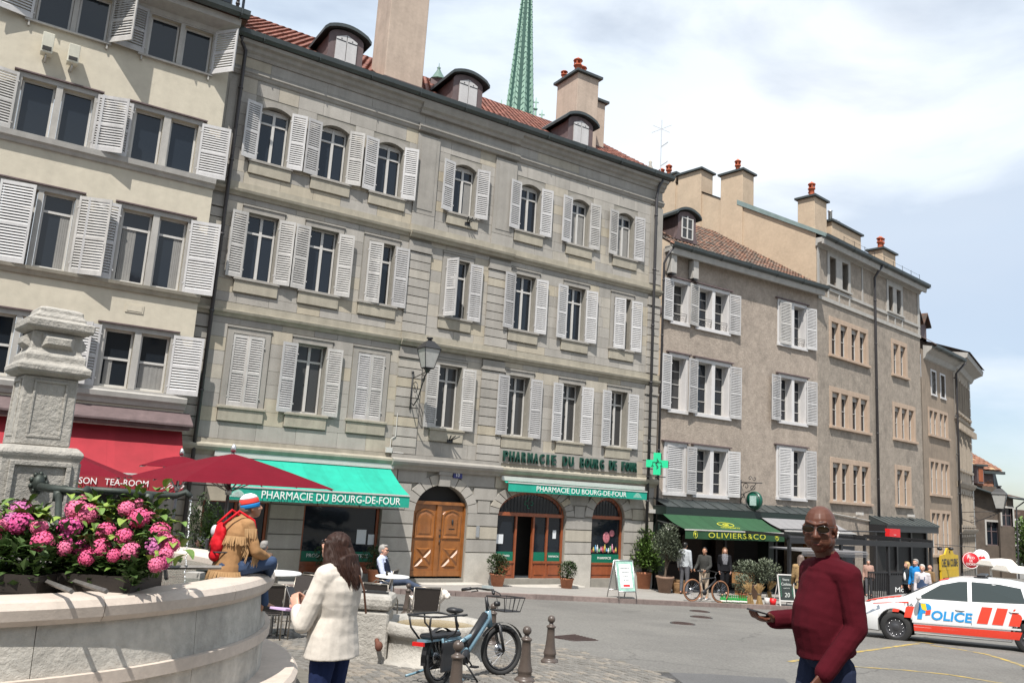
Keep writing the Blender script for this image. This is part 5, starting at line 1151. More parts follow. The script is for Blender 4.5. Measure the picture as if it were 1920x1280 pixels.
def bloom_mesh(seed, m):
    r_ = random.Random(seed); g = MB(); n_ = 110
    for k in range(n_):
        z = 1 - 1.7 * (k + .5) / n_; a = k * 2.39996; rr = sqrt(max(0, 1 - z * z)); d = Vector((rr * cos(a), rr * sin(a), z)); d = (d + Vector([r_.uniform(-.1, .1) for _ in range(3)])).normalized()
        u = d.orthogonal().normalized(); u = (Matrix.Rotation(r_.uniform(0, 6), 3, d) @ u); v = d.cross(u); c_ = d * r_.uniform(.86, 1.0); s_ = .17; g.rn = r_.random()
        for i in range(4):
            p1 = u * cos(i * pi / 2) + v * sin(i * pi / 2); p2 = u * cos(i * pi / 2 + pi / 2) + v * sin(i * pi / 2 + pi / 2)
            g.poly([c_, c_ + p1 * s_ * .75 + d * .02, c_ + (p1 + p2) * s_ * .62 + d * r_.uniform(-.02, .06), c_ + p2 * s_ * .75 + d * .02])
    g.ell((0, 0, -.05), (.82, .82, .75), 10, 7); return g.mesh('flower_head', m)
blooms = [bloom_mesh(k, m_pinks[k % 4]) for k in range(8)]
lf = [leafmesh('leaf', m_leaf), leafmesh('leaf', m_leaf2)]
BL = [(120, 252, 58), (125, 325, 60), (70, 300, 40), (235, 345, 42), (255, 432, 55), (30, 330, 35), (-40, 300, 50), (-60, 420, 50), (525, 270, 58), (460, 240, 55), (490, 190, 35), (415, 355, 62), (385, 430, 50), (390, 470, 40), (490, 475, 45), (600, 475, 52), (520, 530, 42), (685, 515, 35), (635, 372, 48), (745, 405, 45), (760, 235, 42), (835, 293, 55), (830, 205, 28), (900, 280, 28), (960, 375, 52), (785, 490, 50), (925, 465, 52), (1000, 440, 45), (1035, 455, 38), (975, 545, 48), (940, 570, 40), (995, 510, 40)]
def planter(label, px0, px1, Y, sel):
    c_ = at((px0 + px1) / 2, 1060, Y); a_ = at(px0, 1060, Y); b_ = at(px1, 1060, Y); t = thing('hydrangea_planter', label, 'flower box', (c_.x, c_.y, -1.06)); hw = (b_ - a_).length / 2
    g = MB(); g.box(-hw, hw, -.22, .3, 0, .05); g.build('planter_floor', m_crate, t)
    for k in range(2): g = MB(); z = .02 + k * .13; g.box(-hw, hw, -.25, -.22, z, z + .125); g.build('planter_board', m_crate, t)
    g = MB(); g.box(-hw, hw, .3, .33, 0, .27); g.box(-hw - .03, -hw, -.25, .33, 0, .27); g.box(hw, hw + .03, -.25, .33, 0, .27); g.build('planter_side', m_crate, t); g = MB(); g.box(-hw, hw, -.21, .29, .1, .22); g.build('soil', m_joint, t)
    pos = []
    for (x, y, r_) in sel:
        px, py = x / 3.2, 880 + y / 3.2; Yb = Y - .36 + (1.0 - (y - 190) / 380) * .75 + rg.uniform(-.06, .06); p = at(px, py, Yb) - t.location; rad = r_ / 3.2 / FOC * Yb * 1.2
        o = link('flower_head', blooms[rg.choice((0, 1, 3, 4, 5, 7, 0, 3, 2))], t); o.location = p; o.scale = (rad, rad, rad * .9); dv = Vector((rg.uniform(-.4, .5), -.8, rg.uniform(.3, 1))); o.rotation_euler = dv.to_track_quat('Z', 'Y').to_euler(); pos.append(p)
        s_ = MB(); s_.tube([(p.x, p.y, p.z), (p.x * .7, .05, .25)], .006, 4); s_.build('stem', m_leaf, t)
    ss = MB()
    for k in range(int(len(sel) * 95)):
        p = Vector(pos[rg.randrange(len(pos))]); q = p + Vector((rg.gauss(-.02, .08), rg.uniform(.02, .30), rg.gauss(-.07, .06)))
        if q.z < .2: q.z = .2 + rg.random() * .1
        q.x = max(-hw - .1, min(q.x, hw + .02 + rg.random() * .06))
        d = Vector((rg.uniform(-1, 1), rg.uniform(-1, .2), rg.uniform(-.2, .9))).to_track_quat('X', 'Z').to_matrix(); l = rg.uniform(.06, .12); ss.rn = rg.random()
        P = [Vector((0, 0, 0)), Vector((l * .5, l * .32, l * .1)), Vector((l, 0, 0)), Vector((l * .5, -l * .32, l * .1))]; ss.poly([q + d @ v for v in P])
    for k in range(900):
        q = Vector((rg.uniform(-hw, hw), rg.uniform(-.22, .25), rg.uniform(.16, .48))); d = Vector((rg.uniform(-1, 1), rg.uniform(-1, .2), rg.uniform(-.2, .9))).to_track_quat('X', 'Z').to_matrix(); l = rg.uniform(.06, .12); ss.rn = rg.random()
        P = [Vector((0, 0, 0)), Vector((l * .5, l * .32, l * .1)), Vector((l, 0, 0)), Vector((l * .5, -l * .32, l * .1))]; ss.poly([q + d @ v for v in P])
    ss.build('inner_leaves', m_leaf_shade, t, fix=False)['kind'] = 'stuff'
    for k in range(int(len(sel) * 5)):
        p = Vector(pos[rg.randrange(len(pos))]); q = p + Vector((rg.gauss(-.01, .07), rg.uniform(.02, .18), rg.gauss(.02, .07)))
        o = link('leaf', lf[k % 3 == 0], t); o.location = q; o.rotation_euler = Vector((rg.uniform(-1, 1), rg.uniform(-1, -.1), rg.uniform(-.3, .8))).to_track_quat('X', 'Z').to_euler(); s_ = rg.uniform(.8, 1.4); o.scale = (s_, s_, s_)
    for px, py in ((555, 150), (600, 190), (640, 240), (740, 190), (790, 180), (960, 270), (990, 300), (650, 200), (250, 220), (220, 250), (190, 210), (540, 180), (20, 380), (60, 360)):
        if (px < 340) != (px1 < 115): continue
        c2 = at(px / 3.2, 880 + py / 3.2, Y + .35) - t.location - Vector((0, 0, .10))
        for i in range(9): o = link('leaf', lf[1 if i % 3 else 0], t); o.location = c2 + Vector((rg.uniform(-.03, .03), 0, rg.uniform(-.03, .03))); o.rotation_euler = Vector((cos(i * .7), sin(i * .7) * .6 - .3, rg.uniform(.1, .9))).to_track_quat('X', 'Z').to_euler(); s_ = rg.uniform(1.0, 1.5); o.scale = (s_, s_, s_)
    return t
planter('wooden flower box of pink hydrangeas at the left end, left of the iron stand', -40, 102, 6.35, [q for q in BL if q[0] < 340])
planter('wooden flower box overflowing with pink and mauve hydrangeas, right of the iron stand', 112, 268, 6.6, [q for q in BL if q[0] >= 340])
# ---- small stone trough with a square post
pt = gpt(690, 1238); tr = thing('stone_trough', 'low rough stone trough with a square stone post behind the beige-jacketed woman', 'trough', pt)
g = MB(); g.loft([sq(.25, -.1), sq(.24, .62), sq(.20, .64)]); g.build('trough_post', m_lime, tr, bev=.03); g = MB(); g.loft([sq(.24, .642), sq(.27, .68), sq(.27, .80), sq(.22, .83)]); g.build('post_cap', m_lime, tr, bev=.03)
g = MB(); g.box(-.2, .2, -.12, -.08, .835, .855); g.box(-.1, .15, .02, .05, .835, .85); g.build('iron_strip', m_iron, tr); g = MB(); g.tube([(.12, -.26, .3), (.16, -.36, .26)], .03, 6); g.ell((.17, -.38, .25), (.05, .04, .06), 8, 6); g.build('water_spout', mat('rusty_iron', (.14, .05, .03), .8, var=.3), tr)
g = MB(); c_ = (.80, .12, 0); g.lathe([(.76, -.2), (.74, .07), (.64, .075), (.62, .33), (.68, .36), (.70, .40), (.69, .49), (.66, .52), (.54, .50), (.51, .42), (.44, .2), (.001, .18)], 40, c_, sx=1.0, sy=.85); g.build('trough_bowl', m_lime, tr)
g = MB(); g.lathe([(.001, .46), (.52, .46)], 30, c_, sx=1.0, sy=.85); g.build('stagnant_water', mat('ochre_water', (.22, .16, .07), .15, var=.2, spec=.4), tr)
# ---- bollards
m_boll = mat('brown_painted_iron', (.078, .060, .050), .38, var=.15, scale=6, bump=.1)
def bollard(p, label):
    t = thing('bollard', label, 'bollard', p, group='brown cast iron bollards by the fountain'); H_ = .62
    g = MB(); g.lathe([(.118, -.05), (.118, .035), (.105, .05), (.09, .062), (.078, .07), (.082, .085), (.078, .11), (.088, .125), (.086, .14), (.07, .20), (.058, .30), (.052, .40), (.050, .455), (.054, .46)], 24); g.build('bollard_body', m_boll, t)
    g = MB(); g.lathe([(.056, .4601), (.064, .468), (.064, .482), (.05, .492), (.034, .50), (.028, .515), (.026, .53)], 20); g.build('collar', m_boll, t)
    g = MB(); g.ell((0, 0, .572), (.052, .052, .052), 20, 12); g.build('ball', m_boll, t); return t
bb = [(gpt(1030, 1243), 'brown iron bollard standing apart at the right of the group, nearest the road drain'), (gpt(983, 1279), 'brown iron bollard just right of the bicycle front wheel'), (gpt(921, 1209), 'brown iron bollard half hidden behind the bicycle front wheel')]
q = at(852, 1320, 8.2); bb.append((gp3(q.x, q.y), 'nearest brown iron bollard, in front of the bicycle rear wheel')); q = gpt(762, 1152); bb.append((q, 'brown iron bollard behind the cafe chair by the white dog'))
for p, l in bb: bollard(p, l)
# ================================================================ AWNINGS AND SIGNS
def awning(fac, name, label, x0, x1, zt, tt, zf, tf, val, m, valm=None, root_z=None, cat='awning'):
    t = thing(name, label, cat, fac.W((x0 + x1) / 2, 0, zt), fac.rz); cx = (x0 + x1) / 2; hw = (x1 - x0) / 2
    g = MB(); NX, NR = 44, 8; G_ = []
    for r_ in range(NR + 1):
        v = r_ / NR; row = []
        for k in range(NX + 1):
            u = k / NX; x = lerp(-hw, hw, u); zz = (zf - zt) * v - .05 * sin(pi * v) + .010 * noise.noise(Vector((x * 2.2, v * 3, zt))) * min(1, v * 4) - .012 * abs(sin(u * pi * 9)) * sin(pi * v)
            row.append((x, -lerp(tt, tf, v), zz))
        G_.append(row)
    g.smooth = True; pr_ = [rg.random() for _ in range(12)]
    ids_ = [[g.p(q) for q in row] for row in G_]
    for r_ in range(NR):
        for k in range(NX): g.rn = pr_[int(k / NX * 9)]; g.face([ids_[r_][k], ids_[r_][k + 1], ids_[r_ + 1][k + 1], ids_[r_ + 1][k]])
    g.build('canvas', m, t, fix=False)
    g = MB()
    for k in range(1, 9):
        kk = round(k * NX / 9)
        for r_ in range(NR): a, b = G_[r_][kk], G_[r_ + 1][kk]; g.poly([(a[0] - .008, a[1], a[2] + .004), (a[0] + .008, a[1], a[2] + .004), (b[0] + .008, b[1], b[2] + .004), (b[0] - .008, b[1], b[2] + .004)])
    g.build('canvas_seams', m, t, fix=False)['kind'] = 'stuff'
    g = MB(); z = zf - zt; k2 = 40
    for k in range(k2):
        a, b = lerp(-hw, hw, k / k2), lerp(-hw, hw, (k + 1) / k2); ya = -tf - .012 * sin(k * .9); yb = -tf - .012 * sin((k + 1) * .9); g.poly([(a, -tf, z - .03), (b, -tf, z - .03), (b, yb, z - val), (a, ya, z - val)])
    g.build('valance', valm or m, t, fix=False)
    g = MB(); g.box(-hw, hw, -tf - .02, -tf + .03, z - .03, z + .012); g.build('front_bar', m_wframe, t)
    for x in (-hw + .3, hw - .3): g = MB(); g.tube([(x, -.1, -.25), (x * .9, -(tt + tf) * .5, (zf - zt) * .6 - .15), (x, -tf + .02, z - .02)], .025, 6); g.build('folding_arm', m_wframe, t)
    g = MB(); g.box(-hw - .1, hw + .1, -.18, 0, .0, .14); g.build('awning_case', m_wframe, t)
    t['_c'] = cx; return t
a1 = awning(F2, 'pharmacy_awning', 'extended emerald green pharmacy awning over the left shop windows', -7.1, -2.0, .50, .12, -.25, 1.63, .34, m_green)
zf = -.25 - .50
text(a1, 'PHARMACIE DU BOURG-DE-FOUR', frame_M((.28, -1.66, zf - .175), (1, 0, 0), (0, 0, 1)), m_white, width=3.95, height=.20, ext=.002)
g = MB()
for k in range(15): a = lerp(2.7, .44, k / 14); g.box(-2.3 + .028 * k * 1.0 - .2, -2.3 + .028 * k - .19, -1.663, -1.655, zf - .27, zf - .27 + .18 * sin(pi * (k + 1) / 16)); 
g.build('fan_emblem', m_white, a1)['kind'] = 'stuff'
a2_ = awning(F2, 'pharmacy_awning', 'rolled-in green pharmacy awning with white lettering below the wall letters', 2.1, 8.1, .40, .12, .36, .42, .30, m_green)
text(a2_, 'PHARMACIE DU BOURG-DE-FOUR', frame_M((.05, -.45, -.04 - .16), (1, 0, 0), (0, 0, 1)), m_white, width=3.9, height=.17, ext=.002)
g = MB()
for k in range(11): g.box(2.35 + .035 * k, 2.355 + .035 * k, -.45, -.445, -.28, -.28 + .17 * sin(pi * (k + 1) / 12))
g.build('fan_emblem', m_white, a2_)['kind'] = 'stuff'
sg = F2.root('wall_lettering', 'dark green raised letters on the stone frieze over the shop', 'sign'); sg.location = F2.W(4.9, 0, 1.2)
x = -2.93; wt = 5.86; full = 'PHARMACIE DU BOURG DE FOUR'; m_dg = mat('dark_green_enamel', (.004, .045, .03), .35, var=.05)
wds = [('PHARMACIE', .0, .375), ('DU', .415, .505), ('BOURG', .545, .735), ('DE', .77, .835), ('FOUR', .87, 1.0)]
for s_, u, v in wds:
    L_ = len(s_)
    for i, ch in enumerate(s_):
        a, b = lerp(u, v, i / L_), lerp(u, v, (i + 1) / L_); me = text_mesh(ch, width=(b - a) * wt * (.72 if ch != 'I' else .3), height=.34, ext=.05, bold=.02); me.transform(frame_M((x + (a + b) / 2 * wt, -.14, 0), (1, 0, 0), (0, 0, 1))); me.materials.clear(); me.materials.append(m_dg); link('letter', me, sg)
g = MB(); g.box(-3.0, 2.95, -.10, -.0, -.24, .24); g.build('sign_board', m_stone, sg)
cr_ = thing('pharmacy_cross', 'bright green pharmacy cross with a snake emblem on the corner', 'sign', F2.W(8.38, .62, 1.38), F2.rz + radians(-52)); g = MB(); e, f = .40, .135
P = [(f, e), (f, f), (e, f), (e, -f), (f, -f), (f, -e), (-f, -e), (-f, -f), (-e, -f), (-e, f), (-f, f), (-f, e)]
g.prism(P, -.10, -.04, 'y'); g.build('cross_face', mat('bright_green_panel', (.02, .55, .26), .4, var=.03), cr_); g = MB(); g.prism([(a * .97, b * .97) for a, b in P], -.039, .18, 'y'); g.build('cross_case', m_iron, cr_)
g = MB(); g.tube([(0, -.105, -.2), (0, -.105, .2)], .010, 5); g.tube([(.055 * sin(t_ * 1.3), -.107, -.17 + t_ * .045) for t_ in range(8)], .012, 5); g.tube([(-.16, -.106, .05), (.16, -.106, .05)], .01, 5)
for s_ in (-1, 1): g.tube([(s_ * .16, -.106, .05), (s_ * .16, -.106, -.05), (s_ * .12, -.106, -.09), (s_ * .16, -.106, -.1), (s_ * .2, -.106, -.09), (s_ * .16, -.106, -.05)], .008, 4)
g.build('snake_emblem', m_iron, cr_); g = MB(); g.box(-.04, .04, 0, .25, -.5, -.46); g.box(-.4, .3, -.05, .1, -.48, -.45); g.build('bracket', m_iron, cr_)
np_ = F2.root('house_number', 'small blue enamel plate with the number 10 beside the door arch', 'plate'); np_.location = F2.W(.38, 0, .46); g = MB(); g.box(-.16, .16, -.09, -.06, -.1, .1); g.build('plate', mat('blue_enamel', (.02, .025, .16), .3, var=.03), np_)
text(np_, '10', frame_M((0, -.093, 0), (1, 0, 0), (0, 0, 1)), m_white, height=.11, ext=.002)
# tea room awning
tz, tf_ = Foff(F1, 345, 905, -8.15)[::-1] if False else (-.12, 1.15)
ta = awning(F1, 'tea_room_awning', 'long dark red tea room awning with white lettering along its front', -16, -8.15, 1.05, .1, -.10, 1.15, .40, m_red)
xs_ = lambda px, py: F1.sz(px, py, 1.2)[0] - (-16 - 8.15) / 2
text(ta, 'SON   TEA-ROOM', frame_M(((xs_(148, 900) + xs_(278, 908)) / 2, -1.19, -1.15 - .22), (1, 0, 0), (0, 0, 1)), m_white, width=xs_(278, 908) - xs_(148, 900), height=.15, ext=.002)
text(ta, 'Jn n', frame_M(((xs_(300, 915) + xs_(345, 918)) / 2, -1.19, -1.15 - .25), (1, 0, 0), (0, 0, 1)), m_white, width=xs_(345, 918) - xs_(300, 915), height=.16, ext=.002, shear=.6)
# olive green awning and grey awning on building 3
m_olive = mat('bottle_green_canvas', (.018, .07, .028), .9, var=.08, scale=3, rnd=.08, stain=.1); m_ygr = mat('yellow_green_print', (.55, .55, .05), .6, var=.02)
s0, z0 = F3.sz(1243, 963, .75); s1, z1 = F3.sz(1427, 969, .75); t0, zz0 = Foff(F3, 1294, 996, s0 + .1); t1, zz1 = Foff(F3, 1466, 995, s1)
tfr = (t0 + t1) / 2; zfr = (zz0 + zz1) / 2
oa = awning(F3, 'shop_awning', 'dark green shop awning with yellow-green lettering and oval emblem', s0, s1, z0, .75, zfr, tfr, .32, m_olive); hw = (s1 - s0) / 2
text(oa, 'OLIVIERS&CO', frame_M((-.0, -tfr - .03, zfr - z0 - .17), (1, 0, 0), (0, 0, 1)), m_ygr, width=hw * 1.15, height=.19, ext=.002, spacing=1.15)
for x in (-hw * .82, hw * .82):
    g = MB(); g.tube([(x + .1 * cos(k * pi / 8), -tfr - .025, zfr - z0 - .17 + .12 * sin(k * pi / 8)) for k in range(17)], .008, 4); g.ell((x, -tfr - .022, zfr - z0 - .15), (.05, .004, .05), 8, 5); g.tube([(x, -tfr - .025, zfr - z0 - .26), (x, -tfr - .025, zfr - z0 - .15)], .008, 4); g.build('oval_emblem', m_ygr, oa)
dv = Vector((0, -(tfr - .75), zfr - z0)).normalized(); cpt = Vector((.0, -(tfr + .75) / 2, (zfr - z0) / 2 - .035)); nrm = Vector((1, 0, 0)).cross(-dv)
g = MB(); g.tube([cpt + Vector((.42 * cos(k * pi / 10), 0, 0)) + dv * .17 * sin(k * pi / 10) + nrm * .004 for k in range(21)], .014, 4)
g.tube([cpt + Vector((.14 * cos(k * pi / 5), 0, 0)) + dv * .07 * sin(k * pi / 5) + nrm * .004 for k in range(11)], .014, 4); g.tube([cpt + nrm * .004, cpt + dv * .1 + nrm * .004], .012, 4); g.build('top_emblem', m_ygr, oa)
text(oa, 'OLIVIERS&CO', frame_M(cpt + dv * .26 + nrm * .004, (1, 0, 0), -dv), m_ygr, width=1.0, height=.09, ext=.002)
m_gr = mat('grey_canvas', (.22, .215, .22), .85, var=.05, scale=3); s0, z0 = F3.sz(1428, 970, .75)
ga = awning(F3, 'cafe_awning', 'plain grey cafe awning right of the dark green one', s0, 9.4, z0, .75, z0 - .42, 1.9, .28, m_gr, valm=mat('dark_grey_canvas', (.05, .05, .055), .8))
text(ga, 'O  L  I  V', frame_M((-.3, -1.93, -.42 - .15), (1, 0, 0), (0, 0, 1)), m_wframe, width=1.4, height=.10, ext=.002)
# round hanging sign with scroll bracket on building 3
s_, z_ = F3.sz(1388, 925); hs = F3.root('hanging_sign', 'round green hanging sign on a scrolled black iron bracket', 'sign'); hs.location = F3.W(s_, 0, z_); 
g = MB(); g.tube([(0, -.03, -.55), (0, -.03, .55)], .025, 6); g.tube([(0, -.03, .45), (0, -1.1, .45)], .02, 6)
for c_, r_, a0_, s2 in (((-.3, .3), .16, 0, 1), ((-.62, .28), .14, pi, 1), ((-.15, -.1), .12, 0, 1), ((-.5, .62), .10, pi, -1), ((-.72, .62), .10, 0, -1)):
    g.tube([(0, c_[0] + r_ * (1 - .1 * k) * cos(a0_ + s2 * k * .8), c_[1] + r_ * (1 - .1 * k) * sin(a0_ + s2 * k * .8)) for k in range(9)], .014, 5)
g.tube([(0, -.05, -.2), (0, -.25, .05), (0, -.55, .15), (0, -.8, .42)], .016, 5); g.build('iron_bracket', m_iron, hs)
g = MB(); g.tube([(-.07, -.72, -.25), (.07, -.72, -.25)], .36, 26); g.build('sign_disc', mat('sign_dark_green', (.005, .08, .05), .35), hs)
g = MB(); g.box(-.085, -.07, -.88, -.56, -.44, -.06); g.build('sign_panel', mat('sign_pale_green', (.38, .52, .48), .4, var=.35, scale=18), hs)
g = MB(); g.tube([(-.075, -.72 + .33 * cos(k * pi / 12), -.25 + .33 * sin(k * pi / 12)) for k in range(25)], .012, 4); g.build('sign_rim', m_iron, hs)
# pergola, red box, second zinc roof
m_blk = mat('black_steel', (.018, .018, .02), .4, var=.1)
s_, z_ = F4.sz(1696, 985, .4); zc = F4.root('shop_zinc_roof', 'small projecting zinc roof over a shop right of the drain pipe', 'canopy'); zc.location = F4.W(s_, 0, z_); 
g = MB(); hw2 = 2.9; g.prism([(0, .38), (-.9, .05), (-.9, 0), (0, .0)], -hw2, hw2, 'x'); [g.tube([(-hw2 + k * .58, -.01, .4), (-hw2 + k * .58, -.9, .07)], .02, 4) for k in range(11)]; g.build('zinc_sheet', m_zinc, zc); g = MB(); g.box(-hw2, hw2, -.85, 0, -.3, -.002); g.build('fascia', m_blk, zc)
g = MB(); g.box(-hw2, hw2, -.2, -.02, -3.2, -.3); g.build('shop_front', m_dark, zc)
for x in (-hw2 + .1, hw2 - .1, -.6, 1.0): g = MB(); g.box(x - .08, x + .08, -.3, -.2, -3.2, -.3); g.build('shop_post', m_blk, zc)
s_, z_ = F4.sz(1674, 1001, 1.2); rb_ = F4.root('red_box_sign', 'small bright red box sign above the black pergola', 'sign'); rb_.location = F4.W(s_, 1.2, z_); g = MB(); g.box(-.55, .55, -.1, .1, -.24, .24); g.build('sign_box', mat('signal_red', (.62, .012, .015), .45), rb_)
text(rb_, 'MO', frame_M((0, -.103, -.02), (1, 0, 0), (0, 0, 1)), m_white, width=.22, height=.04, ext=.001)
pa, pb = at(1478, 1012, 29.5), at(1746, 1013, 34); pg = thing('cafe_pergola', 'black steel cafe pergola with railings behind the bald man', 'pergola', (pa.x, pa.y, pav_z(pa.x, pa.y)), atan2(pb.y - pa.y, pb.x - pa.x)); Lp = (pb - pa).to_2d().length; zt_ = pa.z - pg.location.z
for y in (0, 3.0):
    g = MB(); g.box(0, Lp, y - .07, y + .07, zt_ - .1, zt_ + .1); g.build('beam', m_blk, pg)
for k in range(5): x = Lp * k / 4; g = MB(); g.box(x - .05, x + .05, -.05, 3.05, zt_ + .1, zt_ + .2); g.build('cross_beam', m_blk, pg)
for k in range(4):
    for y in (0, 3.0): x = .05 + (Lp - .1) * k / 3; g = MB(); g.box(x - .05, x + .05, y - .05, y + .05, -.6, zt_ - .1); g.build('post', m_blk, pg)
g = MB(); [g.tube([(0, y, zt_ + .35), (Lp * .7, y, zt_ + .42)], .025, 5) for y in (.3, 2.7)]; g.build('roof_rail', m_blk, pg)
g = MB(); g.box(.2, Lp * .45, -.4, 1.0, zt_ - .35, zt_ - .3); [g.box(.2, Lp * .45, -.4 - k * .02, -.38 - k * .02, zt_ - .5 + k * .05, zt_ - .47 + k * .05) for k in range(3)]; g.build('roller_blind', m_gr, pg)
x0_ = Lp * .52
for k in range(38): x = x0_ + (Lp - x0_) * k / 37; g = MB(); g.box(x - .015, x + .015, -.02, .02, .0, 1.02); g.build('railing_bar', m_blk, pg)
g = MB(); g.box(x0_, Lp, -.03, .03, 1.02, 1.08); g.box(x0_, Lp, -.03, .03, .1, .14); g.build('handrail', m_blk, pg)
g = MB(); g.box(Lp * .66, Lp * .98, -.07, -.04, .05, .95); o = g.build('banner', m_blk, pg); text(pg, 'Moccaisa', frame_M((Lp * .80, -.075, .42), (1, 0, 0), (0, 0, 1)), m_white, width=Lp * .2, height=.18, ext=.001)
g = MB(); g.box(Lp * .60, Lp * .70, 3.3, 3.5, 0, zt_ - .2); g.build('timber_panel', m_wood, pg); g = MB(); g.box(Lp * .72, Lp * .9, 2.9, 2.95, .9, zt_ - .3); g.build('glass_screen', m_glass, pg)
# yellow restaurant
sA, zA = F5.sz(1757, 1068); sB, zB = F5.sz(1785, 1043); ys_ = F5.root('yellow_restaurant_sign', 'yellow restaurant board with dark lettering and an arched top', 'sign'); zmid = F5.sz(1770, 1052)[1]; ys_.location = F5.W(sA + 1.5, .1, zmid); m_yp = mat('yellow_paint', (.55, .36, .015), .5, var=.1)
g = MB(); g.prism([(-1.45, -.42), (1.45, -.42), (1.45, .33), (.7, .4), (.35, .72), (-.35, .72), (-.7, .4), (-1.45, .33)], -.08, 0, 'y'); g.build('sign_board', m_yp, ys_)
text(ys_, 'CHEZ MA COUSINE', frame_M((0, -.085, -.05), (1, 0, 0), (0, 0, 1)), m_iron, width=2.6, height=.42, ext=.004, bold=.02); text(ys_, 'M', frame_M((0, -.085, .5), (1, 0, 0), (0, 0, 1)), m_iron, height=.2, ext=.004)
g = MB(); g.box(-1.4, -1.2, -.1, 0, -3, -.43); g.box(1.2, 1.4, -.1, 0, -3, -.43); g.box(-1.2, 1.2, -.1, 0, -.8, -.43); g.build('yellow_door_frame', m_yp, ys_); g = MB(); g.box(-1.2, 1.2, -.03, .0, -3, -.8); g.build('doorway', m_dark, ys_); g = MB(); g.box(.3, 1.1, -.06, -.035, -2.9, -.9); g.build('door_panel', m_yp, ys_)
for px in (1762, 1783): 
    s_, z_ = F5.sz(px, 1030, .6); l_ = F5.root('sign_spotlight', 'small dark spotlight over the yellow board, %s one' % ('left' if px < 1770 else 'right'), 'lamp'); l_.location = F5.W(s_, 0, z_); g = MB(); g.tube([(0, 0, .1), (0, -.5, .12)], .02, 5); g.ell((0, -.6, .05), (.1, .14, .09), 8, 6); g.build('spot_head', m_iron, l_)
# round signs down the street
q = at(1820, 1050, 38); rs = thing('round_restaurant_sign', 'round red restaurant sign with white words', 'sign', q, F6.rz - radians(62)); g = MB(); g.tube([(0, -.04, 0), (0, .04, 0)], .36, 28); g.build('sign_disc', mat('sign_red', (.55, .02, .03), .4), rs)
g = MB(); g.tube([(.345 * cos(k * pi / 14), -.045, .345 * sin(k * pi / 14)) for k in range(29)], .012, 4); g.build('sign_ring', m_white, rs)
for s_, z, w_ in (('PIED', .12, .30), ('DE', -.02, .13), ('COCHON', -.16, .44)): text(rs, s_, frame_M((0, -.045, z), (1, 0, 0), (0, 0, 1)), m_white, width=w_, height=.10, ext=.003)
g = MB(); g.tube([(.2, 0, .36), (.2, 0, .6), (-1.5, 0, .6)], .015, 4); g.build('sign_bracket', m_iron, rs)
q = at(1839, 1045, 42); rs = thing('round_white_sign', 'round white sign with a small red cherry', 'sign', q, F6.rz - radians(62)); g = MB(); g.tube([(0, -.04, 0), (0, .04, 0)], .40, 28); g.build('sign_disc', m_white, rs); g = MB(); g.ell((-.05, -.05, -.05), (.12, .02, .12), 10, 8); g.ell((.1, -.05, -.02), (.1, .02, .1), 10, 8); g.tube([(-.05, -.05, .05), (.1, -.05, .2), (.12, -.05, .05)], .012, 4); g.build('cherry_emblem', MATS['signal_red'], rs)
# ---- wall lanterns
def lantern(fac, x, zl, t_, zb0, zb1, label, sc=1.0):
    l_ = fac.root('wall_lantern', label, 'street lamp'); l_.location = fac.W(x, 0, zl); g = MB(); s = sc
    g.tube([(0, -.10, zb0 - zl), (0, -.10, zb1 - zl)], .022, 6); g.ell((0, -.10, zb1 - zl), (.05, .03, .05), 8, 5)
    y1 = -t_; g.tube([(0, -.10, -.42 * s), (0, y1, -.30 * s)], .016, 6)
    bz = (zb0 - zl); g.tube([(0, -.1, bz + .25), (0, -.3 * t_, bz + .12), (0, -.55 * t_, bz + .32), (0, -.85 * t_, -.45 * s), (0, y1, -.32 * s)], .020, 6)
    for cy, cz, r_ in ((-.32 * t_, -.72 * s, .20), (-.78 * t_, -.5 * s, .13)):
        g.tube([(0, cy + r_ * s * (1 - .075 * k) * cos(k * .6 + 1), cz + r_ * s * (1 - .075 * k) * sin(k * .6 + 1)) for k in range(13)], .014, 5)
    g.build('scroll_bracket', m_iron, l_)
    w0, w1 = .13 * s, .24 * s
    def sqy(w_, z): return [(-w_, y1 - w_, z), (w_, y1 - w_, z), (w_, y1 + w_, z), (-w_, y1 + w_, z)]
    g = MB(); g.loft([sqy(w0 * .93, -.20 * s), sqy(w1 * .95, .30 * s)]); g.build('lantern_glass', mat('frosted_lantern_glass', (.42, .42, .40), .25, var=.1, scale=6), l_)
    g = MB()
    for a_, b_ in zip(sqy(w0, -.21 * s), sqy(w1, .31 * s)): g.tube([a_, b_], .013, 4)
    for w_, z in ((w0, -.21 * s), (w1, .31 * s)):
        P = sqy(w_, z); [g.tube([P[i], P[(i + 1) % 4]], .014, 4) for i in range(4)]
    g.lathe([(.05 * s, -.34 * s), (.08 * s, -.26 * s), (w0, -.22 * s)], 8, (0, y1, 0)); g.build('lantern_frame', m_iron, l_)
    g = MB(); g.loft([sqy(w1 + .02, .315 * s), sqy(w1 - .03, .38 * s), sqy(.10 * s, .52 * s), sqy(.06 * s, .54 * s)]); g.build('lantern_roof', m_iron, l_); g = MB(); g.lathe([(.07 * s, .541 * s), (.05 * s, .58 * s), (.09 * s, .60 * s), (.09 * s, .63 * s), (.001, .64 * s)], 10, (0, y1, 0)); g.build('lantern_cap', m_iron, l_)
lantern(F2, -1.5, 3.80, 1.10, 2.35, 3.52, 'large glass lantern on a scrolled iron bracket beside the first-floor shutters', 1.12)
s_, z_ = F6.sz(1790, 950); lantern(F6, .6, F6.sz(1830, 925, 2.2)[1] - .1, 2.0, z_ - .9, z_ + .2, 'glass lantern on a long iron bracket on the stone palace', 1.5)
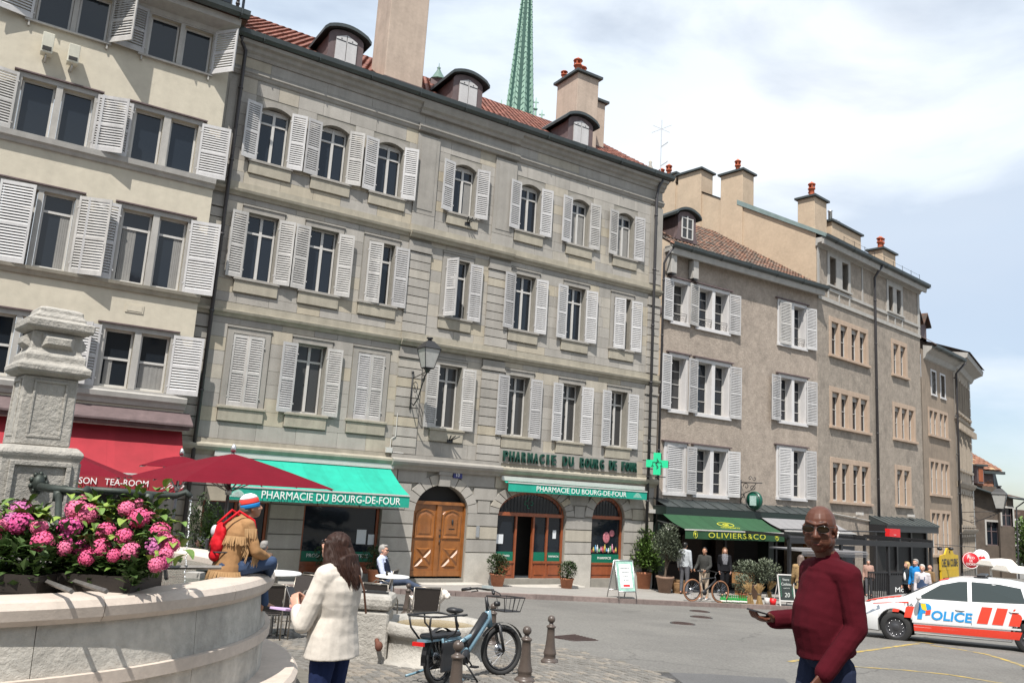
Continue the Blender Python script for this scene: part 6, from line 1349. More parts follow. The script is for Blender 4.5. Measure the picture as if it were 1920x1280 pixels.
# shop lamp left of the green awning
s_, z_ = F3.sz(1252, 990, .8); l_ = F3.root('shop_lamp', 'white enamel dish lamp in the dark green shopfront', 'lamp'); l_.location = F3.W(s_, .3, z_); g = MB(); g.tube([(0, 0, .1), (0, -.3, .16), (0, -.5, .05)], .015, 5); g.build('lamp_arm', m_iron, l_); g = MB(); g.lathe([(.03, .08), (.06, .03), (.18, -.04), (.19, -.06)], 16, (0, -.5, 0)); g.build('lamp_shade', m_wframe, l_)
# ================================================================ PARASOLS
def parasol(apex, hw, drop, label, rz=0, m=m_redumb, sides=4, pole=None, white=False, group=None):
    zg_ = pav_z(apex.x, apex.y); t = thing('parasol', label, 'parasol', (apex.x, apex.y, zg_), rz, group=group); H_ = apex.z - zg_
    g = MB(); n_ = 4; C_ = [(hw * sx, hw * sy) for sx, sy in ((-1, -1), (1, -1), (1, 1), (-1, 1))]; ap = (0, 0, H_)
    for i in range(4):
        a, b = C_[i], C_[(i + 1) % 4]; m_ = ((a[0] + b[0]) / 2 * .985, (a[1] + b[1]) / 2 * .985)
        for u, v in ((a, m_), (m_, b)):
            K = 5; prev = None
            for k in range(K + 1):
                t_ = k / K; dz = -drop * (t_ ** 1.15) ; e = .96 if v is m_ or u is m_ else 1
                P1 = (u[0] * t_, u[1] * t_, H_ + dz + (.03 * sin(pi * t_) if u is m_ else 0)); P2 = (v[0] * t_, v[1] * t_, H_ + dz + (.03 * sin(pi * t_) if v is m_ else 0))
                if prev: g.poly([prev[0], prev[1], P2, P1] if k > 1 else [ap, P2, P1])
                prev = (P1, P2)
    g.build('canopy', m, t, fix=False)
    g = MB(); pr = .032; g.tube([(0, 0, -.1), (0, 0, H_ + .12)], pr, 10); g.build('pole', mat('grey_parasol_pole', (.20, .19, .19), .4, metal=.3), t)
    g = MB(); g.lathe([(.05, H_ + .03), (.05, H_ + .1), (.03, H_ + .16), (.001, H_ + .18)], 10); g.build('hub', m_alu, t); g = MB(); g.lathe([(.06, H_ - .75), (.06, H_ - .62)], 10); g.build('runner', m_alu, t)
    for k in range(8):
        a = k * pi / 4; r_ = hw * (sqrt(2) if k % 2 else 1) * .98; dr = drop; x, y = cos(a), sin(a)
        g = MB(); g.tube([(x * .05, y * .05, H_ - .03), (x * r_, y * r_, H_ - dr - .02)], .012, 4); o = g.build('rib', m_alu, t); g = MB(); g.tube([(x * .06, y * .06, H_ - .68), (x * r_ * .5, y * r_ * .5, H_ - dr * .45 - .03)], .011, 4); g.build('strut', m_alu, o)
    g = MB(); g.box(-.3, .3, -.3, .3, 0, .08); g.build('base', m_iron, t); return t
gu = 'crimson parasols on the cafe terrace'
parasol(at(437, 850, 15.5), 1.40, .54, 'crimson parasol nearest the green awning, its right corner pointing over it', .72, group=gu)
parasol(at(340, 855, 18.5), .8, .25, 'crimson parasol in the middle, half hidden behind the nearest one', .45, group=gu)
parasol(at(95, 836, 13.5), 1.2, .42, 'crimson parasol at the left, partly behind the fountain pillar', .35, group=gu)
m_wpar = mat('white_parasol_canvas', (.72, .68, .62), .8, var=.06, scale=3)
wp = at(1868, 1046, 27); t = thing('folded_parasol', 'pair of flat white canvas parasol tops seen edge-on above the police car, upper one', 'parasol', (wp.x, wp.y, gz(wp.x, wp.y)), .1)
def flatpar(t, x0, x1, z, slope):
    g = MB(); g.hexa([(x0, -.5, z - .14), (x1, -.5, z - .14 + slope), (x1, .5, z - .14 + slope), (x0, .5, z - .14), (x0 + .05, -.25, z + .06), (x1 - .05, -.25, z + .06 + slope), (x1 - .05, .25, z + .06 + slope), (x0 + .05, .25, z + .06)]); g.build('canopy', m_wpar, t, bev=.03); g = MB(); g.tube([((x0 + x1) / 2 - .2, 0, 0), ((x0 + x1) / 2 - .2, 0, z - .1)], .04, 6); g.build('pole', m_wpar, t)
flatpar(t, -.42, .42, wp.z - gz(wp.x, wp.y) - .12, .06)
wp = at(1905, 1063, 25); t = thing('folded_parasol', 'flat white canvas parasol top at the right edge, lower one', 'parasol', (wp.x, wp.y, gz(wp.x, wp.y)), .05); flatpar(t, -.5, 2.6, wp.z - gz(wp.x, wp.y), -.12)
# ================================================================ PLANTS
m_fol = {'laurel': mat('laurel_leaf', (.085, .15, .03), .45, var=.35, scale=7, rnd=.35), 'olive': mat('olive_leaf', (.11, .13, .085), .6, var=.3, scale=7, rnd=.3), 'dark': mat('dark_shrub_leaf', (.035, .06, .018), .5, var=.3, scale=7, rnd=.4), 'tree': mat('street_tree_leaf', (.07, .12, .02), .7, var=.3, scale=.8, rnd=.3)}
m_bark = mat('bark', (.10, .075, .055), .9, var=.3, scale=12, bump=.5)
def leaves(mb, c, rad, n, l, rng, gaps=.0, noise_s=2.0, flat=0):
    c = Vector(c)
    for k in range(n):
        for _ in range(12):
            d = Vector((rng.gauss(0, 1), rng.gauss(0, 1), rng.gauss(0, 1))).normalized() * (rng.random() ** .35); q = Vector((d.x * rad[0], d.y * rad[1], d.z * rad[2]))
            if noise.noise((c + q) * noise_s) > -.05 - gaps: break
        else: continue
        mb.rn = rng.random(); dr = Vector((rng.uniform(-1, 1), rng.uniform(-1, 1), rng.uniform(-.4, 1))) + d * .8; m_ = dr.to_track_quat('X', 'Z').to_matrix(); ll = l * rng.uniform(.7, 1.3)
        mb.poly([c + q + m_ @ Vector(v) for v in ((0, 0, 0), (ll * .5, ll * .26, ll * .06), (ll, 0, 0), (ll * .5, -ll * .26, ll * .06))])
def potted(name, label, cat, p, kind, crowns, pot=(.16, .12, .28), leaf=.06, n=900, trunk=None, potm=None, seed=1, group=None, square=False):
    t = thing(name, label, cat, p, group=group); rng = random.Random(seed); r1, r0, h = pot; g = MB()
    if square: g.loft([sq(r0, 0), sq(r1, h * .9), sq(r1 + .02, h * .91), sq(r1 + .02, h), sq(r1 - .03, h), sq(r1 - .03, h - .04)])
    else: g.lathe([(r0, 0), (r1, h * .86), (r1 + .02, h * .87), (r1 + .02, h), (r1 - .02, h), (r1 - .03, h - .04), (.001, h - .04)], 20)
    g.build('pot', potm or m_terra, t)
    g = MB()
    for c, rad in crowns:
        for k in range(3 if trunk is None else 1): a = rng.random() * 6; g.tube([(.03 * cos(a), .03 * sin(a), h - .03), (c[0] * .5 + .03 * cos(a), c[1] * .5, (h + c[2]) * .5), (c[0] + rad[0] * .3 * cos(a) * (trunk is None), c[1] + rad[1] * .3 * sin(a) * (trunk is None), c[2])], [trunk or .012, (trunk or .012) * .8, .006], 5)
    g.build('stems' if trunk is None else 'trunk', m_bark, t)
    g = MB(); tv = sum(c_[1][0] * c_[1][1] * c_[1][2] for c_ in crowns)
    for c, rad in crowns: leaves(g, c, rad, int(n * rad[0] * rad[1] * rad[2] / tv), leaf, rng, .15, 6)
    g.build('crown', m_fol[kind], t, fix=False)['kind'] = 'stuff'; return t
gp = 'potted shrubs in front of the pharmacy'
potted('potted_shrub', 'terracotta pot with a rounded shrub left of the pharmacy entrance steps', 'potted plant', stand(932, 1098), 'dark', [((0, 0, .62), (.36, .36, .34)), ((-.12, 0, .75), (.24, .24, .2))], pot=(.24, .18, .38), leaf=.075, n=1500, seed=3)
potted('potted_shrub', 'small terracotta pot with a flowering shrub right of the pharmacy entrance steps', 'potted plant', stand(1062, 1103), 'dark', [((0, 0, .58), (.33, .33, .28)), ((.1, 0, .68), (.2, .2, .2))], pot=(.22, .17, .34), leaf=.07, n=1300, seed=4)
q = stand(1205, 1104)
potted('potted_laurel', 'tall bright green laurel bush in a terracotta pot beside the sandwich board', 'potted plant', q, 'laurel', [((0, 0, 1.25), (.62, .62, .52)), ((0, 0, 1.75), (.36, .36, .45)), ((.25, 0, .95), (.5, .5, .3)), ((-.3, 0, 1.0), (.4, .4, .3))], pot=(.30, .24, .62), leaf=.13, n=2600, seed=5)
q = stand(1246, 1112)
potted('potted_olive_tree', 'grey-green olive tree in a large clay pot left of the shop entrance', 'potted plant', q, 'olive', [((0, 0, 1.65), (.5, .5, .5)), ((.12, 0, 2.0), (.36, .36, .36)), ((.25, 0, 1.4), (.38, .38, .3))], pot=(.30, .2, .58), leaf=.085, n=3000, trunk=.03, potm=mat('clay_pot', (.22, .14, .10), .8, var=.2, scale=5), seed=6)
q = stand(1273, 1113); t = thing('wicker_basket', 'brown wicker basket on the pavement between the clay pot and the parked bicycle', 'basket', q); g = MB(); g.lathe([(.2, 0), (.26, .25), (.25, .45), (.27, .48), (.22, .48), (.2, .3)], 18)
for k in range(9): g.lathe([(.2 + .006 * k + .008, .04 * k + .02), (.22 + .006 * k, .04 * k + .04), (.2 + .006 * k + .008, .04 * k + .06)], 18)
g.build('basket_weave', mat('wicker', (.26, .15, .07), .8, var=.3, scale=20, bump=.4), t)
q = stand(1420, 1126)
potted('potted_olive_shrub', 'low spreading olive shrub in a dark pot left of the blackboard', 'potted plant', q + Vector((.1, .6, 0)), 'olive', [((-.3, 0, .95), (.55, .45, .35)), ((.4, 0, 1.0), (.55, .45, .38)), ((0, 0, .75), (.5, .4, .3))], pot=(.25, .2, .5), leaf=.085, n=2600, potm=MATS['clay_pot'], seed=7)
potted('small_olive_shrub', 'small loose olive shrub near the row of bottles', 'potted plant', stand(1392, 1126), 'olive', [((0, 0, .55), (.32, .3, .3))], pot=(.14, .11, .25), leaf=.07, n=900, seed=8)
m_straw = mat('straw', (.40, .26, .11), .9, var=.35, scale=20, rnd=.3)
for k, (px, lab) in enumerate(((1406, 'leftmost'), (1423, 'middle'), (1442, 'rightmost'))):
    q = stand(px, 1134 - (10 if k == 2 else 0)); t = thing('straw_bundle', 'bundle of dried straw leaning in front of the olive shrub, %s of three' % lab, 'straw bundle', q, group='straw bundles'); g = MB(); r_ = random.Random(k)
    for i in range(60): a = r_.random() * 6.28; rr = r_.random() * .07; g.rn = r_.random(); g.tube([(rr * cos(a) * 2.2 + (k - 1) * .0, rr * sin(a), 0), (rr * cos(a) * .5, rr * sin(a) * .5, .33), (rr * cos(a) * 2.6 + r_.uniform(-.05, .05) + (k - 1) * .1, rr * sin(a) * 2, .62 + r_.uniform(-.08, .05))], .007, 3)
    g.build('straw_stalks', m_straw, t, fix=False)['kind'] = 'stuff'; g = MB(); g.lathe([(.05, .30), (.055, .32), (.05, .35)], 10); g.build('binding', m_bark, t)
m_bott = mat('green_bottle', (.02, .22, .04), .25, var=.1)
m_lab = mat('bottle_label', (.6, .6, .55), .6)
proto = None
for k in range(14):
    q = stand(1352 + 3.6 * k, 1134 + (k % 2) * 1.5)
    if proto is None:
        proto = thing('green_bottle', 'short green bottle in the kerb row, nearest the bicycle wheel', 'bottle', q, group='row of green bottles at the kerb'); g = MB(); g.lathe([(.04, 0), (.042, .12), (.03, .16), (.014, .19), (.014, .25), (.018, .26)], 10); g.build('bottle_body', m_bott, proto); g = MB(); g.lathe([(.043, .03), (.0435, .09)], 10); g.build('bottle_label', m_lab, proto)
    else: c = copy_tree(proto, label='short green bottle in the kerb row, %s' % ((['', 'second', 'third', 'fourth', 'fifth', 'sixth', 'seventh', 'eighth', 'ninth', 'tenth', 'eleventh', 'twelfth', 'thirteenth'][k] + ' from the bicycle wheel') if k < 13 else 'rightmost, next to the straw bundles')); c.location = q
t = thing('small_red_pot', 'small red pot on the kerb between the straw bundles and the blackboard', 'pot', stand(1449, 1136)); g = MB(); g.lathe([(.09, 0), (.12, .2), (.10, .2), (.09, .05)], 14); g.build('pot_body', MATS['signal_red'], t)
t = thing('small_white_pot', 'small pale pot on the kerb left of the red pot', 'pot', stand(1438, 1137)); g = MB(); g.lathe([(.07, 0), (.09, .22), (.08, .22), (.07, .05)], 14); g.build('pot_body', m_wframe, t)
for k, (px, py, lab) in enumerate(((1383, 1080, 'upper'), (1388, 1098, 'lower'))):
    q = F3.W(F3.sz(px, py)[0] - 1.5, 1.6, -3.3 + (.55 if k == 0 else .1)); t = thing('wooden_crate', 'wooden display crate in the dark shop doorway, %s one' % lab, 'crate', q, F3.rz); g = MB(); g.box(-.35, .35, -.2, .2, 0, .04); [g.box(-.35, .35, -.22, -.2, .05 + i * .12, .15 + i * .12) for i in range(3)]; g.box(-.37, -.35, -.22, .2, 0, .4); g.box(.35, .37, -.22, .2, 0, .4); g.build('crate_boards', mat('pine_crate', (.32, .17, .07), .7, var=.2, scale=8), t)
# terrace plants on the left
potted('potted_topiary', 'bright green bushy shrub in a terracotta pot behind the person in the fringed jacket', 'potted plant', stand(392, 1052) if False else at(392, 1062, 19.0) - Vector((0, 0, .1)), 'laurel', [((0, 0, 1.0), (.28, .28, .45)), ((0, 0, .7), (.32, .32, .3))], pot=(.28, .22, .45), leaf=.09, n=1500, seed=9)
q = at(365, 1050, 21); potted('dark_topiary', 'dark narrow cypress shrub in the shade left of the bushy terracotta pot', 'potted plant', Vector((q.x, q.y, pav_z(q.x, q.y))), 'dark', [((0, 0, 1.2), (.28, .28, .9))], pot=(.25, .22, .4), leaf=.07, n=1500, seed=10)
for k, px in enumerate((600, 690)):
    q = F2.W(F2.sz(px, 1060)[0], .5, 0); q.z = pav_z(q.x, q.y); potted('window_shrub', 'dark leafy shrub in a pot under the left shop window, %s one' % ('left' if k == 0 else 'right'), 'potted plant', q, 'dark', [((0, 0, .7), (.4, .3, .32))], pot=(.2, .16, .4), leaf=.08, n=900, seed=11 + k)
# right edge: trees and the distant town
def tree(p, H_, cr, label, kind='tree', n=5000, seed=1, leaf=.45):
    t = thing('tree', label, 'tree', p); rng = random.Random(seed); g = MB(); g.tube([(0, 0, -.5), (.1, 0, H_ * .3), (0, .1, H_ * .6)], [cr * .09, cr * .06, cr * .03], 8)
    for k in range(7): a = k * .9; g.tube([(0, 0, H_ * (.25 + .05 * k)), (cr * .6 * cos(a), cr * .6 * sin(a), H_ * (.5 + .05 * k))], [cr * .035, cr * .01], 5)
    g.build('trunk', m_bark, t); g = MB()
    for k in range(9): a = k * 2.4; rr = cr * .55 * sqrt(k / 9); leaves(g, (rr * cos(a), rr * sin(a), H_ * (.55 + .35 * ((k * 37) % 10) / 10)), (cr * .5, cr * .5, cr * .42), n // 9, leaf, rng, .1, .5)
    g.build('crown', m_fol[kind], t, fix=False)['kind'] = 'stuff'; return t
q = at(1912, 1100, 85); tree(Vector((q.x + 2, q.y, q.z - 2)), 8.5, 4.5, 'leafy green tree at the right edge beside the old tiled house', seed=3)
q = at(1925, 1080, 62); tree(Vector((q.x + 3.2, q.y, q.z - 2.5)), 5.5, 3.0, 'lower tree at the right edge in front of the leafy one', seed=4, n=3500)
for k, (px, py, Y, hh, ww, lab) in enumerate(((1903, 985, 420, 5, 9, 'nearest pale block of the distant town at the right edge'), (1913, 977, 520, 7, 12, 'taller pale block of the distant town at the right edge'), (1921, 982, 460, 6, 10, 'pale block of the distant town cut by the right edge'), (1908, 971, 700, 7, 20, 'farthest low block of the distant town on the horizon'))):
    q = at(px, py, Y); t = thing('distant_building', lab, 'building', (q.x, q.y, q.z - hh * .3), .3); g = MB(); g.box(-ww, ww, -5, 5, -10, hh); g.build('wall', mat('distant_wall_%d' % (k % 2), ((.42, .40, .38), (.33, .32, .33))[k % 2], .9), t)
    for i in range(4):
        for j in range(2): g = MB(); x = -ww * .75 + i * ww * .5; g.box(x - ww * .1, x + ww * .1, -5.1, -5, j * hh * .45, j * hh * .45 + hh * .25); g.build('window', m_dark, t)
    g = MB(); g.prism([(-ww, hh), (ww, hh), (ww * .8, hh + 2), (-ww * .8, hh + 2)], -5, 5, 'y'); g.build('roof', m_brtile, t)
g = MB(); n_ = 40; ln = [(-1200 + 100 * k, 30 + 25 * noise.noise((k * .37, 1, 0)) + (0 if k < 20 else -8)) for k in range(n_)]
g.loft([[(x, 2300, -80) for x, _ in ln], [(x, 2350, h - 60) for x, h in ln]], closed=False, cap0=False, cap1=False); g.build('hills', mat('far_hills', (.10, .15, .17), 1.0, var=.1, scale=.01), kind='structure')
# ================================================================ TABLES, CHAIRS, BOARDS
m_seat = mat('dark_woven_plastic', (.035, .028, .025), .55, var=.3, scale=60, bump=.4, bscale=150); m_tub = mat('bronze_tube', (.30, .27, .23), .35, metal=.7, var=.05)
def chair(p, rz, label, sc=.85):
    t = thing('cafe_chair', label, 'chair', p, rz, group='woven cafe chairs on the terrace'); t.scale = (sc, sc, sc)
    g = MB(); g.box(-.23, .23, -.22, .22, .43, .45); g.build('seat', m_seat, t, bev=.008); g = MB(); g.hexa([(-.23, .20, .48), (.23, .20, .48), (.23, .225, .48), (-.23, .225, .48), (-.25, .30, .90), (.25, .30, .90), (.25, .325, .90), (-.25, .325, .90)]); g.build('backrest', m_seat, t, bev=.006)
    for s_ in (-1, 1):
        g = MB(); x = s_ * .26; g.tube([(x, .24, 0), (x, .22, .45), (x, .33, .92)], .013, 6); g.build('leg', m_tub, t)
        g = MB(); g.tube([(x, -.24, 0), (x, -.26, .3), (x, -.24, .56), (x, -.12, .66), (x, .05, .66), (x, .24, .6)], .014, 6); g.build('leg', m_tub, t)
    g = MB(); g.tube([(-.25, .33, .92), (.25, .33, .92)], .013, 6); g.tube([(-.26, -.22, .43), (.26, -.22, .43)], .011, 6); g.build('chair_frame', m_tub, t); return t
def table(p, label, r=.33, h=.73):
    t = thing('cafe_table', label, 'table', p, group='white cafe tables'); g = MB(); g.lathe([(.001, h - .03), (r, h - .03), (r + .01, h - .015), (r, h), (.001, h)], 28); g.build('tabletop', m_white, t); g = MB(); g.tube([(0, 0, .03), (0, 0, h - .03)], .025, 8); g.build('table_leg', m_alu, t)
    g = MB(); [g.box(-.02 + .0, .02, 0, .26, .0, .03) if k == 0 else None for k in range(1)]; g.box(-.27, .27, -.03, .03, 0, .03); g.box(-.03, .03, -.27, .27, 0.002, .032); g.build('table_foot', m_iron, t); return t
TB = at(736, 1079, 18.4); tp = gp3(TB.x, TB.y); table(tp, 'round white cafe table in front of the man in the dark waistcoat', .36, TB.z - tp.z)
cb = at(795, 1130, 14.1); cp_ = gp3(cb.x, cb.y); chair(cp_, radians(195), 'woven cafe chair with its back to the fountain, right of the round white table')
cb = at(714, 1125, 14.3); chair(gp3(cb.x, cb.y), radians(165), 'woven cafe chair in front of the round white table, its left one')
cb = at(676, 1115, 15.4); chair(gp3(cb.x, cb.y), radians(80), 'woven cafe chair behind the stone trough post, left of the table')
tb2 = at(520, 1072, 12.8); t2p = gp3(tb2.x, tb2.y); table(t2p, 'white cafe table behind the fountain rim near the seated legs', .35, tb2.z - t2p.z)
for px, py, Y, rz, lab in ((500, 1120, 12.3, 200, 'woven cafe chair just behind the fountain rim, left of the beige jacket'), (545, 1110, 12.6, 150, 'woven cafe chair between the fountain and the beige-jacketed woman'), (480, 1070, 14.2, 20, 'woven cafe chair on the far side of the table behind the fountain'), (560, 1075, 14.6, -20, 'woven cafe chair in the shade behind the woman, farther row left'), (600, 1078, 16.5, 170, 'woven cafe chair in the shade behind the woman, farther row right')):
    c_ = at(px, py, Y); chair(gp3(c_.x, c_.y), radians(rz), lab)
t = thing('coffee_cup', 'white coffee cup and saucer on the round white table', 'cup', (TB.x - .05, TB.y - .1, TB.z)); g = MB(); g.lathe([(.001, .0), (.07, .008), (.075, .012)], 16); g.build('saucer', m_white, t); g = MB(); g.lathe([(.025, .012), (.04, .05), (.042, .07), (.036, .07), (.025, .02)], 14); g.build('cup', m_white, t)
t = thing('dark_glass', 'small dark drink glass on the round white table', 'glass', (TB.x - .12, TB.y, TB.z)); g = MB(); g.lathe([(.03, 0), (.035, .09), (.03, .09), (.028, .02)], 14); g.build('glass_body', m_dark, t)
# sandwich board
q = stand(1166, 1128); t = thing('sandwich_board', 'white metal sandwich board with a printed notice on the pavement edge', 'sign', q, radians(28))
def panelM(y0, y1, h): return lambda x, z, o=0: (x, lerp(y0, y1, z / h) + o, z)
h_ = 1.10; f1 = panelM(-.30, -.02, h_); f2 = panelM(.32, .04, h_)
for f, nm in ((f1, 'front_frame'), (f2, 'rear_frame')):
    g = MB()
    for a, b in (((-.32, 0), (-.32, h_)), ((.32, 0), (.32, h_)), ((-.32, h_), (.32, h_)), ((-.32, .22), (.32, .22))): g.tube([f(*a), f(*b)], .018, 6)
    g.build(nm, m_alu, t)
g = MB(); g.poly([f2(-.3, .24), f2(.3, .24), f2(.3, h_ - .02), f2(-.3, h_ - .02)]); g.build('rear_panel', m_wframe, t, fix=False)
g = MB(); g.hexa([f1(-.31, .23), f1(.31, .23), f1(.31, .23, .02), f1(-.31, .23, .02), f1(-.31, h_ - .01), f1(.31, h_ - .01), f1(.31, h_ - .01, .02), f1(-.31, h_ - .01, .02)]); o = g.build('front_panel', mat('mint_print', (.30, .50, .42), .5, var=.3, scale=9), t)
g = MB(); g.poly([f1(-.22, .32, -.012), f1(.22, .32, -.012), f1(.22, 1.0, -.012), f1(-.22, 1.0, -.012)]); g.build('notice_sheet', m_white, t, fix=False)
xa = Vector((1, 0, 0)); ya = Vector((0, .28, h_)).normalized()
for k, s_ in enumerate(('BIENVENUE', 'Pharmacie', 'du Bourg', 'de Four')): text(t, s_, frame_M(f1(0, .88 - k * .11, -.018), xa, ya), mat('grey_print', (.12, .16, .18), .6), height=.045, ext=.001)
g = MB(); g.poly([f1(-.12, .36, -.014), f1(.12, .36, -.014), f1(.12, .42, -.014), f1(-.12, .42, -.014)]); g.build('red_line', MATS['signal_red'], t, fix=False)
# blackboard
q = stand(1472, 1139); t = thing('blackboard_sign', 'white framed chalk blackboard with 20 written on it beside the woman with the backpack', 'sign', q, radians(14)); m_chalk = mat('chalk', (.55, .58, .55), .9); m_bb = mat('blackboard', (.022, .03, .028), .8, var=.2, scale=8)
hh = .98; f1 = panelM(-.18, 0, hh); g = MB()
for a, b in (((-.28, 0), (-.28, hh)), ((.28, 0), (.28, hh)), ((-.28, hh), (.28, hh)), ((-.28, .16), (.28, .16))): g.tube([f1(*a), f1(*b)], .028, 4)
g.build('white_frame', m_wframe, t); g = MB(); g.poly([f1(-.26, .17), f1(.26, .17), f1(.26, hh - .01), f1(-.26, hh - .01)]); g.build('board', m_bb, t, fix=False); g = MB(); g.tube([(-.25, .3, 0), (-.22, 0, hh)], .02, 4); g.tube([(.25, .3, 0), (.22, 0, hh)], .02, 4); g.build('rear_strut', m_wframe, t)
ya = Vector((0, .18, hh)).normalized()
for s_, z, hgt in (('Votre', .84, .075), ('Cadeau', .70, .09), ('a partir de', .57, .05), ('20', .36, .14)): text(t, s_, frame_M(f1(0, z, -.012), xa, ya), m_chalk, height=hgt, ext=.001, shear=.15)
g = MB(); r_ = random.Random(4)
for s2 in (-1, 1):
    for k in range(9): z = .3 + k * .07; g.tube([f1(s2 * .21, z, -.01), f1(s2 * .24, z + .03, -.01), f1(s2 * .20, z + .05, -.01)], .006, 3)
g.build('chalk_flourish', mat('green_chalk', (.08, .32, .20), .9), t)['kind'] = 'stuff'
# ================================================================ BICYCLES
m_tyre = mat('black_tyre', (.02, .02, .02), .8, var=.1); m_btyre = mat('tan_tyre_wall', (.24, .11, .055), .8, var=.1); m_lb = mat('pale_blue_frame_paint', (.14, .24, .30), .3, var=.03, coat=.4); m_bk = mat('matt_black_metal', (.018, .018, .02), .45, var=.05); m_steel = mat('bright_steel', (.55, .55, .56), .25, metal=1, var=.02)
def wheel(parent, c, R, yaw, tm, rt=.026, spokes=28, disc=True):
    M = Matrix.Translation(c) @ Matrix.Rotation(yaw, 4, 'Z')
    def ring(r, n=40): return [(r * cos(2 * pi * k / n), 0, r * sin(2 * pi * k / n)) for k in range(n + 1)]
    g = MB(); g.M = M; g.tube(ring(R - rt), rt, 8, cap=False); w = g.build('wheel', tm, parent)
    g = MB(); g.M = M; g.tube(ring(R - rt * 2 - .012), .012, 5, cap=False); g.build('rim', m_bk, w)
    g = MB(); g.M = M
    for k in range(spokes): a = 2 * pi * k / spokes; g.tube([(.02 * cos(a + 1.2), .03 if k % 2 else -.03, .02 * sin(a + 1.2)), ((R - rt * 2 - .01) * cos(a), 0, (R - rt * 2 - .01) * sin(a))], .0016, 3, cap=False)
    g.build('spokes', m_steel, w)['kind'] = 'stuff'
    g = MB(); g.M = M; g.tube([(0, -.05, 0), (0, .05, 0)], .022, 8); g.build('hub', m_bk, w)
    if disc: g = MB(); g.M = M; g.tube([(0, .035, 0), (0, .038, 0)], .075, 16); g.build('brake_disc', m_steel, w)
    return w
fw_ = gpt(928, 1264); hd = atan2(.87, .50); eb = thing('cargo_bicycle', 'pale blue electric cargo bicycle with black rear rail and front basket parked by the trough', 'bicycle', fw_ - Vector((.50, .87, 0)) * 1.22 + Vector((0, 0, .0)), hd)
eb.location.z = gz(eb.location.x, eb.location.y) + .0; sl = (gz(fw_.x, fw_.y) - eb.location.z) / 1.22; eb.rotation_euler = (radians(-3), -math.atan(sl), hd)
R_ = .29; stz = radians(-27)
wheel(eb, (0, 0, R_), R_, 0, m_tyre, .03); hp = Vector((1.02, 0, .62))
SM = Matrix.Translation(hp) @ Matrix.Rotation(stz, 4, 'Z') @ Matrix.Translation(-hp)
fwc = SM @ Vector((1.22, 0, R_)); wheel(eb, fwc, R_, stz, m_tyre, .03)
def T(name, pts, r, m, n=8, M=None): g = MB(); g.M = M; g.tube(pts, r, n); return g.build(name, m, eb)
T('down_tube', [(1.00, 0, .66), (.46, 0, .26)], [.045, .05], m_lb, 10); T('battery', [(.93, 0, .70), (.52, 0, .37)], .042, m_bk, 8); T('head_tube', [(1.05, 0, .56), (.99, 0, .74)], .038, m_lb, 10); T('top_tube', [(.98, 0, .66), (.72, 0, .50), (.38, 0, .42)], .026, m_lb)
T('seat_tube', [(.42, 0, .26), (.33, 0, .56)], .024, m_lb); T('seat_post', [(.33, 0, .55), (.27, 0, .74)], .015, m_bk)
for s_ in (-1, 1):
    T('chain_stay', [(.42, s_ * .04, .27), (0, s_ * .07, R_)], .015, m_lb); T('seat_stay', [(.36, s_ * .03, .48), (-.02, s_ * .08, .46)], .014, m_lb); T('rack_strut', [(0, s_ * .08, R_), (-.10, s_ * .09, .50)], .013, m_lb)
    T('fork_leg', [(1.14, s_ * .055, .58), (1.22, s_ * .055, R_)], [.022, .016], m_bk, 8, SM)
T('fork_crown', [(1.13, -.07, .575), (1.13, .07, .575)], .026, m_bk, 8, SM); T('stem', [(1.0, 0, .72), (.97, 0, .90)], .02, m_bk, 8, SM); T('handlebar', [(.88, -.31, .97), (.95, -.18, .99), (.99, 0, .98), (.95, .18, .99), (.88, .31, .97)], .012, m_bk, 8, SM)
for s_ in (-1, 1): T('grip', [(.90, s_ * .25, .982), (.84, s_ * .36, .96)], .019, m_bk, 8, SM); T('brake_lever', [(.95, s_ * .2, .98), (1.0, s_ * .24, .955), (.96, s_ * .33, .94)], .007, m_bk, 5, SM)
g = MB(); g.M = SM; g.box(.93, 1.02, -.06, .05, 1.0, 1.03); g.build('display', mat('display_grey', (.35, .4, .4), .3), eb)
g = MB(); g.M = SM; g.tube([(1.10, 0, .82), (1.16, 0, .82)], .03, 8); g.build('headlamp', m_bk, eb)
g = MB(); g.ell((.30, 0, .765), (.125, .045, .03), 12, 8); g.ell((.21, 0, .775), (.055, .08, .035), 12, 8); g.build('saddle', m_bk, eb)
g = MB(); g.box(-.30, .30, -.085, .085, .50, .555); g.build('passenger_cushion', m_bk, eb, bev=.02); g = MB(); g.box(-.36, .25, -.06, .06, .475, .498); g.build('rear_carrier', m_lb, eb)
zt = .74; loop = [(-.36, -.20, zt), (.20, -.20, zt), (.30, -.10, zt - .02), (.30, .10, zt - .02), (.20, .20, zt), (-.36, .20, zt), (-.42, .14, zt), (-.42, -.14, zt), (-.36, -.20, zt)]
T('guard_rail', loop, .011, m_bk, 6)
for s_ in (-1, 1): T('guard_rail_post', [(-.42, s_ * .14, zt), (-.40, s_ * .12, .62), (-.28, s_ * .08, .49)], .011, m_bk, 6); T('guard_rail_hoop', [(-.05, s_ * .2, zt), (-.0, s_ * .22, .64), (.05, s_ * .15, .55), (-.02, s_ * .09, .5)], .010, m_bk, 6)
for k, s_ in enumerate((-1, 1)): 
    T('foot_rest', [(.12, s_ * .10, .20), (-.02, s_ * .32, .10), (-.14, s_ * .33, .09)], .014, m_lb); 
T('kickstand', [(.40, .06, .24), (.50, .20, .01)], .010, m_bk, 6); T('kickstand', [(.40, -.06, .24), (.50, -.20, .01)], .010, m_bk, 6)
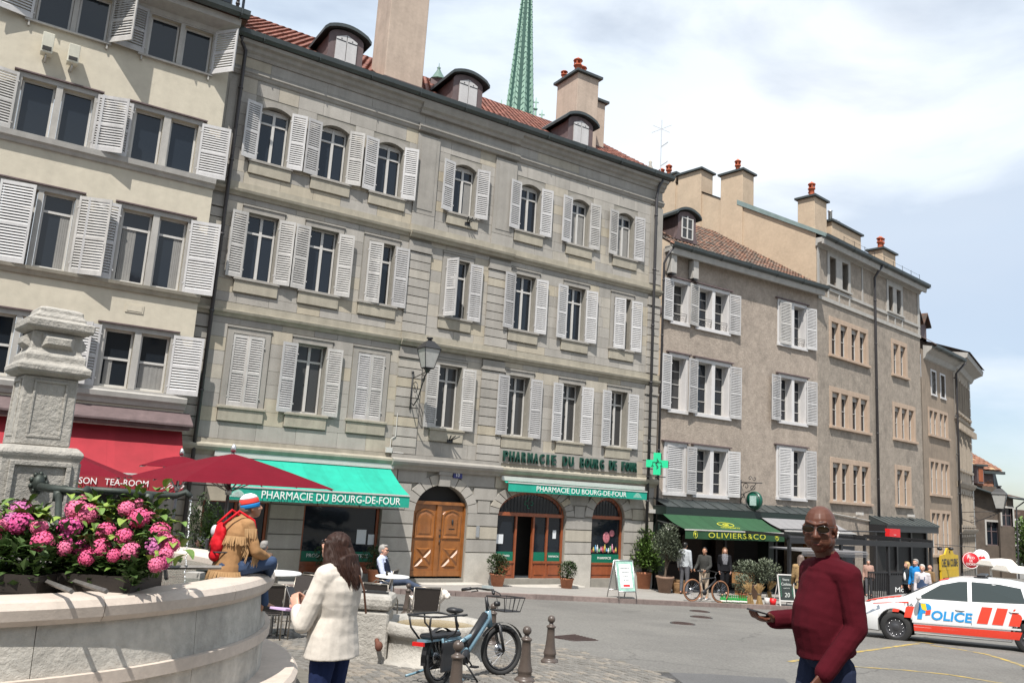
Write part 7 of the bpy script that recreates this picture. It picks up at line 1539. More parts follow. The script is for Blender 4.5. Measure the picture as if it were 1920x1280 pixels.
g = MB(); g.tube([(.42, -.08, .27), (.42, -.065, .27)], .085, 20); g.build('chain_guard', m_bk, eb); g = MB(); g.tube([(.42, -.09, .27), (.52, -.10, .17)], .01, 6); g.box(.48, .56, -.17, -.09, .155, .175); g.build('crank', m_bk, eb); g = MB(); g.box(-.43, -.40, -.07, .07, .44, .48); g.build('rear_light', mat('red_lens', (.5, .01, .01), .2), eb)
for s_ in (-1, 1): g = MB(); g.box(-.12, .22, s_ * .09, s_ * .115, .16, .46); g.build('wheel_skirt', m_bk, eb, bev=.008)
def fender(M, c, R, a0, a1, nm): g = MB(); g.M = M; P = [(c[0] + R * cos(lerp(a0, a1, k / 12)), 0, c[2] + R * sin(lerp(a0, a1, k / 12))) for k in range(13)]; [g.poly([(a[0], -.03, a[2]), (a[0], .03, a[2]), (b[0], .03, b[2]), (b[0], -.03, b[2])]) for a, b in zip(P, P[1:])]; g.build(nm, m_bk, eb, fix=False)
fender(SM, (1.22, 0, R_), R_ + .025, radians(25), radians(150), 'front_mudguard'); fender(None, (0, 0, R_), R_ + .025, radians(20), radians(190), 'rear_mudguard')
g = MB(); g.M = SM
bx0, bx1, by, bz0, bz1 = 1.10, 1.40, .20, .74, .90
for z, e in ((bz1, 0), (bz0, .04), ): g.tube([(bx0 + e, -by + e, z), (bx1 - e, -by + e, z), (bx1 - e, by - e, z), (bx0 + e, by - e, z), (bx0 + e, -by + e, z)], .008, 5)
for a, b in ((bx0, -by), (bx1, -by), (bx1, by), (bx0, by), ((bx0 + bx1) / 2, -by), ((bx0 + bx1) / 2, by), (bx1, 0), (bx1, .1), (bx1, -.1)): cx = (bx0 + bx1) / 2; g.tube([(a, b, bz1), (cx + (a - cx) * .75, b * .8, bz0)], .006, 4)
for k in range(5): g.tube([(bx0 + .04, -.14 + k * .07, bz0), (bx1 - .04, -.14 + k * .07, bz0)], .005, 4)
g.build('front_basket', m_bk, eb)
# second bicycle, held by the man
q0, q1 = stand(1297, 1131), stand(1341, 1134); d_ = (q1 - q0).normalized(); bk = thing('mountain_bicycle', 'black mountain bicycle with brown tyre walls held by the man in the grey hooded jacket', 'bicycle', q0, atan2(d_.y, d_.x)); Lw = 1.08; Rw = .345; bk.rotation_euler = (0, -math.asin(d_.z), atan2(d_.y, d_.x))
wheel(bk, (0, 0, Rw), Rw, 0, m_btyre, .025); wheel(bk, (Lw, 0, Rw), Rw, 0, m_btyre, .025)
def T2(name, pts, r, m=m_bk, n=7): g = MB(); g.tube(pts, r, n); return g.build(name, m, bk)
T2('down_tube', [(.88, 0, .68), (.44, 0, .30)], .03); T2('top_tube', [(.85, 0, .76), (.34, 0, .70)], .02); T2('seat_tube', [(.44, 0, .30), (.32, 0, .78)], .018); T2('head_tube', [(.90, 0, .64), (.85, 0, .80)], .024); T2('seat_post', [(.32, 0, .78), (.28, 0, .92)], .012)
for s_ in (-1, 1): T2('chain_stay', [(.44, s_ * .03, .3), (0, s_ * .06, Rw)], .011); T2('seat_stay', [(.34, s_ * .03, .66), (0, s_ * .06, Rw)], .010); T2('fork_leg', [(.92, s_ * .055, .66), (Lw, s_ * .055, Rw)], .017, m_steel if s_ > 2 else m_bk)
T2('stem', [(.85, 0, .80), (.90, 0, .92)], .016); T2('handlebar', [(.84, -.34, .96), (.90, 0, .93), (.84, .34, .96)], .013); g = MB(); g.ell((.26, 0, .94), (.13, .06, .03), 12, 6); g.build('saddle', m_bk, bk); g = MB(); g.tube([(.44, -.05, .3), (.44, -.04, .3)], .09, 18); g.build('chainring', m_bk, bk); T2('kickstand', [(.40, .05, .28), (.50, .2, .0)], .01)
# ================================================================ POLICE CAR
def interp(T_, x):
    if x <= T_[0][0]: return T_[0][1]
    for (a, u), (b, v) in zip(T_, T_[1:]):
        if x <= b: return lerp(u, v, (x - a) / (b - a))
    return T_[-1][1]
XB = [-2.30, -2.27, -2.2, -2.05, -1.75, -1.5, -1.2, -.9, -.5, 0, .35, .6, .9, 1.15, 1.4, 1.7, 1.95, 2.1, 2.2, 2.26]
Tbelt = [(-2.30, .78), (-2.25, 1.0), (-2.1, 1.06), (-1.6, 1.05), (-.5, .99), (.9, .93), (1.15, .92), (1.6, .84), (2.0, .75), (2.2, .62), (2.26, .52)]
Ttop = [(-2.30, .78), (-2.25, 1.02), (-2.1, 1.09), (-1.85, 1.13), (-1.5, 1.29), (-1.2, 1.385), (-.8, 1.45), (-.3, 1.475), (.0, 1.46), (.35, 1.385), (.75, 1.19), (1.15, .985), (1.5, .93), (1.9, .84), (2.1, .75), (2.22, .62), (2.26, .52)]
Tw = [(-2.30, .62), (-2.2, .78), (-1.9, .86), (-1.2, .885), (.5, .885), (1.3, .875), (1.9, .83), (2.1, .74), (2.22, .58), (2.26, .45)]
Twr = [(-2.3, .6), (-2.0, .66), (-1.5, .60), (-.8, .575), (.0, .59), (.6, .68), (1.15, .80), (1.6, .78), (2.1, .66), (2.26, .42)]
Tbot = [(-2.3, .45), (-2.1, .30), (-1.8, .22), (1.9, .20), (2.15, .24), (2.26, .36)]
def ysurf(x, z):
    w_, zb_, zt_, wr = interp(Tw, x), interp(Tbelt, x), interp(Ttop, x), interp(Twr, x)
    if z <= .55: return w_ - .05 * max(0, (.55 - z) / .35) ** 1.5
    if z <= zb_: t_ = (z - .55) / max(.01, zb_ - .55); return w_ - .035 * t_ ** 1.5
    t_ = min(1, (z - zb_) / max(.01, zt_ - .035 - zb_)); return lerp(w_ - .035, wr, t_)
def car(name, label, loc, rot, paint, police=True):
    t = thing(name, label, 'police car' if police else 'car', loc); t.rotation_euler = rot
    rings = []
    XD = sorted(set(XB + [xw + .375 * cos(pi * k / 14) for xw in (-1.28, 1.30) for k in range(15)] + [xw + d_ for xw in (-1.28, 1.30) for d_ in (-.38, .38)]))
    for x in XD:
        w_, zb_, zt_, wr, z0 = interp(Tw, x), interp(Tbelt, x), interp(Ttop, x), interp(Twr, x), interp(Tbot, x)
        for xw in (-1.28, 1.30):
            if abs(x - xw) < .375: z0 = max(z0, .33 + sqrt(max(0, .375 ** 2 - (x - xw) ** 2)))
        zb2 = min(zb_, zt_ - .01); zm = min(max(.55, z0 + .03), zb2 - .02)
        half = [(0, z0), (w_ * .80, z0), (w_ - .05, z0 + .03), (w_ - .01, lerp(z0, zm, .5)), (w_, zm), (w_ - .012, lerp(zm, zb2, .6)), (w_ - .035, zb2), (lerp(w_ - .035, wr, .5), lerp(zb2, zt_ - .035, .5)), (wr, max(zb2, zt_ - .035)), (wr * .88, max(zb2, zt_ - .012)), (wr * .5, zt_), (0, zt_ + .008)]
        rings.append([(x, y, z) for y, z in half] + [(x, -y, z) for y, z in half[-2:0:-1]])
    g = MB(); g.smooth = True; g.loft(rings); body = g.build('body', paint, t)
    for p_ in body.data.polygons: p_.use_smooth = True
    try:
        md = body.data; md.set_sharp_from_angle(angle=radians(35))
    except Exception: pass
    mg = glass('car_glass', (.03, .04, .04), .03)
    def side(poly, nm, m, off=.006, s_=1, th=0):
        g = MB(); g.poly([(x, s_ * (ysurf(x, z) + off), z) for x, z in poly]); return g.build(nm, m, t, fix=False)
    def sidestrip(top, bot, nm, m, off=.006, s_=1, n=10):
        g = MB()
        for k in range(n):
            a, b = k / n, (k + 1) / n; P = [(lerp(bot[0][0], bot[1][0], a), lerp(bot[0][1], bot[1][1], a)), (lerp(bot[0][0], bot[1][0], b), lerp(bot[0][1], bot[1][1], b)), (lerp(top[0][0], top[1][0], b), lerp(top[0][1], top[1][1], b)), (lerp(top[0][0], top[1][0], a), lerp(top[0][1], top[1][1], a))]
            for j in range(3):
                u, v = j / 3, (j + 1) / 3; L4 = [(lerp(P[0][0], P[3][0], u), lerp(P[0][1], P[3][1], u)), (lerp(P[1][0], P[2][0], u), lerp(P[1][1], P[2][1], u)), (lerp(P[1][0], P[2][0], v), lerp(P[1][1], P[2][1], v)), (lerp(P[0][0], P[3][0], v), lerp(P[0][1], P[3][1], v))]
                g.poly([(x, s_ * (ysurf(x, z) + off), z) for x, z in L4])
        return g.build(nm, m, t, fix=False)
    for s_ in (1, -1):
        zt_ = lambda x: interp(Ttop, x) - .085
        g = MB(); P = [(.86, .975), (.36, zt_(.36) - .01), (.0, zt_(0)), (-.16, zt_(-.16)), (-.16, .985)]; g.poly([(x, s_ * (ysurf(x, z) + .006), z) for x, z in P]); g.build('front_side_window', mg, t, fix=False)
        g = MB(); P = [(-.24, .99), (-.24, zt_(-.24)), (-.75, zt_(-.75)), (-1.15, zt_(-1.15)), (-1.22, 1.04), (-1.2, 1.02)]; g.poly([(x, s_ * (ysurf(x, z) + .006), z) for x, z in P]); g.build('rear_side_window', mg, t, fix=False)
        g = MB(); P = [(-1.27, 1.04), (-1.25, zt_(-1.25)), (-1.5, zt_(-1.5)), (-1.62, 1.07)]; g.poly([(x, s_ * (ysurf(x, z) + .006), z) for x, z in P]); g.build('quarter_window', mg, t, fix=False)
        for xs_, z0, z1 in ((.98, .32, .93), (-.20, .30, .98), (-1.12, .42, 1.0)): sidestrip(((xs_ + .005, z1), (xs_ - .005, z1)), ((xs_ + .005, z0), (xs_ - .005, z0)), 'door_seam', m_bk, .002, s_, 1)
        for xh, zh in ((.0, .80), (-1.0, .84)): y = s_ * (ysurf(xh, zh) + .02); g = MB(); g.tube([(xh - .09, y - s_ * .015, zh), (xh - .05, y, zh), (xh + .05, y, zh), (xh + .09, y - s_ * .015, zh)], .012, 6); g.build('door_handle', paint, t)
        g = MB(); y = s_ * .88; g.tube([(.80, y, .98), (.79, y + s_ * .07, 1.0)], .02, 6); g.ell((.77, y + s_ * .13, 1.01), (.06, .10, .065), 12, 8); g.build('wing_mirror', paint, t)
        sidestrip(((.95, .50), (-1.1, .52)), ((.95, .465), (-1.1, .485)), 'rubbing_strip', paint, .018, s_, 8)
        g = MB(); P = [(2.06, .60), (1.62, .78), (1.60, .70), (1.95, .54), (2.12, .52)]; g.poly([(x, s_ * (ysurf(x, z) + .008), z) for x, z in P]); g.build('headlight', mat('headlight_glass', (.35, .38, .42), .08, metal=.6, var=.3, scale=20), t, fix=False)
    g = MB(); n_ = 6
    for k in range(n_):
        xa_, xb_ = lerp(1.12, .40, k / n_), lerp(1.12, .40, (k + 1) / n_)
        for j in range(6):
            u, v = lerp(-.95, .95, j / 6), lerp(-.95, .95, (j + 1) / 6); P = []
            for x, q in ((xa_, u), (xa_, v), (xb_, v), (xb_, u)): wr = interp(Twr, x) * .93; zz = interp(Ttop, x) + .012 - .022 * abs(q) ** 2; P.append((x + .012, wr * q, zz))
            g.poly(P)
    g.build('windscreen', mg, t, fix=False)
    g = MB(); g.poly([(-1.85, -.58, 1.145), (-1.25, -.52, 1.375), (-1.25, .52, 1.375), (-1.85, .58, 1.145)]); g.build('rear_window', mg, t, fix=False)
    g = MB(); g.box(2.235, 2.27, -.4, .4, .36, .50); g.build('grille', m_bk, t)
    for xw in (1.30, -1.28):
        for s_ in (1, -1):
            R = .325; g = MB(); y0, y1 = s_ * .66, s_ * .86
            g.M = Matrix.Translation((xw, 0, .325)) @ Matrix.Rotation(pi / 2, 4, 'X')
            pr = [(.18, -y0), (R - .03, -y0), (R, -y0 - s_ * .03), (R, -y1 + s_ * .03), (R - .03, -y1), (.215, -y1 + s_ * .005)]
            g.lathe(pr, 36, caps=False); w = g.build('wheel', m_tyre, t)
            g = MB(); g.M = Matrix.Translation((xw, 0, .325)) @ Matrix.Rotation(pi / 2, 4, 'X'); g.lathe([(.215, -y1 + s_ * .006), (.195, -y1 + s_ * .03), (.18, -y1 + s_ * .05), (.12, -y1 + s_ * .02), (.09, -y1 + s_ * .03), (.07, -y1 + s_ * .015), (.001, -y1 + s_ * .01)], 30, caps=False); g.build('steel_rim', mat('black_steel_rim', (.06, .06, .065), .35, var=.1, metal=.3), w)
            g = MB()
            for k in range(12): a = k * pi / 6; g.tube([(xw + .155 * cos(a), y1 - s_ * .028, .325 + .155 * sin(a)), (xw + .155 * cos(a), y1 - s_ * .022, .325 + .155 * sin(a))], .014, 6)
            g.build('rim_holes', m_steel, w)['kind'] = 'stuff'
    if police:
        m_or = mat('signal_orange_red', (.72, .055, .03), .35, var=.02); m_bl = mat('police_blue', (.02, .26, .58), .35, var=.02); m_ye = mat('police_yellow', (.75, .50, .03), .35, var=.02)
        for s_ in (1,):
            sidestrip(((.93, .43), (-1.12, .45)), ((.93, .29), (-1.05, .29)), 'lower_red_band', m_or, .007, s_, 14)
            for x in (-.40, -.68, -.98): sidestrip(((x - .02, .90), (x - .22, .90)), ((x + .10, .56), (x - .10, .56)), 'slanted_red_stripe', m_or, .007, s_, 2)
            for x, z0, z1, w_ in ((1.30, .66, .80, .13), (1.06, .56, .80, .14)): sidestrip(((x + .03 - .03, z1), (x - w_ - .03, z1)), ((x + .05, z0), (x - w_ + .05, z0)), 'slanted_red_stripe', m_or, .007, s_, 2)
            sidestrip(((1.75, .815), (1.0, .90)), ((1.75, .80), (1.0, .865)), 'bonnet_red_line', m_or, .008, s_, 8)
            def sidetext(txt, xc, zc, wdt, hgt, m, shear=.18, bold=.03, off=.009):
                me = text_mesh(txt, wdt, hgt, ext=0.0, shear=shear, bold=bold)
                for v in me.vertices: x = xc - v.co.x; z = zc + v.co.y; v.co = Vector((x, s_ * (ysurf(x, z) + off), z))
                me.materials.clear(); me.materials.append(m); link('lettering', me, t)
            sidetext('POLICE'[1:], .16, .655, .80, .20, m_bl); sidetext('P', .70, .72, .30, .34, m_bl, bold=.05); sidetext('166', 1.00, .84, .17, .065, m_bk, .0, .0, .012)
            side([(.76, .88), (.66, .88), (.64, .72), (.74, .76)], 'yellow_patch', m_ye, .012); side([(.66, .74), (.56, .76), (.58, .66), (.68, .64)], 'orange_patch', m_or, .013)
        g = MB()
        for k in range(6):
            xa_, xb_ = lerp(1.95, 1.2, k / 6), lerp(1.95, 1.2, (k + 1) / 6); g.poly([(xa_, .40, interp(Ttop, xa_) + .012), (xb_, .42, interp(Ttop, xb_) + .012), (xb_, .72, interp(Ttop, xb_) - .002), (xa_, .62, interp(Ttop, xa_) - .004)])
        g.build('bonnet_stripe', m_or, t, fix=False)
        g = MB(); g.poly([(.42, .25, 1.375), (.22, .25, 1.43), (.22, .55, 1.415), (.40, .55, 1.365)]); g.build('roof_patch', m_or, t, fix=False)
        g = MB(); g.box(-.50, -.32, -.40, .40, 1.485, 1.535); g.build('light_bar', m_bk, t, bev=.02); [(lambda q: (q.box(-.55, -.27, y_, y_ + .04, 1.465, 1.49), q.build('light_bar_foot', m_bk, t)))(MB()) for y_ in (-.42, .38)]
    return t
wc = gpt(1682, 1199); hv = Vector((-.82, .57, 0)).normalized(); hang = atan2(hv.y, hv.x)
org = wc - hv * 1.30 - Vector((-hv.y, hv.x, 0)) * .80; slp = (gz(wc.x, wc.y) - gz(wc.x - hv.x * 2.58, wc.y - hv.y * 2.58)) / 2.58
m_cw = mat('glossy_white_car_paint', (.72, .72, .72), .25, var=.0, fine=0, bump=0, coat=.6)
car('police_car', 'white police sedan with orange-red stripes and blue lettering parked across the right of the road', (org.x, org.y, gz(org.x, org.y) + .0), (0, -math.atan(slp), hang), m_cw)
dc = at(1917, 1150, 11.0); dcar = car('dark_car', 'dark car cut off by the right edge of the picture, only its edge showing', (dc.x + 3.15, dc.y + 1.2, gz(dc.x, dc.y)), (0, 0, radians(100)), mat('dark_blue_car_paint', (.012, .014, .022), .2, var=0, fine=0, bump=0, coat=.6), police=False)
# ================================================================ PEOPLE
def remesh(prims, vox, sm=3):
    """one continuous skin grown over a set of tapered limbs"""
    g = MB()
    for p in prims:
        k = p[0]
        if k == 'cap':
            _, a, ra, b, rb = p; a, b = Vector(a), Vector(b); d = (b - a)
            if d.length < 1e-5: continue
            d.normalize(); u = d.orthogonal().normalized(); v = d.cross(u); n = 12; R = []
            for j in range(1, 4): t = -pi / 2 + j * pi / 8; R.append((a + d * ra * sin(t), ra * cos(t)))
            R.append((a, ra)); R.append((b, rb))
            for j in range(1, 4): t = j * pi / 8; R.append((b + d * rb * sin(t), rb * cos(t)))
            g.loft([[c + (u * cos(2 * pi * i / n) + v * sin(2 * pi * i / n)) * r for i in range(n)] for c, r in R])
        elif k == 'ell': g.ell(p[1], p[2], 14, 10, p[3] if len(p) > 3 else None)
        elif k == 'et':   # elliptical tube: list of (centre, rx, ry), lateral axis
            _, L_, ax = p; ax = Vector(ax).normalized(); n = 18; rings = []
            for i, (c, rx, ry) in enumerate(L_):
                c = Vector(c); d = (Vector(L_[min(i + 1, len(L_) - 1)][0]) - Vector(L_[max(i - 1, 0)][0])).normalized(); x = (ax - d * ax.dot(d)).normalized(); y = d.cross(x); rings.append([c + x * rx * cos(2 * pi * j / n) + y * ry * sin(2 * pi * j / n) for j in range(n)])
            g.loft(rings)
    me = g.mesh('tmp', m_white); b = bmesh.new(); b.from_mesh(me); bmesh.ops.recalc_face_normals(b, faces=b.faces); b.to_mesh(me); b.free()
    o = bpy.data.objects.new('tmp', me); COL.objects.link(o); r = o.modifiers.new('r', 'REMESH'); r.mode = 'VOXEL'; r.voxel_size = vox; r.use_smooth_shade = True
    s = o.modifiers.new('s', 'SMOOTH'); s.factor = .5; s.iterations = sm
    dg = bpy.context.evaluated_depsgraph_get(); m2 = bpy.data.meshes.new_from_object(o.evaluated_get(dg)); bpy.data.objects.remove(o); bpy.data.meshes.remove(me); return m2
def blob(name, prims, vox, m, parent, sm=3, fold=0, fs=14, stretch=(1, 1, 1)):
    me = remesh(prims, vox, sm)
    if fold:
        vs = me.vertices; nn = [v.normal.copy() for v in vs]
        for v, n in zip(vs, nn):
            q = Vector((v.co.x * fs * stretch[0], v.co.y * fs * stretch[1], v.co.z * fs * stretch[2])); f = 1 - abs(noise.noise(q)) * 2.2; v.co += n * (fold * (f * .5 + .5 * noise.noise(q * 2.1)))
    for p in me.polygons: p.use_smooth = True
    me.materials.clear(); me.materials.append(m); return link(name, me, parent)
def hand(P, w, d, pn, s=1.0, curl=.5, side=1, det=True):
    """palm, four fingers of different length and a thumb; w wrist, d towards the fingers, pn palm normal"""
    w, d, pn = Vector(w), Vector(d).normalized(), Vector(pn); pn = (pn - d * pn.dot(d)).normalized(); lat = d.cross(pn).normalized() * side
    P.append(('et', [(w - d * .01, .026 * s, .019 * s), (w + d * .03 * s, .034 * s, .016 * s), (w + d * .075 * s, .040 * s, .014 * s), (w + d * .088 * s, .037 * s, .011 * s)], lat))
    for k, (o, l) in enumerate(((-.030, .070), (-.010, .080), (.011, .074), (.030, .058))):
        b = w + d * .085 * s + lat * o * s; a1 = curl * .9; d1 = d * cos(a1) + pn * sin(a1); m_ = b + d1 * l * .5 * s; a2 = curl * 2.2; d2 = d * cos(a2) + pn * sin(a2); e = m_ + d2 * l * .5 * s
        P.append(('cap', b - d * .015, .0098 * s, m_, .0088 * s)); P.append(('cap', m_, .0088 * s, e, .0075 * s))
    tb = w + d * .025 * s - lat * .030 * s; tm = tb + (d * .55 - lat * .65 + pn * .45).normalized() * .038 * s; te = tm + (d * .8 - lat * .15 + pn * .5).normalized() * .032 * s
    P.append(('cap', tb, .0135 * s, tm, .0115 * s)); P.append(('cap', tm, .011 * s, te, .009 * s))
SKIN = {'fair': mat('fair_skin', (.50, .27, .19), .5, var=.05, scale=20, bump=.05, fine=.03), 'dark': mat('dark_brown_skin', (.095, .036, .022), .45, spec=.3, var=.10, scale=18, bump=.12, bscale=160, bdist=.003, fine=.05), 'tan': mat('tan_skin', (.36, .18, .11), .5, var=.05, scale=20)}
def fabric(name, c, **k): return mat('fabric_' + name, c, k.pop('rough', .95), spec=.12, var=k.pop('var', .07), scale=9, bump=k.pop('bump', .25), bscale=k.pop('bscale', 120), bdist=.003, **k)
DEF = dict(hipR=(.09, 0, .93), hipL=(-.09, 0, .93), kneeR=(.10, .02, .50), kneeL=(-.10, .02, .50), ankR=(.10, -.03, .09), ankL=(-.10, -.03, .09), toeR=(.12, .14, .03), toeL=(-.12, .14, .03), pel=(0, 0, .97), waist=(0, .0, 1.10), chest=(0, .0, 1.30), neck=(0, -.015, 1.49), head=(0, .02, 1.63), shR=(.175, -.01, 1.43), shL=(-.175, -.01, 1.43), elR=(.225, -.03, 1.14), elL=(-.225, -.03, 1.14), wrR=(.235, .05, .89), wrL=(-.235, .05, .89))
def person(label, loc, face, H=1.75, pose={}, top=None, bottom=None, shoes=None, skin='fair', hair=None, hairstyle='short', head_yaw=0, head_pitch=0, vox=.012, build=1.0, belly=0, sleeve=1.0, hem=.0, face_det=False, fold=.006, handR=None, handL=None, female=False, shorts=False, group=None, full=0, hsc=1.0, fs=14, thick=.012):
    t = thing('person', label, 'person', loc, face, group=group); s = H / 1.75; J = {k: Vector(v) * s for k, v in {**DEF, **pose}.items()}
    lx = (J['shR'] - J['shL']).normalized(); hx = (J['hipR'] - J['hipL']).normalized(); B = build; P = []
    def torso(e, z0=0, hm=None, full=True):
        pe, wa, ch, ne = J['pel'], J['waist'], J['chest'], J['neck']; dn = (pe - wa).normalized()
        L_ = []
        if full: L_ += [(pe + dn * .10 * s, .10 * B + e, .08 * B + e)]
        if hm: L_ = [(pe + dn * hm * s, (.172 if not female else .19) * B + e, (.122 if not female else .135) * B + e + belly * .5)]
        L_ += [(pe + dn * .0, (.162 if not female else .172) * B + e, (.112 + belly * .6) * B + e), (wa, (.150 if not female else .135) * B + e + belly * .3, (.108 + belly) * B + e), (wa.lerp(ch, .5), .158 * B + e + belly * .2, (.115 + belly * .8) * B + e), (ch, .168 * B + e, .122 * B + e), (ch.lerp(ne, .45), .165 * B + e, .105 * B + e), (ch.lerp(ne, .78), .13 * B + e, .075 * B + e), (ne, .065 * B + e * .7, .058 * B + e * .7)]
        return ('et', L_, lx)
    def arms(Q, e, frac=1.0, flare=0):
        for S in 'RL':
            a, b, c = J['sh' + S], J['el' + S], J['wr' + S]; Q.append(('cap', a - lx * (0 if S == 'R' else 0), .058 * B * s + e, a.lerp(b, .5), .050 * B * s + e)); Q.append(('cap', a.lerp(b, .5), .050 * B * s + e, b, .041 * B * s + e)); Q.append(('cap', b, .041 * B * s + e, b.lerp(c, frac * .55), .038 * B * s + e)); Q.append(('cap', b.lerp(c, frac * .55), .038 * B * s + e, b.lerp(c, frac), (.027 + flare) * s + e))
            Q.append(('cap', J['chest'].lerp(J['neck'], .6), .09 * B * s + e, a, .060 * B * s + e))
    def legs(Q, e, frac=1.0):
        for S in 'RL':
            a, b, c = J['hip' + S], J['knee' + S], J['ank' + S]; Q.append(('cap', a, .088 * B * s + e, a.lerp(b, .5), .075 * B * s + e)); Q.append(('cap', a.lerp(b, .5), .075 * B * s + e, b, .054 * B * s + e)); Q.append(('cap', b, .054 * B * s + e, b.lerp(c, .35), .053 * B * s + e)) if frac > .3 else None
            if frac > .5: Q.append(('cap', b.lerp(c, .35), .053 * B * s + e, b.lerp(c, frac), .036 * s + e * 1.3))
    P.append(torso(0)); arms(P, 0); legs(P, 0)
    for S in 'RL': P.append(('cap', J['ank' + S], .036 * s, J['toe' + S], .028 * s)); P.append(('ell', J['ank' + S] + Vector((0, -.03, -.03)) * s, (.035, .04, .04)))
    sh_ = s * hsc; h = J['head']; f = Matrix.Rotation(radians(head_yaw), 3, 'Z') @ Matrix.Rotation(radians(-head_pitch), 3, 'X'); fd = lambda x, y, z: h + f @ (Vector((x, y, z)) * sh_)
    P.append(('cap', J['neck'], .060 * s * (B if not female else .85), h + f @ Vector((0, -.02, -.06)) * sh_, .054 * s * (.85 if female else 1)))
    P.append(('ell', fd(0, -.012, .035), Vector((.076, .098, .088)) * sh_, f)); P.append(('ell', fd(0, .028, -.025), Vector((.063, .070, .080)) * sh_, f)); P.append(('ell', fd(0, .050, -.078), Vector((.036, .036, .030)) * sh_, f)); P.append(('ell', fd(0, .035, -.055), Vector((.052, .045, .04)) * sh_, f))
    P.append(('cap', fd(0, .090, .022), .010 * sh_, fd(0, .112, -.022), .0145 * sh_)); 
    for x in (-1, 1):
        P.append(('ell', fd(x * .014, .101, -.024), Vector((.010, .010, .009)) * sh_, f)); P.append(('ell', fd(x * .078, -.005, -.002), Vector((.010, .018, .032)) * sh_, f)); P.append(('cap', fd(x * .012, .088, .034), .010 * sh_, fd(x * .048, .074, .038), .010 * sh_)); P.append(('ell', fd(x * .040, .068, -.018), Vector((.022, .02, .018)) * sh_, f))
    P.append(('cap', fd(-.020, .090, -.050), .0065 * sh_, fd(.020, .090, -.050), .0065 * sh_)); P.append(('cap', fd(-.018, .088, -.061), .0075 * sh_, fd(.018, .088, -.061), .0075 * sh_))
    if full:
        for x in (-1, 1): P.append(('ell', fd(x * .034, .052, -.045), Vector((.034, .034, .038)) * sh_, f)); P.append(('ell', fd(x * .05, .0, -.05), Vector((.024, .045, .035)) * sh_, f)); P.append(('cap', fd(x * .006, .097, .036), .008, fd(x * .045, .084, .047), .010))
        P.append(('cap', fd(-.012, .1, -.026), .012, fd(.012, .1, -.026), .012))
    for S, hd_ in (('R', handR), ('L', handL)):
        w_ = J['wr' + S]; d = (w_ - J['el' + S]).normalized(); hd_ = hd_ or {}
        hand(P, w_ + d * .01, hd_.get('d', d), hd_.get('pn', Vector((-1 if S == 'R' else 1, 0, 0)) * 1.0 + Vector((0, .2, 0))), s * 1.0, hd_.get('curl', .35), 1 if S == 'R' else -1)
    body = blob('body', P, vox, SKIN[skin], t, sm=2)
    if top:
        Q = [torso(thick, hm=hem or .05, full=False)]; arms(Q, thick, sleeve, .004); Q.append(('cap', J['neck'] - Vector((0, 0, .0)), .062 * s, J['neck'] + Vector((0, 0, .012)), .060 * s)); blob('jacket' if 'jacket' in top[1] else top[1], Q, vox, top[0], t, sm=5, fold=fold, fs=fs, stretch=(1, 1, 1.6))
    if bottom:
        pe, wa = J['pel'], J['waist']; dn = (pe - wa).normalized(); Q = [('et', [(pe + dn * .09 * s, .12 * B, .10 * B), (pe, (.166 if not female else .176) * B + .008, (.116 + belly * .55) * B + .008), (pe - dn * .07 * s, (.155) * B + .008 + belly * .3, (.112 + belly * .7) * B + .008)], hx)]; legs(Q, .010, .42 if shorts else .97); blob(bottom[1], Q, vox, bottom[0], t, sm=3, fold=fold * .8)
    if shoes:
        for S in 'RL': blob('shoe', [('cap', J['ank' + S] - Vector((0, .02, .035)) * s, .040 * s, J['toe' + S], .036 * s), ('cap', J['ank' + S] - Vector((0, 0, .03)) * s, .042 * s, J['ank' + S] + Vector((0, 0, .0)), .042 * s)], max(.01, vox), shoes, t, sm=2)
    for x in (-1, 1):
        g = MB(); g.ell(fd(x * .031, .080, .016), Vector((.012, .008, .007)) * s, 10, 6, f); g.build('eye', mat('eye_dark', (.02, .015, .012), .2, var=0) if not face_det else m_white, t)
    if hairstyle in ('short', 'bob', 'long'):
        Q = [('ell', fd(0, -.028, .052), Vector((.086, .098, .086)) * s, f), ('ell', fd(0, -.055, .01), Vector((.080, .070, .085)) * s, f), ('ell', fd(0, .04, .108), Vector((.06, .045, .024)) * s, f)]
        if hairstyle != 'short':
            ln = .16 if hairstyle == 'bob' else .30
            Q += [('et', [(fd(0, -.05, .03), .090 * s, .070 * s), (fd(0, -.07, -.08), .095 * s, .058 * s), (fd(0, -.085, -.08 - ln * .5), .098 * s, .045 * s), (fd(0, -.085, -.06 - ln), .075 * s, .03 * s)], f @ Vector((1, 0, 0)))]
            for x in (-1, 1): Q.append(('cap', fd(x * .078, .01, .05), .022 * s, fd(x * .085, .0, -.06 - ln * .4), .020 * s))
        blob('hair', Q, vox, hair, t, sm=2, fold=.006, fs=45, stretch=(1, 1, .25))
    t['_s'] = s; return t, J, fd, f
rzv = lambda x, y: atan2(-x, y)       # rotation that turns local +y to (x, y)
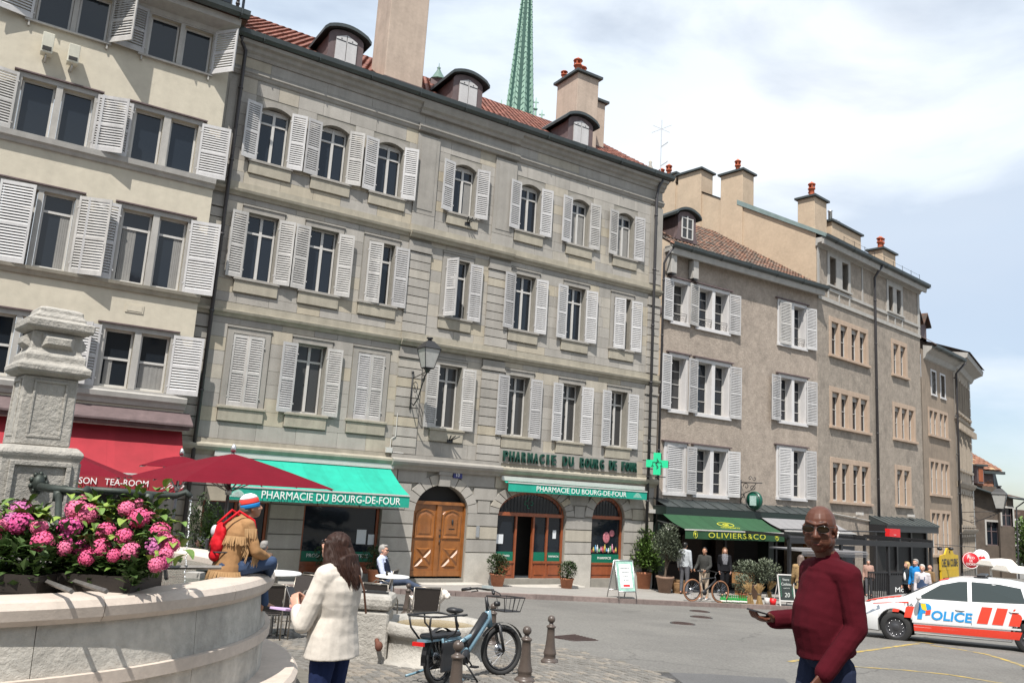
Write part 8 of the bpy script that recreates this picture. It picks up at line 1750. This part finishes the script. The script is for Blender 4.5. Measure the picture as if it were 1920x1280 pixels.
# ---- bald man in the maroon sweater
mp_ = Vector((1.855, 4.80)); fx_, fy_ = -.98, -.22; mz = gz(mp_.x, mp_.y); Hm = 1.86; k_ = 1.75 / Hm
m_maroon = fabric('maroon_knit', (.058, .0045, .009), bump=.35, bscale=260); m_navy = fabric('navy_trousers', (.018, .024, .05), bump=.2)
t, J, fd, f = person('bald man in a maroon sweater and tinted glasses holding a phone in the foreground', (mp_.x, mp_.y, mz), rzv(fx_, fy_), Hm, dict(
    elL=(-.195, -.04, 1.155), wrL=(-.175, .13, .935), elR=(.20, -.02, 1.14), wrR=(.14, .22, 1.14), chest=(0, .01, 1.30), waist=(0, .03, 1.14), pel=(0, .01, 1.03), neck=(0, -.015, 1.464), head=(0, .035, 1.624), shR=(.155, -.02, 1.40), shL=(-.155, -.02, 1.40), kneeR=(.10, .10, .52), ankR=(.10, .12, .09), toeR=(.12, .30, .04), kneeL=(-.10, -.02, .50), ankL=(-.10, -.14, .10), toeL=(-.12, .02, .03)),
    top=(m_maroon, 'sweater'), bottom=(m_navy, 'trousers'), shoes=m_bk, skin='dark', hairstyle='none', head_yaw=45, head_pitch=4, vox=.0052, hsc=1.05, build=.92, belly=.045, hem=.035, face_det=True, fold=.004, fs=8, full=1, thick=.018,
    handR=dict(d=(-.12, 1, .03), pn=(0, 0, 1), curl=.42), handL=dict(d=(.1, .55, -.8), pn=(.8, .2, .2), curl=.5))
s = Hm / 1.75; lens = mat('amber_tinted_lens', (.014, .008, .003), .12, spec=.3, var=0, bump=0, fine=0)
for x in (-1, 1):
    g = MB(); R_ = f @ Matrix.Rotation(radians(-10 * x), 3, 'Z'); g.ell(fd(x * .036, .104, .014), Vector((.031, .003, .018)) * s, 18, 8, R_); g.build('lens', lens, t)
    g = MB(); g.tube([fd(x * .067, .095, .026), fd(x * .083, .02, .020), fd(x * .085, -.01, .012)], .0018 * s, 5); g.build('temple', m_bk, t)
    g = MB(); g.tube([fd(x * .036, .106, .014) + R_ @ (Vector((.032 * cos(k * pi / 8), .001, .019 * sin(k * pi / 8))) * s) for k in range(17)], .0012, 4); g.build('lens_rim', m_bk, t)
g = MB(); g.tube([fd(-.008, .108, .022), fd(.008, .108, .022)], .0018, 5); g.build('nose_bridge', m_bk, t)
for x in (-1, 1):   # eyebrows and frown
    g = MB(); g.tube([fd(x * .012, .094, .042), fd(x * .034, .090, .050), fd(x * .054, .076, .046)], [.004, .0038, .002], 5); g.build('eyebrow', m_bk, t)
g = MB(); g.tube([fd(-.026, .086, -.0575), fd(-.012, .0955, -.0535), fd(0, .097, -.0545), fd(.012, .0955, -.0535), fd(.026, .086, -.0575)], .0016, 5); g.build('lip_line', m_bk, t)
g = MB(); g.ell(fd(.0, .092, -.062), Vector((.019, .008, .006)) * s, 12, 6, f); g.build('lower_lip', mat('lip_tone', (.12, .04, .035), .65, spec=.2, var=.05), t)
g = MB(); e_ = fd(-.088, .0, -.006); g.ell(e_, (.007, .007, .008), 8, 6); g.tube([e_, e_ + Vector((0, .006, -.032))], .0035, 6); g.build('earphone', m_white, t)
g = MB(); g.lathe([(.062, -.004), (.070, .002), (.067, .010), (.060, .006)], 24, J['neck'] + Vector((0, .0, .008)), sy=.93); g.build('collar', m_maroon, t)
hw_ = J['wrR'] + Vector((-.012, .085, .030)) * s
t2 = thing('phone', 'dark phone held flat in the right hand of the man in maroon', 'phone', (0, 0, 0)); g = MB(); g.M = Matrix.Translation(Vector((mp_.x, mp_.y, mz))) @ Matrix.Rotation(rzv(fx_, fy_), 4, 'Z') @ Matrix.Translation(hw_) @ Matrix.Rotation(radians(12), 4, 'X') @ Matrix.Rotation(radians(18), 4, 'Z')
g.box(-.037, .037, -.07, .085, .0, .009); g.build('phone_body', m_bk, t2, bev=.002); g2 = MB(); g2.M = g.M; g2.box(-.034, .034, -.066, .081, .0091, .0096); g2.build('screen', mat('phone_screen', (.01, .01, .012), .05, var=0, bump=0, fine=0), t2)
# ---- woman in the beige jacket, seen from behind
wp_ = Vector((-1.11, 6.0)); wz = gz(wp_.x, wp_.y); Hw = 1.57
m_beige = fabric('cream_linen', (.53, .485, .43), bump=.3, bscale=90); m_jean = fabric('dark_denim', (.014, .022, .065), bump=.3); m_hairb = mat('dark_auburn_hair', (.028, .012, .008), .6, spec=.25, var=.35, scale=25, bump=.2, bscale=120, bdist=.004)
t, J, fd, f = person('dark-haired woman in cream jacket and jeans looking at her phone by the fountain', (wp_.x, wp_.y, wz), rzv(-.90, .43), Hw, dict(
    elL=(-.265, .10, 1.05), wrL=(-.13, .27, 1.13), elR=(.25, .10, 1.05), wrR=(.06, .31, 1.14), head=(0, .065, 1.60), neck=(0, .0, 1.46), shR=(.165, .0, 1.40), shL=(-.165, .0, 1.40)),
    top=(m_beige, 'linen_jacket'), bottom=(m_jean, 'jeans'), shoes=m_bk, skin='fair', hair=m_hairb, hairstyle='none', head_pitch=-18, vox=.0065, build=1.10, hem=.17, female=True, sleeve=.86, fold=.0045, fs=7, thick=.020,
    handL=dict(d=(.25, .6, .75), pn=(.9, .2, -.1), curl=.5), handR=dict(d=(-.4, .5, .6), pn=(-.9, .1, 0), curl=.5))
s = Hw / 1.75
Q = [('ell', fd(0, -.02, .045), Vector((.088, .105, .090)) * s, f), ('et', [(fd(0, -.03, .03), .096 * s, .085 * s), (fd(0, -.07, -.06), .108 * s, .078 * s), (J['neck'] + Vector((0, -.065, .05)), .118 * s, .070 * s), (J['neck'] + Vector((0, -.090, -.04)), .112 * s, .050 * s), (J['neck'] + Vector((0, -.105, -.10)), .085 * s, .030 * s)], (1, 0, 0))]
for x in (-1, 1): Q.append(('cap', fd(x * .082, .03, .04), .022 * s, J['neck'] + Vector((x * .10, .03, -.03)), .03 * s))
blob('hair', Q, .007, m_hairb, t, sm=2, fold=.012, fs=38, stretch=(1, 1, .12))
g = MB(); r_ = random.Random(8)
for k in range(230):
    a = r_.uniform(-1, 1) * 2.0; top_ = fd(.05 * sin(a), -.02 - .04 * cos(a), .132 - abs(a) * .01); P_ = []
    for j in range(7):
        u = j / 6; rr = lerp(.088, .118, min(1, u * 1.6)) * s if u < .75 else lerp(.118, .085, (u - .75) * 4) * s; c_ = fd(0, -.02, .04).lerp(J['neck'] + Vector((0, -.095, -.12)), max(0, u - .15) / .85) if u > .15 else fd(0, -.02, .10)
        z = lerp(top_.z, J['neck'].z - .10 + r_.uniform(-.03, .03) - .02 * cos(a), u); rr2 = rr * (1 if u > .1 else .4); P_.append(Vector((c_.x + rr2 * 1.06 * sin(a) + .006 * sin(u * 9 + k), c_.y - rr2 * .82 * cos(a) - .004, z)))
    g.tube(P_, [.0018, .004, .0045, .0045, .004, .003, .001], 4)
g.build('hair_strands', m_hairb, t)['kind'] = 'stuff'
g = MB(); g.tube([J['shL'] + Vector((.09, -.01, .075)), J['neck'] + Vector((.03, -.155, -.05)), J['chest'] + Vector((.06, -.180, .0)), J['waist'] + Vector((.12, -.172, .02))], .008, 5); g.build('bag_strap', mat('brown_leather', (.10, .04, .02), .5), t)
g = MB(); g.ell(fd(-.04, .095, .016), Vector((.028, .006, .02)) * s, 10, 6, f); g.ell(fd(.04, .095, .016), Vector((.028, .006, .02)) * s, 10, 6, f); g.tube([fd(-.07, .08, .02), fd(-.08, -.0, .02)], .003, 4); g.build('sunglasses', m_bk, t)
MW = Matrix.Translation(Vector((wp_.x, wp_.y, wz))) @ Matrix.Rotation(rzv(-.90, .43), 4, 'Z')
mid = J['wrL'].lerp(J['wrR'], .5) + Vector((0, .10, .06))
t2 = thing('phone', 'dark phone held upright by the woman in the cream jacket', 'phone', (0, 0, 0)); g = MB(); g.M = MW @ Matrix.Translation(mid) @ Matrix.Rotation(radians(-40), 4, 'X') @ Matrix.Rotation(radians(10), 4, 'Y'); g.box(-.038, .038, -.005, .005, -.08, .08); g.build('phone_body', m_bk, t2, bev=.002)
t2 = thing('notebook', 'thin lilac notebook under the phone of the woman in the cream jacket', 'notebook', (0, 0, 0)); g = MB(); g.M = MW @ Matrix.Translation(mid + Vector((-.05, .0, -.085))) @ Matrix.Rotation(radians(8), 4, 'Y'); g.box(-.10, .10, -.07, .07, -.008, .008); g.build('notebook_cover', mat('lilac_cover', (.50, .36, .58), .5), t2, bev=.002)
# ---- person in the fringed jacket sitting on the rim
m_suede = fabric('tan_suede', (.32, .18, .085), bump=.3, bscale=60, stain=.15)
sp_ = Vector((-2.50, 7.90, -.91)); 
t, J, fd, f = person('person in fringed suede jacket and striped woolly hat sitting on the fountain rim', sp_, rzv(.80, .60), 1.50, dict(
    pel=(0, 0, .11), waist=(0, .01, .24), chest=(0, .07, .43), neck=(0, .13, .60), head=(0, .19, .72), shR=(.17, .115, .54), shL=(-.17, .115, .54), hipR=(.09, .03, .09), hipL=(-.09, .03, .09),
    kneeR=(.16, .42, .16), ankR=(-.08, .50, .02), toeR=(-.2, .56, -.02), kneeL=(-.14, .42, .08), ankL=(-.10, .50, -.32), toeL=(-.10, .64, -.38), elR=(.25, .20, .28), wrR=(.14, .38, .20), elL=(-.24, .20, .29), wrL=(-.08, .36, .20)),
    top=(m_suede, 'suede_jacket'), bottom=(fabric('blue_denim', (.045, .07, .13)), 'jeans'), shoes=m_bk, hair=mat('grey_brown_hair', (.14, .11, .09), .6, var=.4, scale=40), hairstyle='short', head_pitch=-14, head_yaw=-8, vox=.008, hem=.10, fold=.004, fs=8, build=1.02, skin='tan')
g = MB(); r_ = random.Random(1); pw = J
def fringe(g, a, b, n, l, outw):
    for k in range(n):
        p = Vector(a).lerp(Vector(b), k / n) + Vector(outw) * .012; q = p + Vector((r_.uniform(-.012, .012), r_.uniform(-.012, .012), -l * r_.uniform(.75, 1.1))) + Vector(outw) * .022; w_ = (Vector(b) - Vector(a)).normalized() * .0060
        g.poly([p - w_, p + w_, q + w_ * .5, q - w_ * .5])
pr = .186
for k in range(22):
    a0_, a1_ = -pi * .5 - pi * .62 + k * pi * 1.24 / 22, -pi * .5 - pi * .62 + (k + 1) * pi * 1.24 / 22
    for zc, rx, ry, cy, l in ((.055, .195, .142, .0, .09), (.37, .180, .142, .06, .08)):
        fringe(g, (rx * cos(a0_), cy + ry * sin(a0_), zc), (rx * cos(a1_), cy + ry * sin(a1_), zc), 8, l, (cos(a1_), sin(a1_), 0))
for S in 'RL':
    a, b, c = J['sh' + S], J['el' + S], J['wr' + S]; fringe(g, a + Vector((0, -.055, 0)), b + Vector((0, -.05, -.01)), 40, .10, (0, -1, 0)); fringe(g, b + Vector((0, -.02, -.04)), c + Vector((0, -.01, -.03)), 30, .08, (0, -.2, -.2)); fringe(g, a + Vector((.06 if S == 'R' else -.06, -.05, -.02)), a + Vector((.06 if S == 'R' else -.06, .06, -.02)), 26, .09, (1 if S == 'R' else -1, 0, 0))
g.build('fringe', fabric('pale_suede_fringe', (.36, .22, .11)), t, fix=False)['kind'] = 'stuff'
for nm, z0, z1, r0, r1, c_ in (('hat_band', .0, .045, .094, .098, (.02, .22, .55)), ('hat_stripe', .0451, .10, .097, .088, (.62, .06, .05)), ('hat_top', .1001, .155, .086, .03, (.72, .70, .72))):
    g = MB(); n_ = 20; rings = []
    for k in range(4): u = k / 3; r2_ = lerp(r0, r1, u ** (2 if nm == 'hat_top' else 1)); rings.append([fd(r2_ * cos(2 * pi * j / n_), -.012 + r2_ * 1.15 * sin(2 * pi * j / n_), lerp(z0, z1, u) + .01) for j in range(n_)])
    g.smooth = True; g.loft(rings); g.build(nm, fabric(nm, c_), t)
t2 = thing('red_backpack', 'small red backpack worn by the person in the fringed jacket', 'backpack', sp_, rzv(.80, .60)); t2.scale = (.93, .93, .93); m_rp = fabric('red_nylon', (.50, .012, .02), rough=.6)
Q = [('ell', (0, -.11, .40), (.11, .05, .12)), ('ell', (0, -.13, .30), (.11, .06, .11)), ('ell', (0, -.14, .20), (.09, .05, .06))]; blob('pack_body', Q, .009, m_rp, t2, sm=3, fold=.006)
g = MB(); g.box(-.04, .04, -.235, -.215, .25, .36); g.build('pack_panel', m_bk, t2, bev=.01)
for x in (-1, 1): g = MB(); g.tube([(x * .08, -.12, .50), (x * .11, .02, .635), (x * .13, .17, .55), (x * .15, .20, .42)], .014, 6); g.build('shoulder_strap', m_rp, t2)
g = MB(); g.tube([(-.17, .02, .24), (-.1, -.17, .235), (.1, -.17, .235), (.17, .02, .24)], .008, 5); g.build('waist_strap', m_bk, t2)
g = MB(); g.ell((-.06, -.145, .43), (.045, .04, .06), 10, 8); g.build('plastic_bag', mat('clear_plastic_bag', (.55, .55, .58), .15, spec=.8, var=.3, scale=30), t2)
# ---- seated people on the terrace
SIT = dict(pel=(0, 0, .52), waist=(0, -.02, .66), chest=(0, -.03, .86), neck=(0, -.03, 1.04), head=(0, .0, 1.17), shR=(.175, -.03, .98), shL=(-.175, -.03, .98), hipR=(.09, .02, .50), hipL=(-.09, .02, .50), kneeR=(.12, .44, .50), kneeL=(-.12, .44, .50), ankR=(.12, .44, .10), ankL=(-.12, .44, .10), toeR=(.13, .60, .03), toeL=(-.13, .60, .03), elR=(.22, -.02, .70), elL=(-.22, -.02, .70), wrR=(.15, .22, .66), wrL=(-.15, .22, .66))
m_grhair = mat('grey_hair', (.26, .245, .23), .6, var=.3, scale=40); m_whair = mat('white_hair', (.55, .53, .50), .6, var=.2, scale=40)
q = at(729, 1020, 19.4); z = gz(q.x, q.y)
t, J, fd, f = person('grey-haired man in a dark waistcoat and pale shirt leaning back at the round white table', (q.x, q.y, z), rzv(.97, -.15), 1.78, {**SIT, 'chest': (0, -.10, .86), 'neck': (0, -.13, 1.04), 'head': (0, -.10, 1.17), 'shR': (.175, -.12, .98), 'shL': (-.175, -.12, .98), 'kneeR': (.12, .48, .56), 'ankR': (.10, .92, .40), 'toeR': (.12, 1.08, .42), 'kneeL': (-.10, .50, .52), 'ankL': (-.10, .86, .14), 'toeL': (-.12, 1.02, .10), 'wrR': (.08, .22, .62), 'wrL': (-.08, .22, .60)},
    top=(fabric('pale_blue_shirt', (.48, .52, .66)), 'shirt'), bottom=(fabric('grey_blue_trousers', (.05, .065, .10)), 'trousers'), shoes=fabric('grey_shoe', (.05, .05, .06)), hair=m_grhair, head_yaw=-10, vox=.012)
Jt = J; Q = [('et', [(J['pel'], .185, .14), (J['waist'], .175, .135), (J['chest'], .19, .145), (J['chest'].lerp(J['neck'], .7), .13, .11)], (1, 0, 0))]; blob('waistcoat', Q, .012, fabric('dark_navy_waistcoat', (.012, .016, .03)), t, fold=.006)
g = MB(); g.tube([fd(-.04, .10, .016), fd(.04, .10, .016)], .015, 6); g.build('sunglasses', m_bk, t)
cc_ = gp3(q.x - .05, q.y); chair(cc_, rzv(.97, -.15) + pi * 0 + pi * 1.0 - pi, 'woven cafe chair the grey-haired man sits in') 
q = at(377, 1004, 20); t, J, fd, f = person('white-haired woman in dark clothes and sunglasses sitting in the shade behind the fountain', (q.x, q.y, gz(q.x, q.y)), rzv(-.95, -.3), 1.62, SIT, top=(fabric('black_jacket', (.012, .012, .014)), 'jacket'), bottom=(fabric('black_trousers', (.012, .012, .014)), 'trousers'), shoes=m_bk, hair=m_whair, vox=.014, female=True)
g = MB(); g.tube([fd(-.04, .10, .016), fd(.04, .10, .016)], .016, 6); g.build('sunglasses', m_bk, t); g = MB(); g.tube([J['neck'] + Vector((-.07, .05, .0)), J['neck'] + Vector((0, .1, -.08)), J['neck'] + Vector((.07, .05, 0))], .012, 5); g.build('white_collar', m_white, t)
chair(gp3(q.x, q.y), rzv(-.95, -.3), 'woven cafe chair under the white-haired woman in dark clothes')
q = at(497, 1014, 18.5); person('grey-haired person sitting low behind the person in the fringed jacket', (q.x, q.y, gz(q.x, q.y)), rzv(.2, 1), 1.70, SIT, top=(fabric('brown_shirt', (.12, .08, .06)), 'shirt'), bottom=(MATS['fabric_black_trousers'], 'trousers'), shoes=m_bk, hair=m_grhair, vox=.014); chair(gp3(q.x, q.y), rzv(.2, 1), 'woven cafe chair under the low-sitting grey-haired person')
# ---- people on the pavement
def foot(px, py, Y=None):
    if Y is None: return stand(px, py)
    q = at(px, py, Y); return Vector((q.x, q.y, pav_z(q.x, q.y)))
q = foot(1316, 1126) + Vector((.15, .35, 0)); hA = lambda p, top_: (ray(*top_).z / ray(*top_).y * p.y - p.z)
person('young man in a dark grey hooded jacket and beige trousers standing behind the bicycle', q, rzv(-.6, -.75), max(1.6, min(1.85, hA(q, (1318, 1026)))), dict(elR=(.25, .05, 1.15), wrR=(.22, .30, 1.02), elL=(-.25, .05, 1.15), wrL=(-.2, .30, 1.02)), top=(fabric('charcoal_jacket', (.045, .045, .042)), 'hooded_jacket'), bottom=(fabric('beige_trousers', (.42, .34, .26)), 'trousers'), shoes=m_wframe, hair=mat('black_hair', (.012, .010, .009), .4, var=.2), head_yaw=15, head_pitch=-18, vox=.013, skin='tan', fold=.008)
q = foot(1300, 1120) + Vector((-.1, 1.0, 0)); person('man in a pale grey sweater half hidden behind the young man with the bicycle', q, rzv(.5, .8), 1.74, {}, top=(fabric('pale_grey_sweater', (.38, .40, .42)), 'sweater'), bottom=(fabric('grey_trousers', (.10, .10, .11)), 'trousers'), shoes=m_bk, hair=MATS['black_hair'], vox=.014, skin='tan')
WALK = dict(kneeR=(.09, .14, .52), ankR=(.09, .22, .10), toeR=(.10, .38, .05), kneeL=(-.09, -.04, .50), ankL=(-.09, -.24, .16), toeL=(-.1, -.10, .05), elR=(.21, -.10, 1.15), wrR=(.2, .02, .92), elL=(-.21, .04, 1.14), wrL=(-.2, .2, .94))
q = foot(1357, 1122) + Vector((.2, .7, 0)); t, J, fd, f = person('long-haired woman in black with a grey patterned scarf walking out of the green-awning shop', q, rzv(-.15, -1), 1.66, WALK, top=(MATS['fabric_black_jacket'], 'jacket'), bottom=(MATS['fabric_black_trousers'], 'trousers'), shoes=m_bk, hair=mat('light_brown_hair', (.16, .08, .04), .5, var=.3, scale=30), hairstyle='bob', vox=.013, female=True)
blob('scarf', [('et', [(J['neck'] + Vector((0, .03, .03)), .10, .09), (J['neck'] + Vector((0, .05, -.08)), .12, .10), (J['chest'] + Vector((0, .10, .0)), .10, .05), (J['waist'] + Vector((0, .11, .05)), .07, .03)], (1, 0, 0))], .012, mat('patterned_scarf', (.15, .15, .165), .9, var=.6, scale=30), t, fold=.012)
q = foot(1502, 1141, 25.2); t, J, fd, f = person('woman in a tan jacket with a navy backpack seen from behind beside the blackboard', q, rzv(.12, 1), max(1.55, min(1.8, hA(q, (1500, 1036)))), WALK, top=(fabric('khaki_jacket', (.30, .20, .10)), 'jacket'), bottom=(fabric('black_jeans', (.016, .016, .02)), 'trousers'), shoes=fabric('red_shoe', (.4, .04, .04)), hair=mat('ash_brown_hair', (.15, .11, .09), .5, var=.3, scale=30), hairstyle='bob', vox=.012, female=True, hem=.16)
t2 = thing('navy_backpack', 'navy backpack with brown leather flap on the back of the woman in the tan jacket', 'backpack', q, rzv(.12, 1)); s_ = .95
blob('pack_body', [('ell', (0, -.19, 1.20 * s_), (.12, .07, .15)), ('ell', (0, -.20, 1.10 * s_), (.13, .08, .11))], .012, fabric('navy_nylon', (.012, .018, .05)), t2); g = MB(); g.box(-.085, .085, -.265, -.19, 1.30 * s_, 1.33 * s_); g.box(-.08, .08, -.275, -.262, 1.20 * s_, 1.32 * s_); g.build('leather_flap', MATS['brown_leather'], t2, bev=.006)
for x in (-1, 1): g = MB(); g.tube([(x * .07, -.16, 1.32 * s_), (x * .10, -.02, 1.49 * s_), (x * .13, .12, 1.36 * s_)], .014, 5); g.build('shoulder_strap', MATS['brown_leather'], t2)
gg = 'people standing behind the police car'
for (px, py, Y, H_, fx, fy, lab, top, bot, hr, st_, kw) in (
    (1701, 1053, 30.5, 1.62, -.9, -.2, 'blond woman in a dark jacket over white, leftmost of the group behind the police car', ('dark_teal_jacket', (.03, .04, .05), 'jacket'), ('fabric_black_trousers'), ('blond_hair', (.42, .28, .13)), 'bob', dict(female=True)),
    (1717, 1048, 30.0, 1.78, -.8, -.5, 'grey-haired man in a bright blue shirt in the group behind the police car', ('bright_blue_shirt', (.02, .20, .50), 'shirt'), ('fabric_grey_trousers'), None, 'short', {}),
    (1729, 1058, 28.6, 1.60, -.6, -.8, 'white-haired woman in denim dungarees and a pale blouse behind the police car bonnet', ('pale_blouse', (.50, .46, .48), 'blouse'), ('fabric_blue_denim'), 'w', 'short', dict(female=True)),
    (1743, 1059, 31.5, 1.68, .7, .3, 'balding person in a brown hooded jacket, rightmost of the group behind the police car', ('brown_hooded', (.20, .13, .07), 'jacket'), ('fabric_grey_trousers'), None, 'none', {}),
    (1628, 1050, 36.0, 1.70, -.3, -.9, 'person barely visible inside the black pergola, just over the sweater shoulder', ('pinkish_shirt', (.35, .22, .18), 'shirt'), ('fabric_grey_trousers'), None, 'short', {})):
    q = at(px, py, Y); z = pav_z(q.x, q.y); hm_ = m_whair if hr == 'w' else (m_grhair if hr is None else mat(hr[0], hr[1], .6, var=.3, scale=30))
    t, J, fd, f = person(lab, (q.x, q.y, z), rzv(fx, fy), max(1.5, min(1.88, q.z - z)), {}, top=(fabric(top[0], top[1]), top[2]), bottom=(MATS[bot], 'trousers'), shoes=m_bk, hair=hm_, hairstyle=st_, vox=.014, **kw)
    if 'dungarees' in lab:
        blob('dungaree_bib', [('et', [(J['pel'], .195, .14), (J['waist'], .175, .135), (J['chest'] - Vector((0, 0, .02)), .10, .145)], (1, 0, 0))], .013, MATS['fabric_blue_denim'], t)
        for x in (-1, 1): g = MB(); g.tube([J['chest'] + Vector((x * .08, .14, -.02)), J['neck'] + Vector((x * .09, .05, -.02)), J['chest'] + Vector((x * .08, -.13, 0))], .016, 5); g.build('dungaree_strap', MATS['fabric_blue_denim'], t)
    if 'over white' in lab: g = MB(); g.ell(J['chest'] + Vector((0, .10, -.08)), (.07, .05, .16), 10, 8); g.build('white_top', m_white, t)
# ---- white dog behind the chair
q = at(808, 1146, 16.9); dz = gz(q.x, q.y); t = thing('white_dog', 'stocky white wrinkled dog standing behind the cafe chair, facing right', 'dog', (q.x, q.y, dz), rzv(.95, -.3))
m_dog = mat('white_dog_fur', (.62, .56, .50), .9, var=.08, scale=10, bump=.3, bscale=90)
P = [('et', [((0, -.42, .32), .08, .09), ((0, -.30, .33), .115, .12), ((0, -.10, .31), .12, .13), ((0, .05, .32), .135, .15), ((0, .14, .36), .10, .12)], (1, 0, 0)), ('cap', (0, .12, .38), .10, (0, .22, .47), .085), ('ell', (0, .25, .50), (.085, .09, .08)), ('ell', (0, .33, .475), (.062, .06, .05)), ('ell', (.045, .33, .455), (.035, .045, .045)), ('ell', (-.045, .33, .455), (.035, .045, .045))]
for x in (-1, 1):
    P += [('cap', (x * .085, .06, .26), .055, (x * .10, .07, .14), .036), ('cap', (x * .10, .07, .14), .034, (x * .10, .07, .05), .030), ('cap', (x * .10, .07, .03), .032, (x * .10, .12, .025), .028), ('cap', (x * .07, -.33, .28), .075, (x * .09, -.27, .19), .05), ('cap', (x * .09, -.27, .19), .042, (x * .09, -.36, .12), .03), ('cap', (x * .09, -.36, .12), .028, (x * .09, -.34, .04), .026), ('cap', (x * .09, -.34, .03), .03, (x * .09, -.28, .025), .026), ('ell', (x * .075, .22, .54), (.02, .03, .035))]
P.append(('cap', (0, -.42, .36), .022, (0, -.48, .40), .014)); blob('body', P, .008, m_dog, t, fold=.007, fs=22)
g = MB(); g.ell((0, .385, .50), (.022, .015, .016), 10, 6); g.build('nose', m_bk, t)
for x in (-1, 1): g = MB(); g.ell((x * .038, .325, .525), (.010, .008, .009), 8, 6); g.build('eye', m_bk, t); 
g = MB(); g.lathe([(.095, -.012), (.102, 0), (.095, .012)], 18, (0, .15, .41)); g.build('collar', MATS['brown_leather'], t)
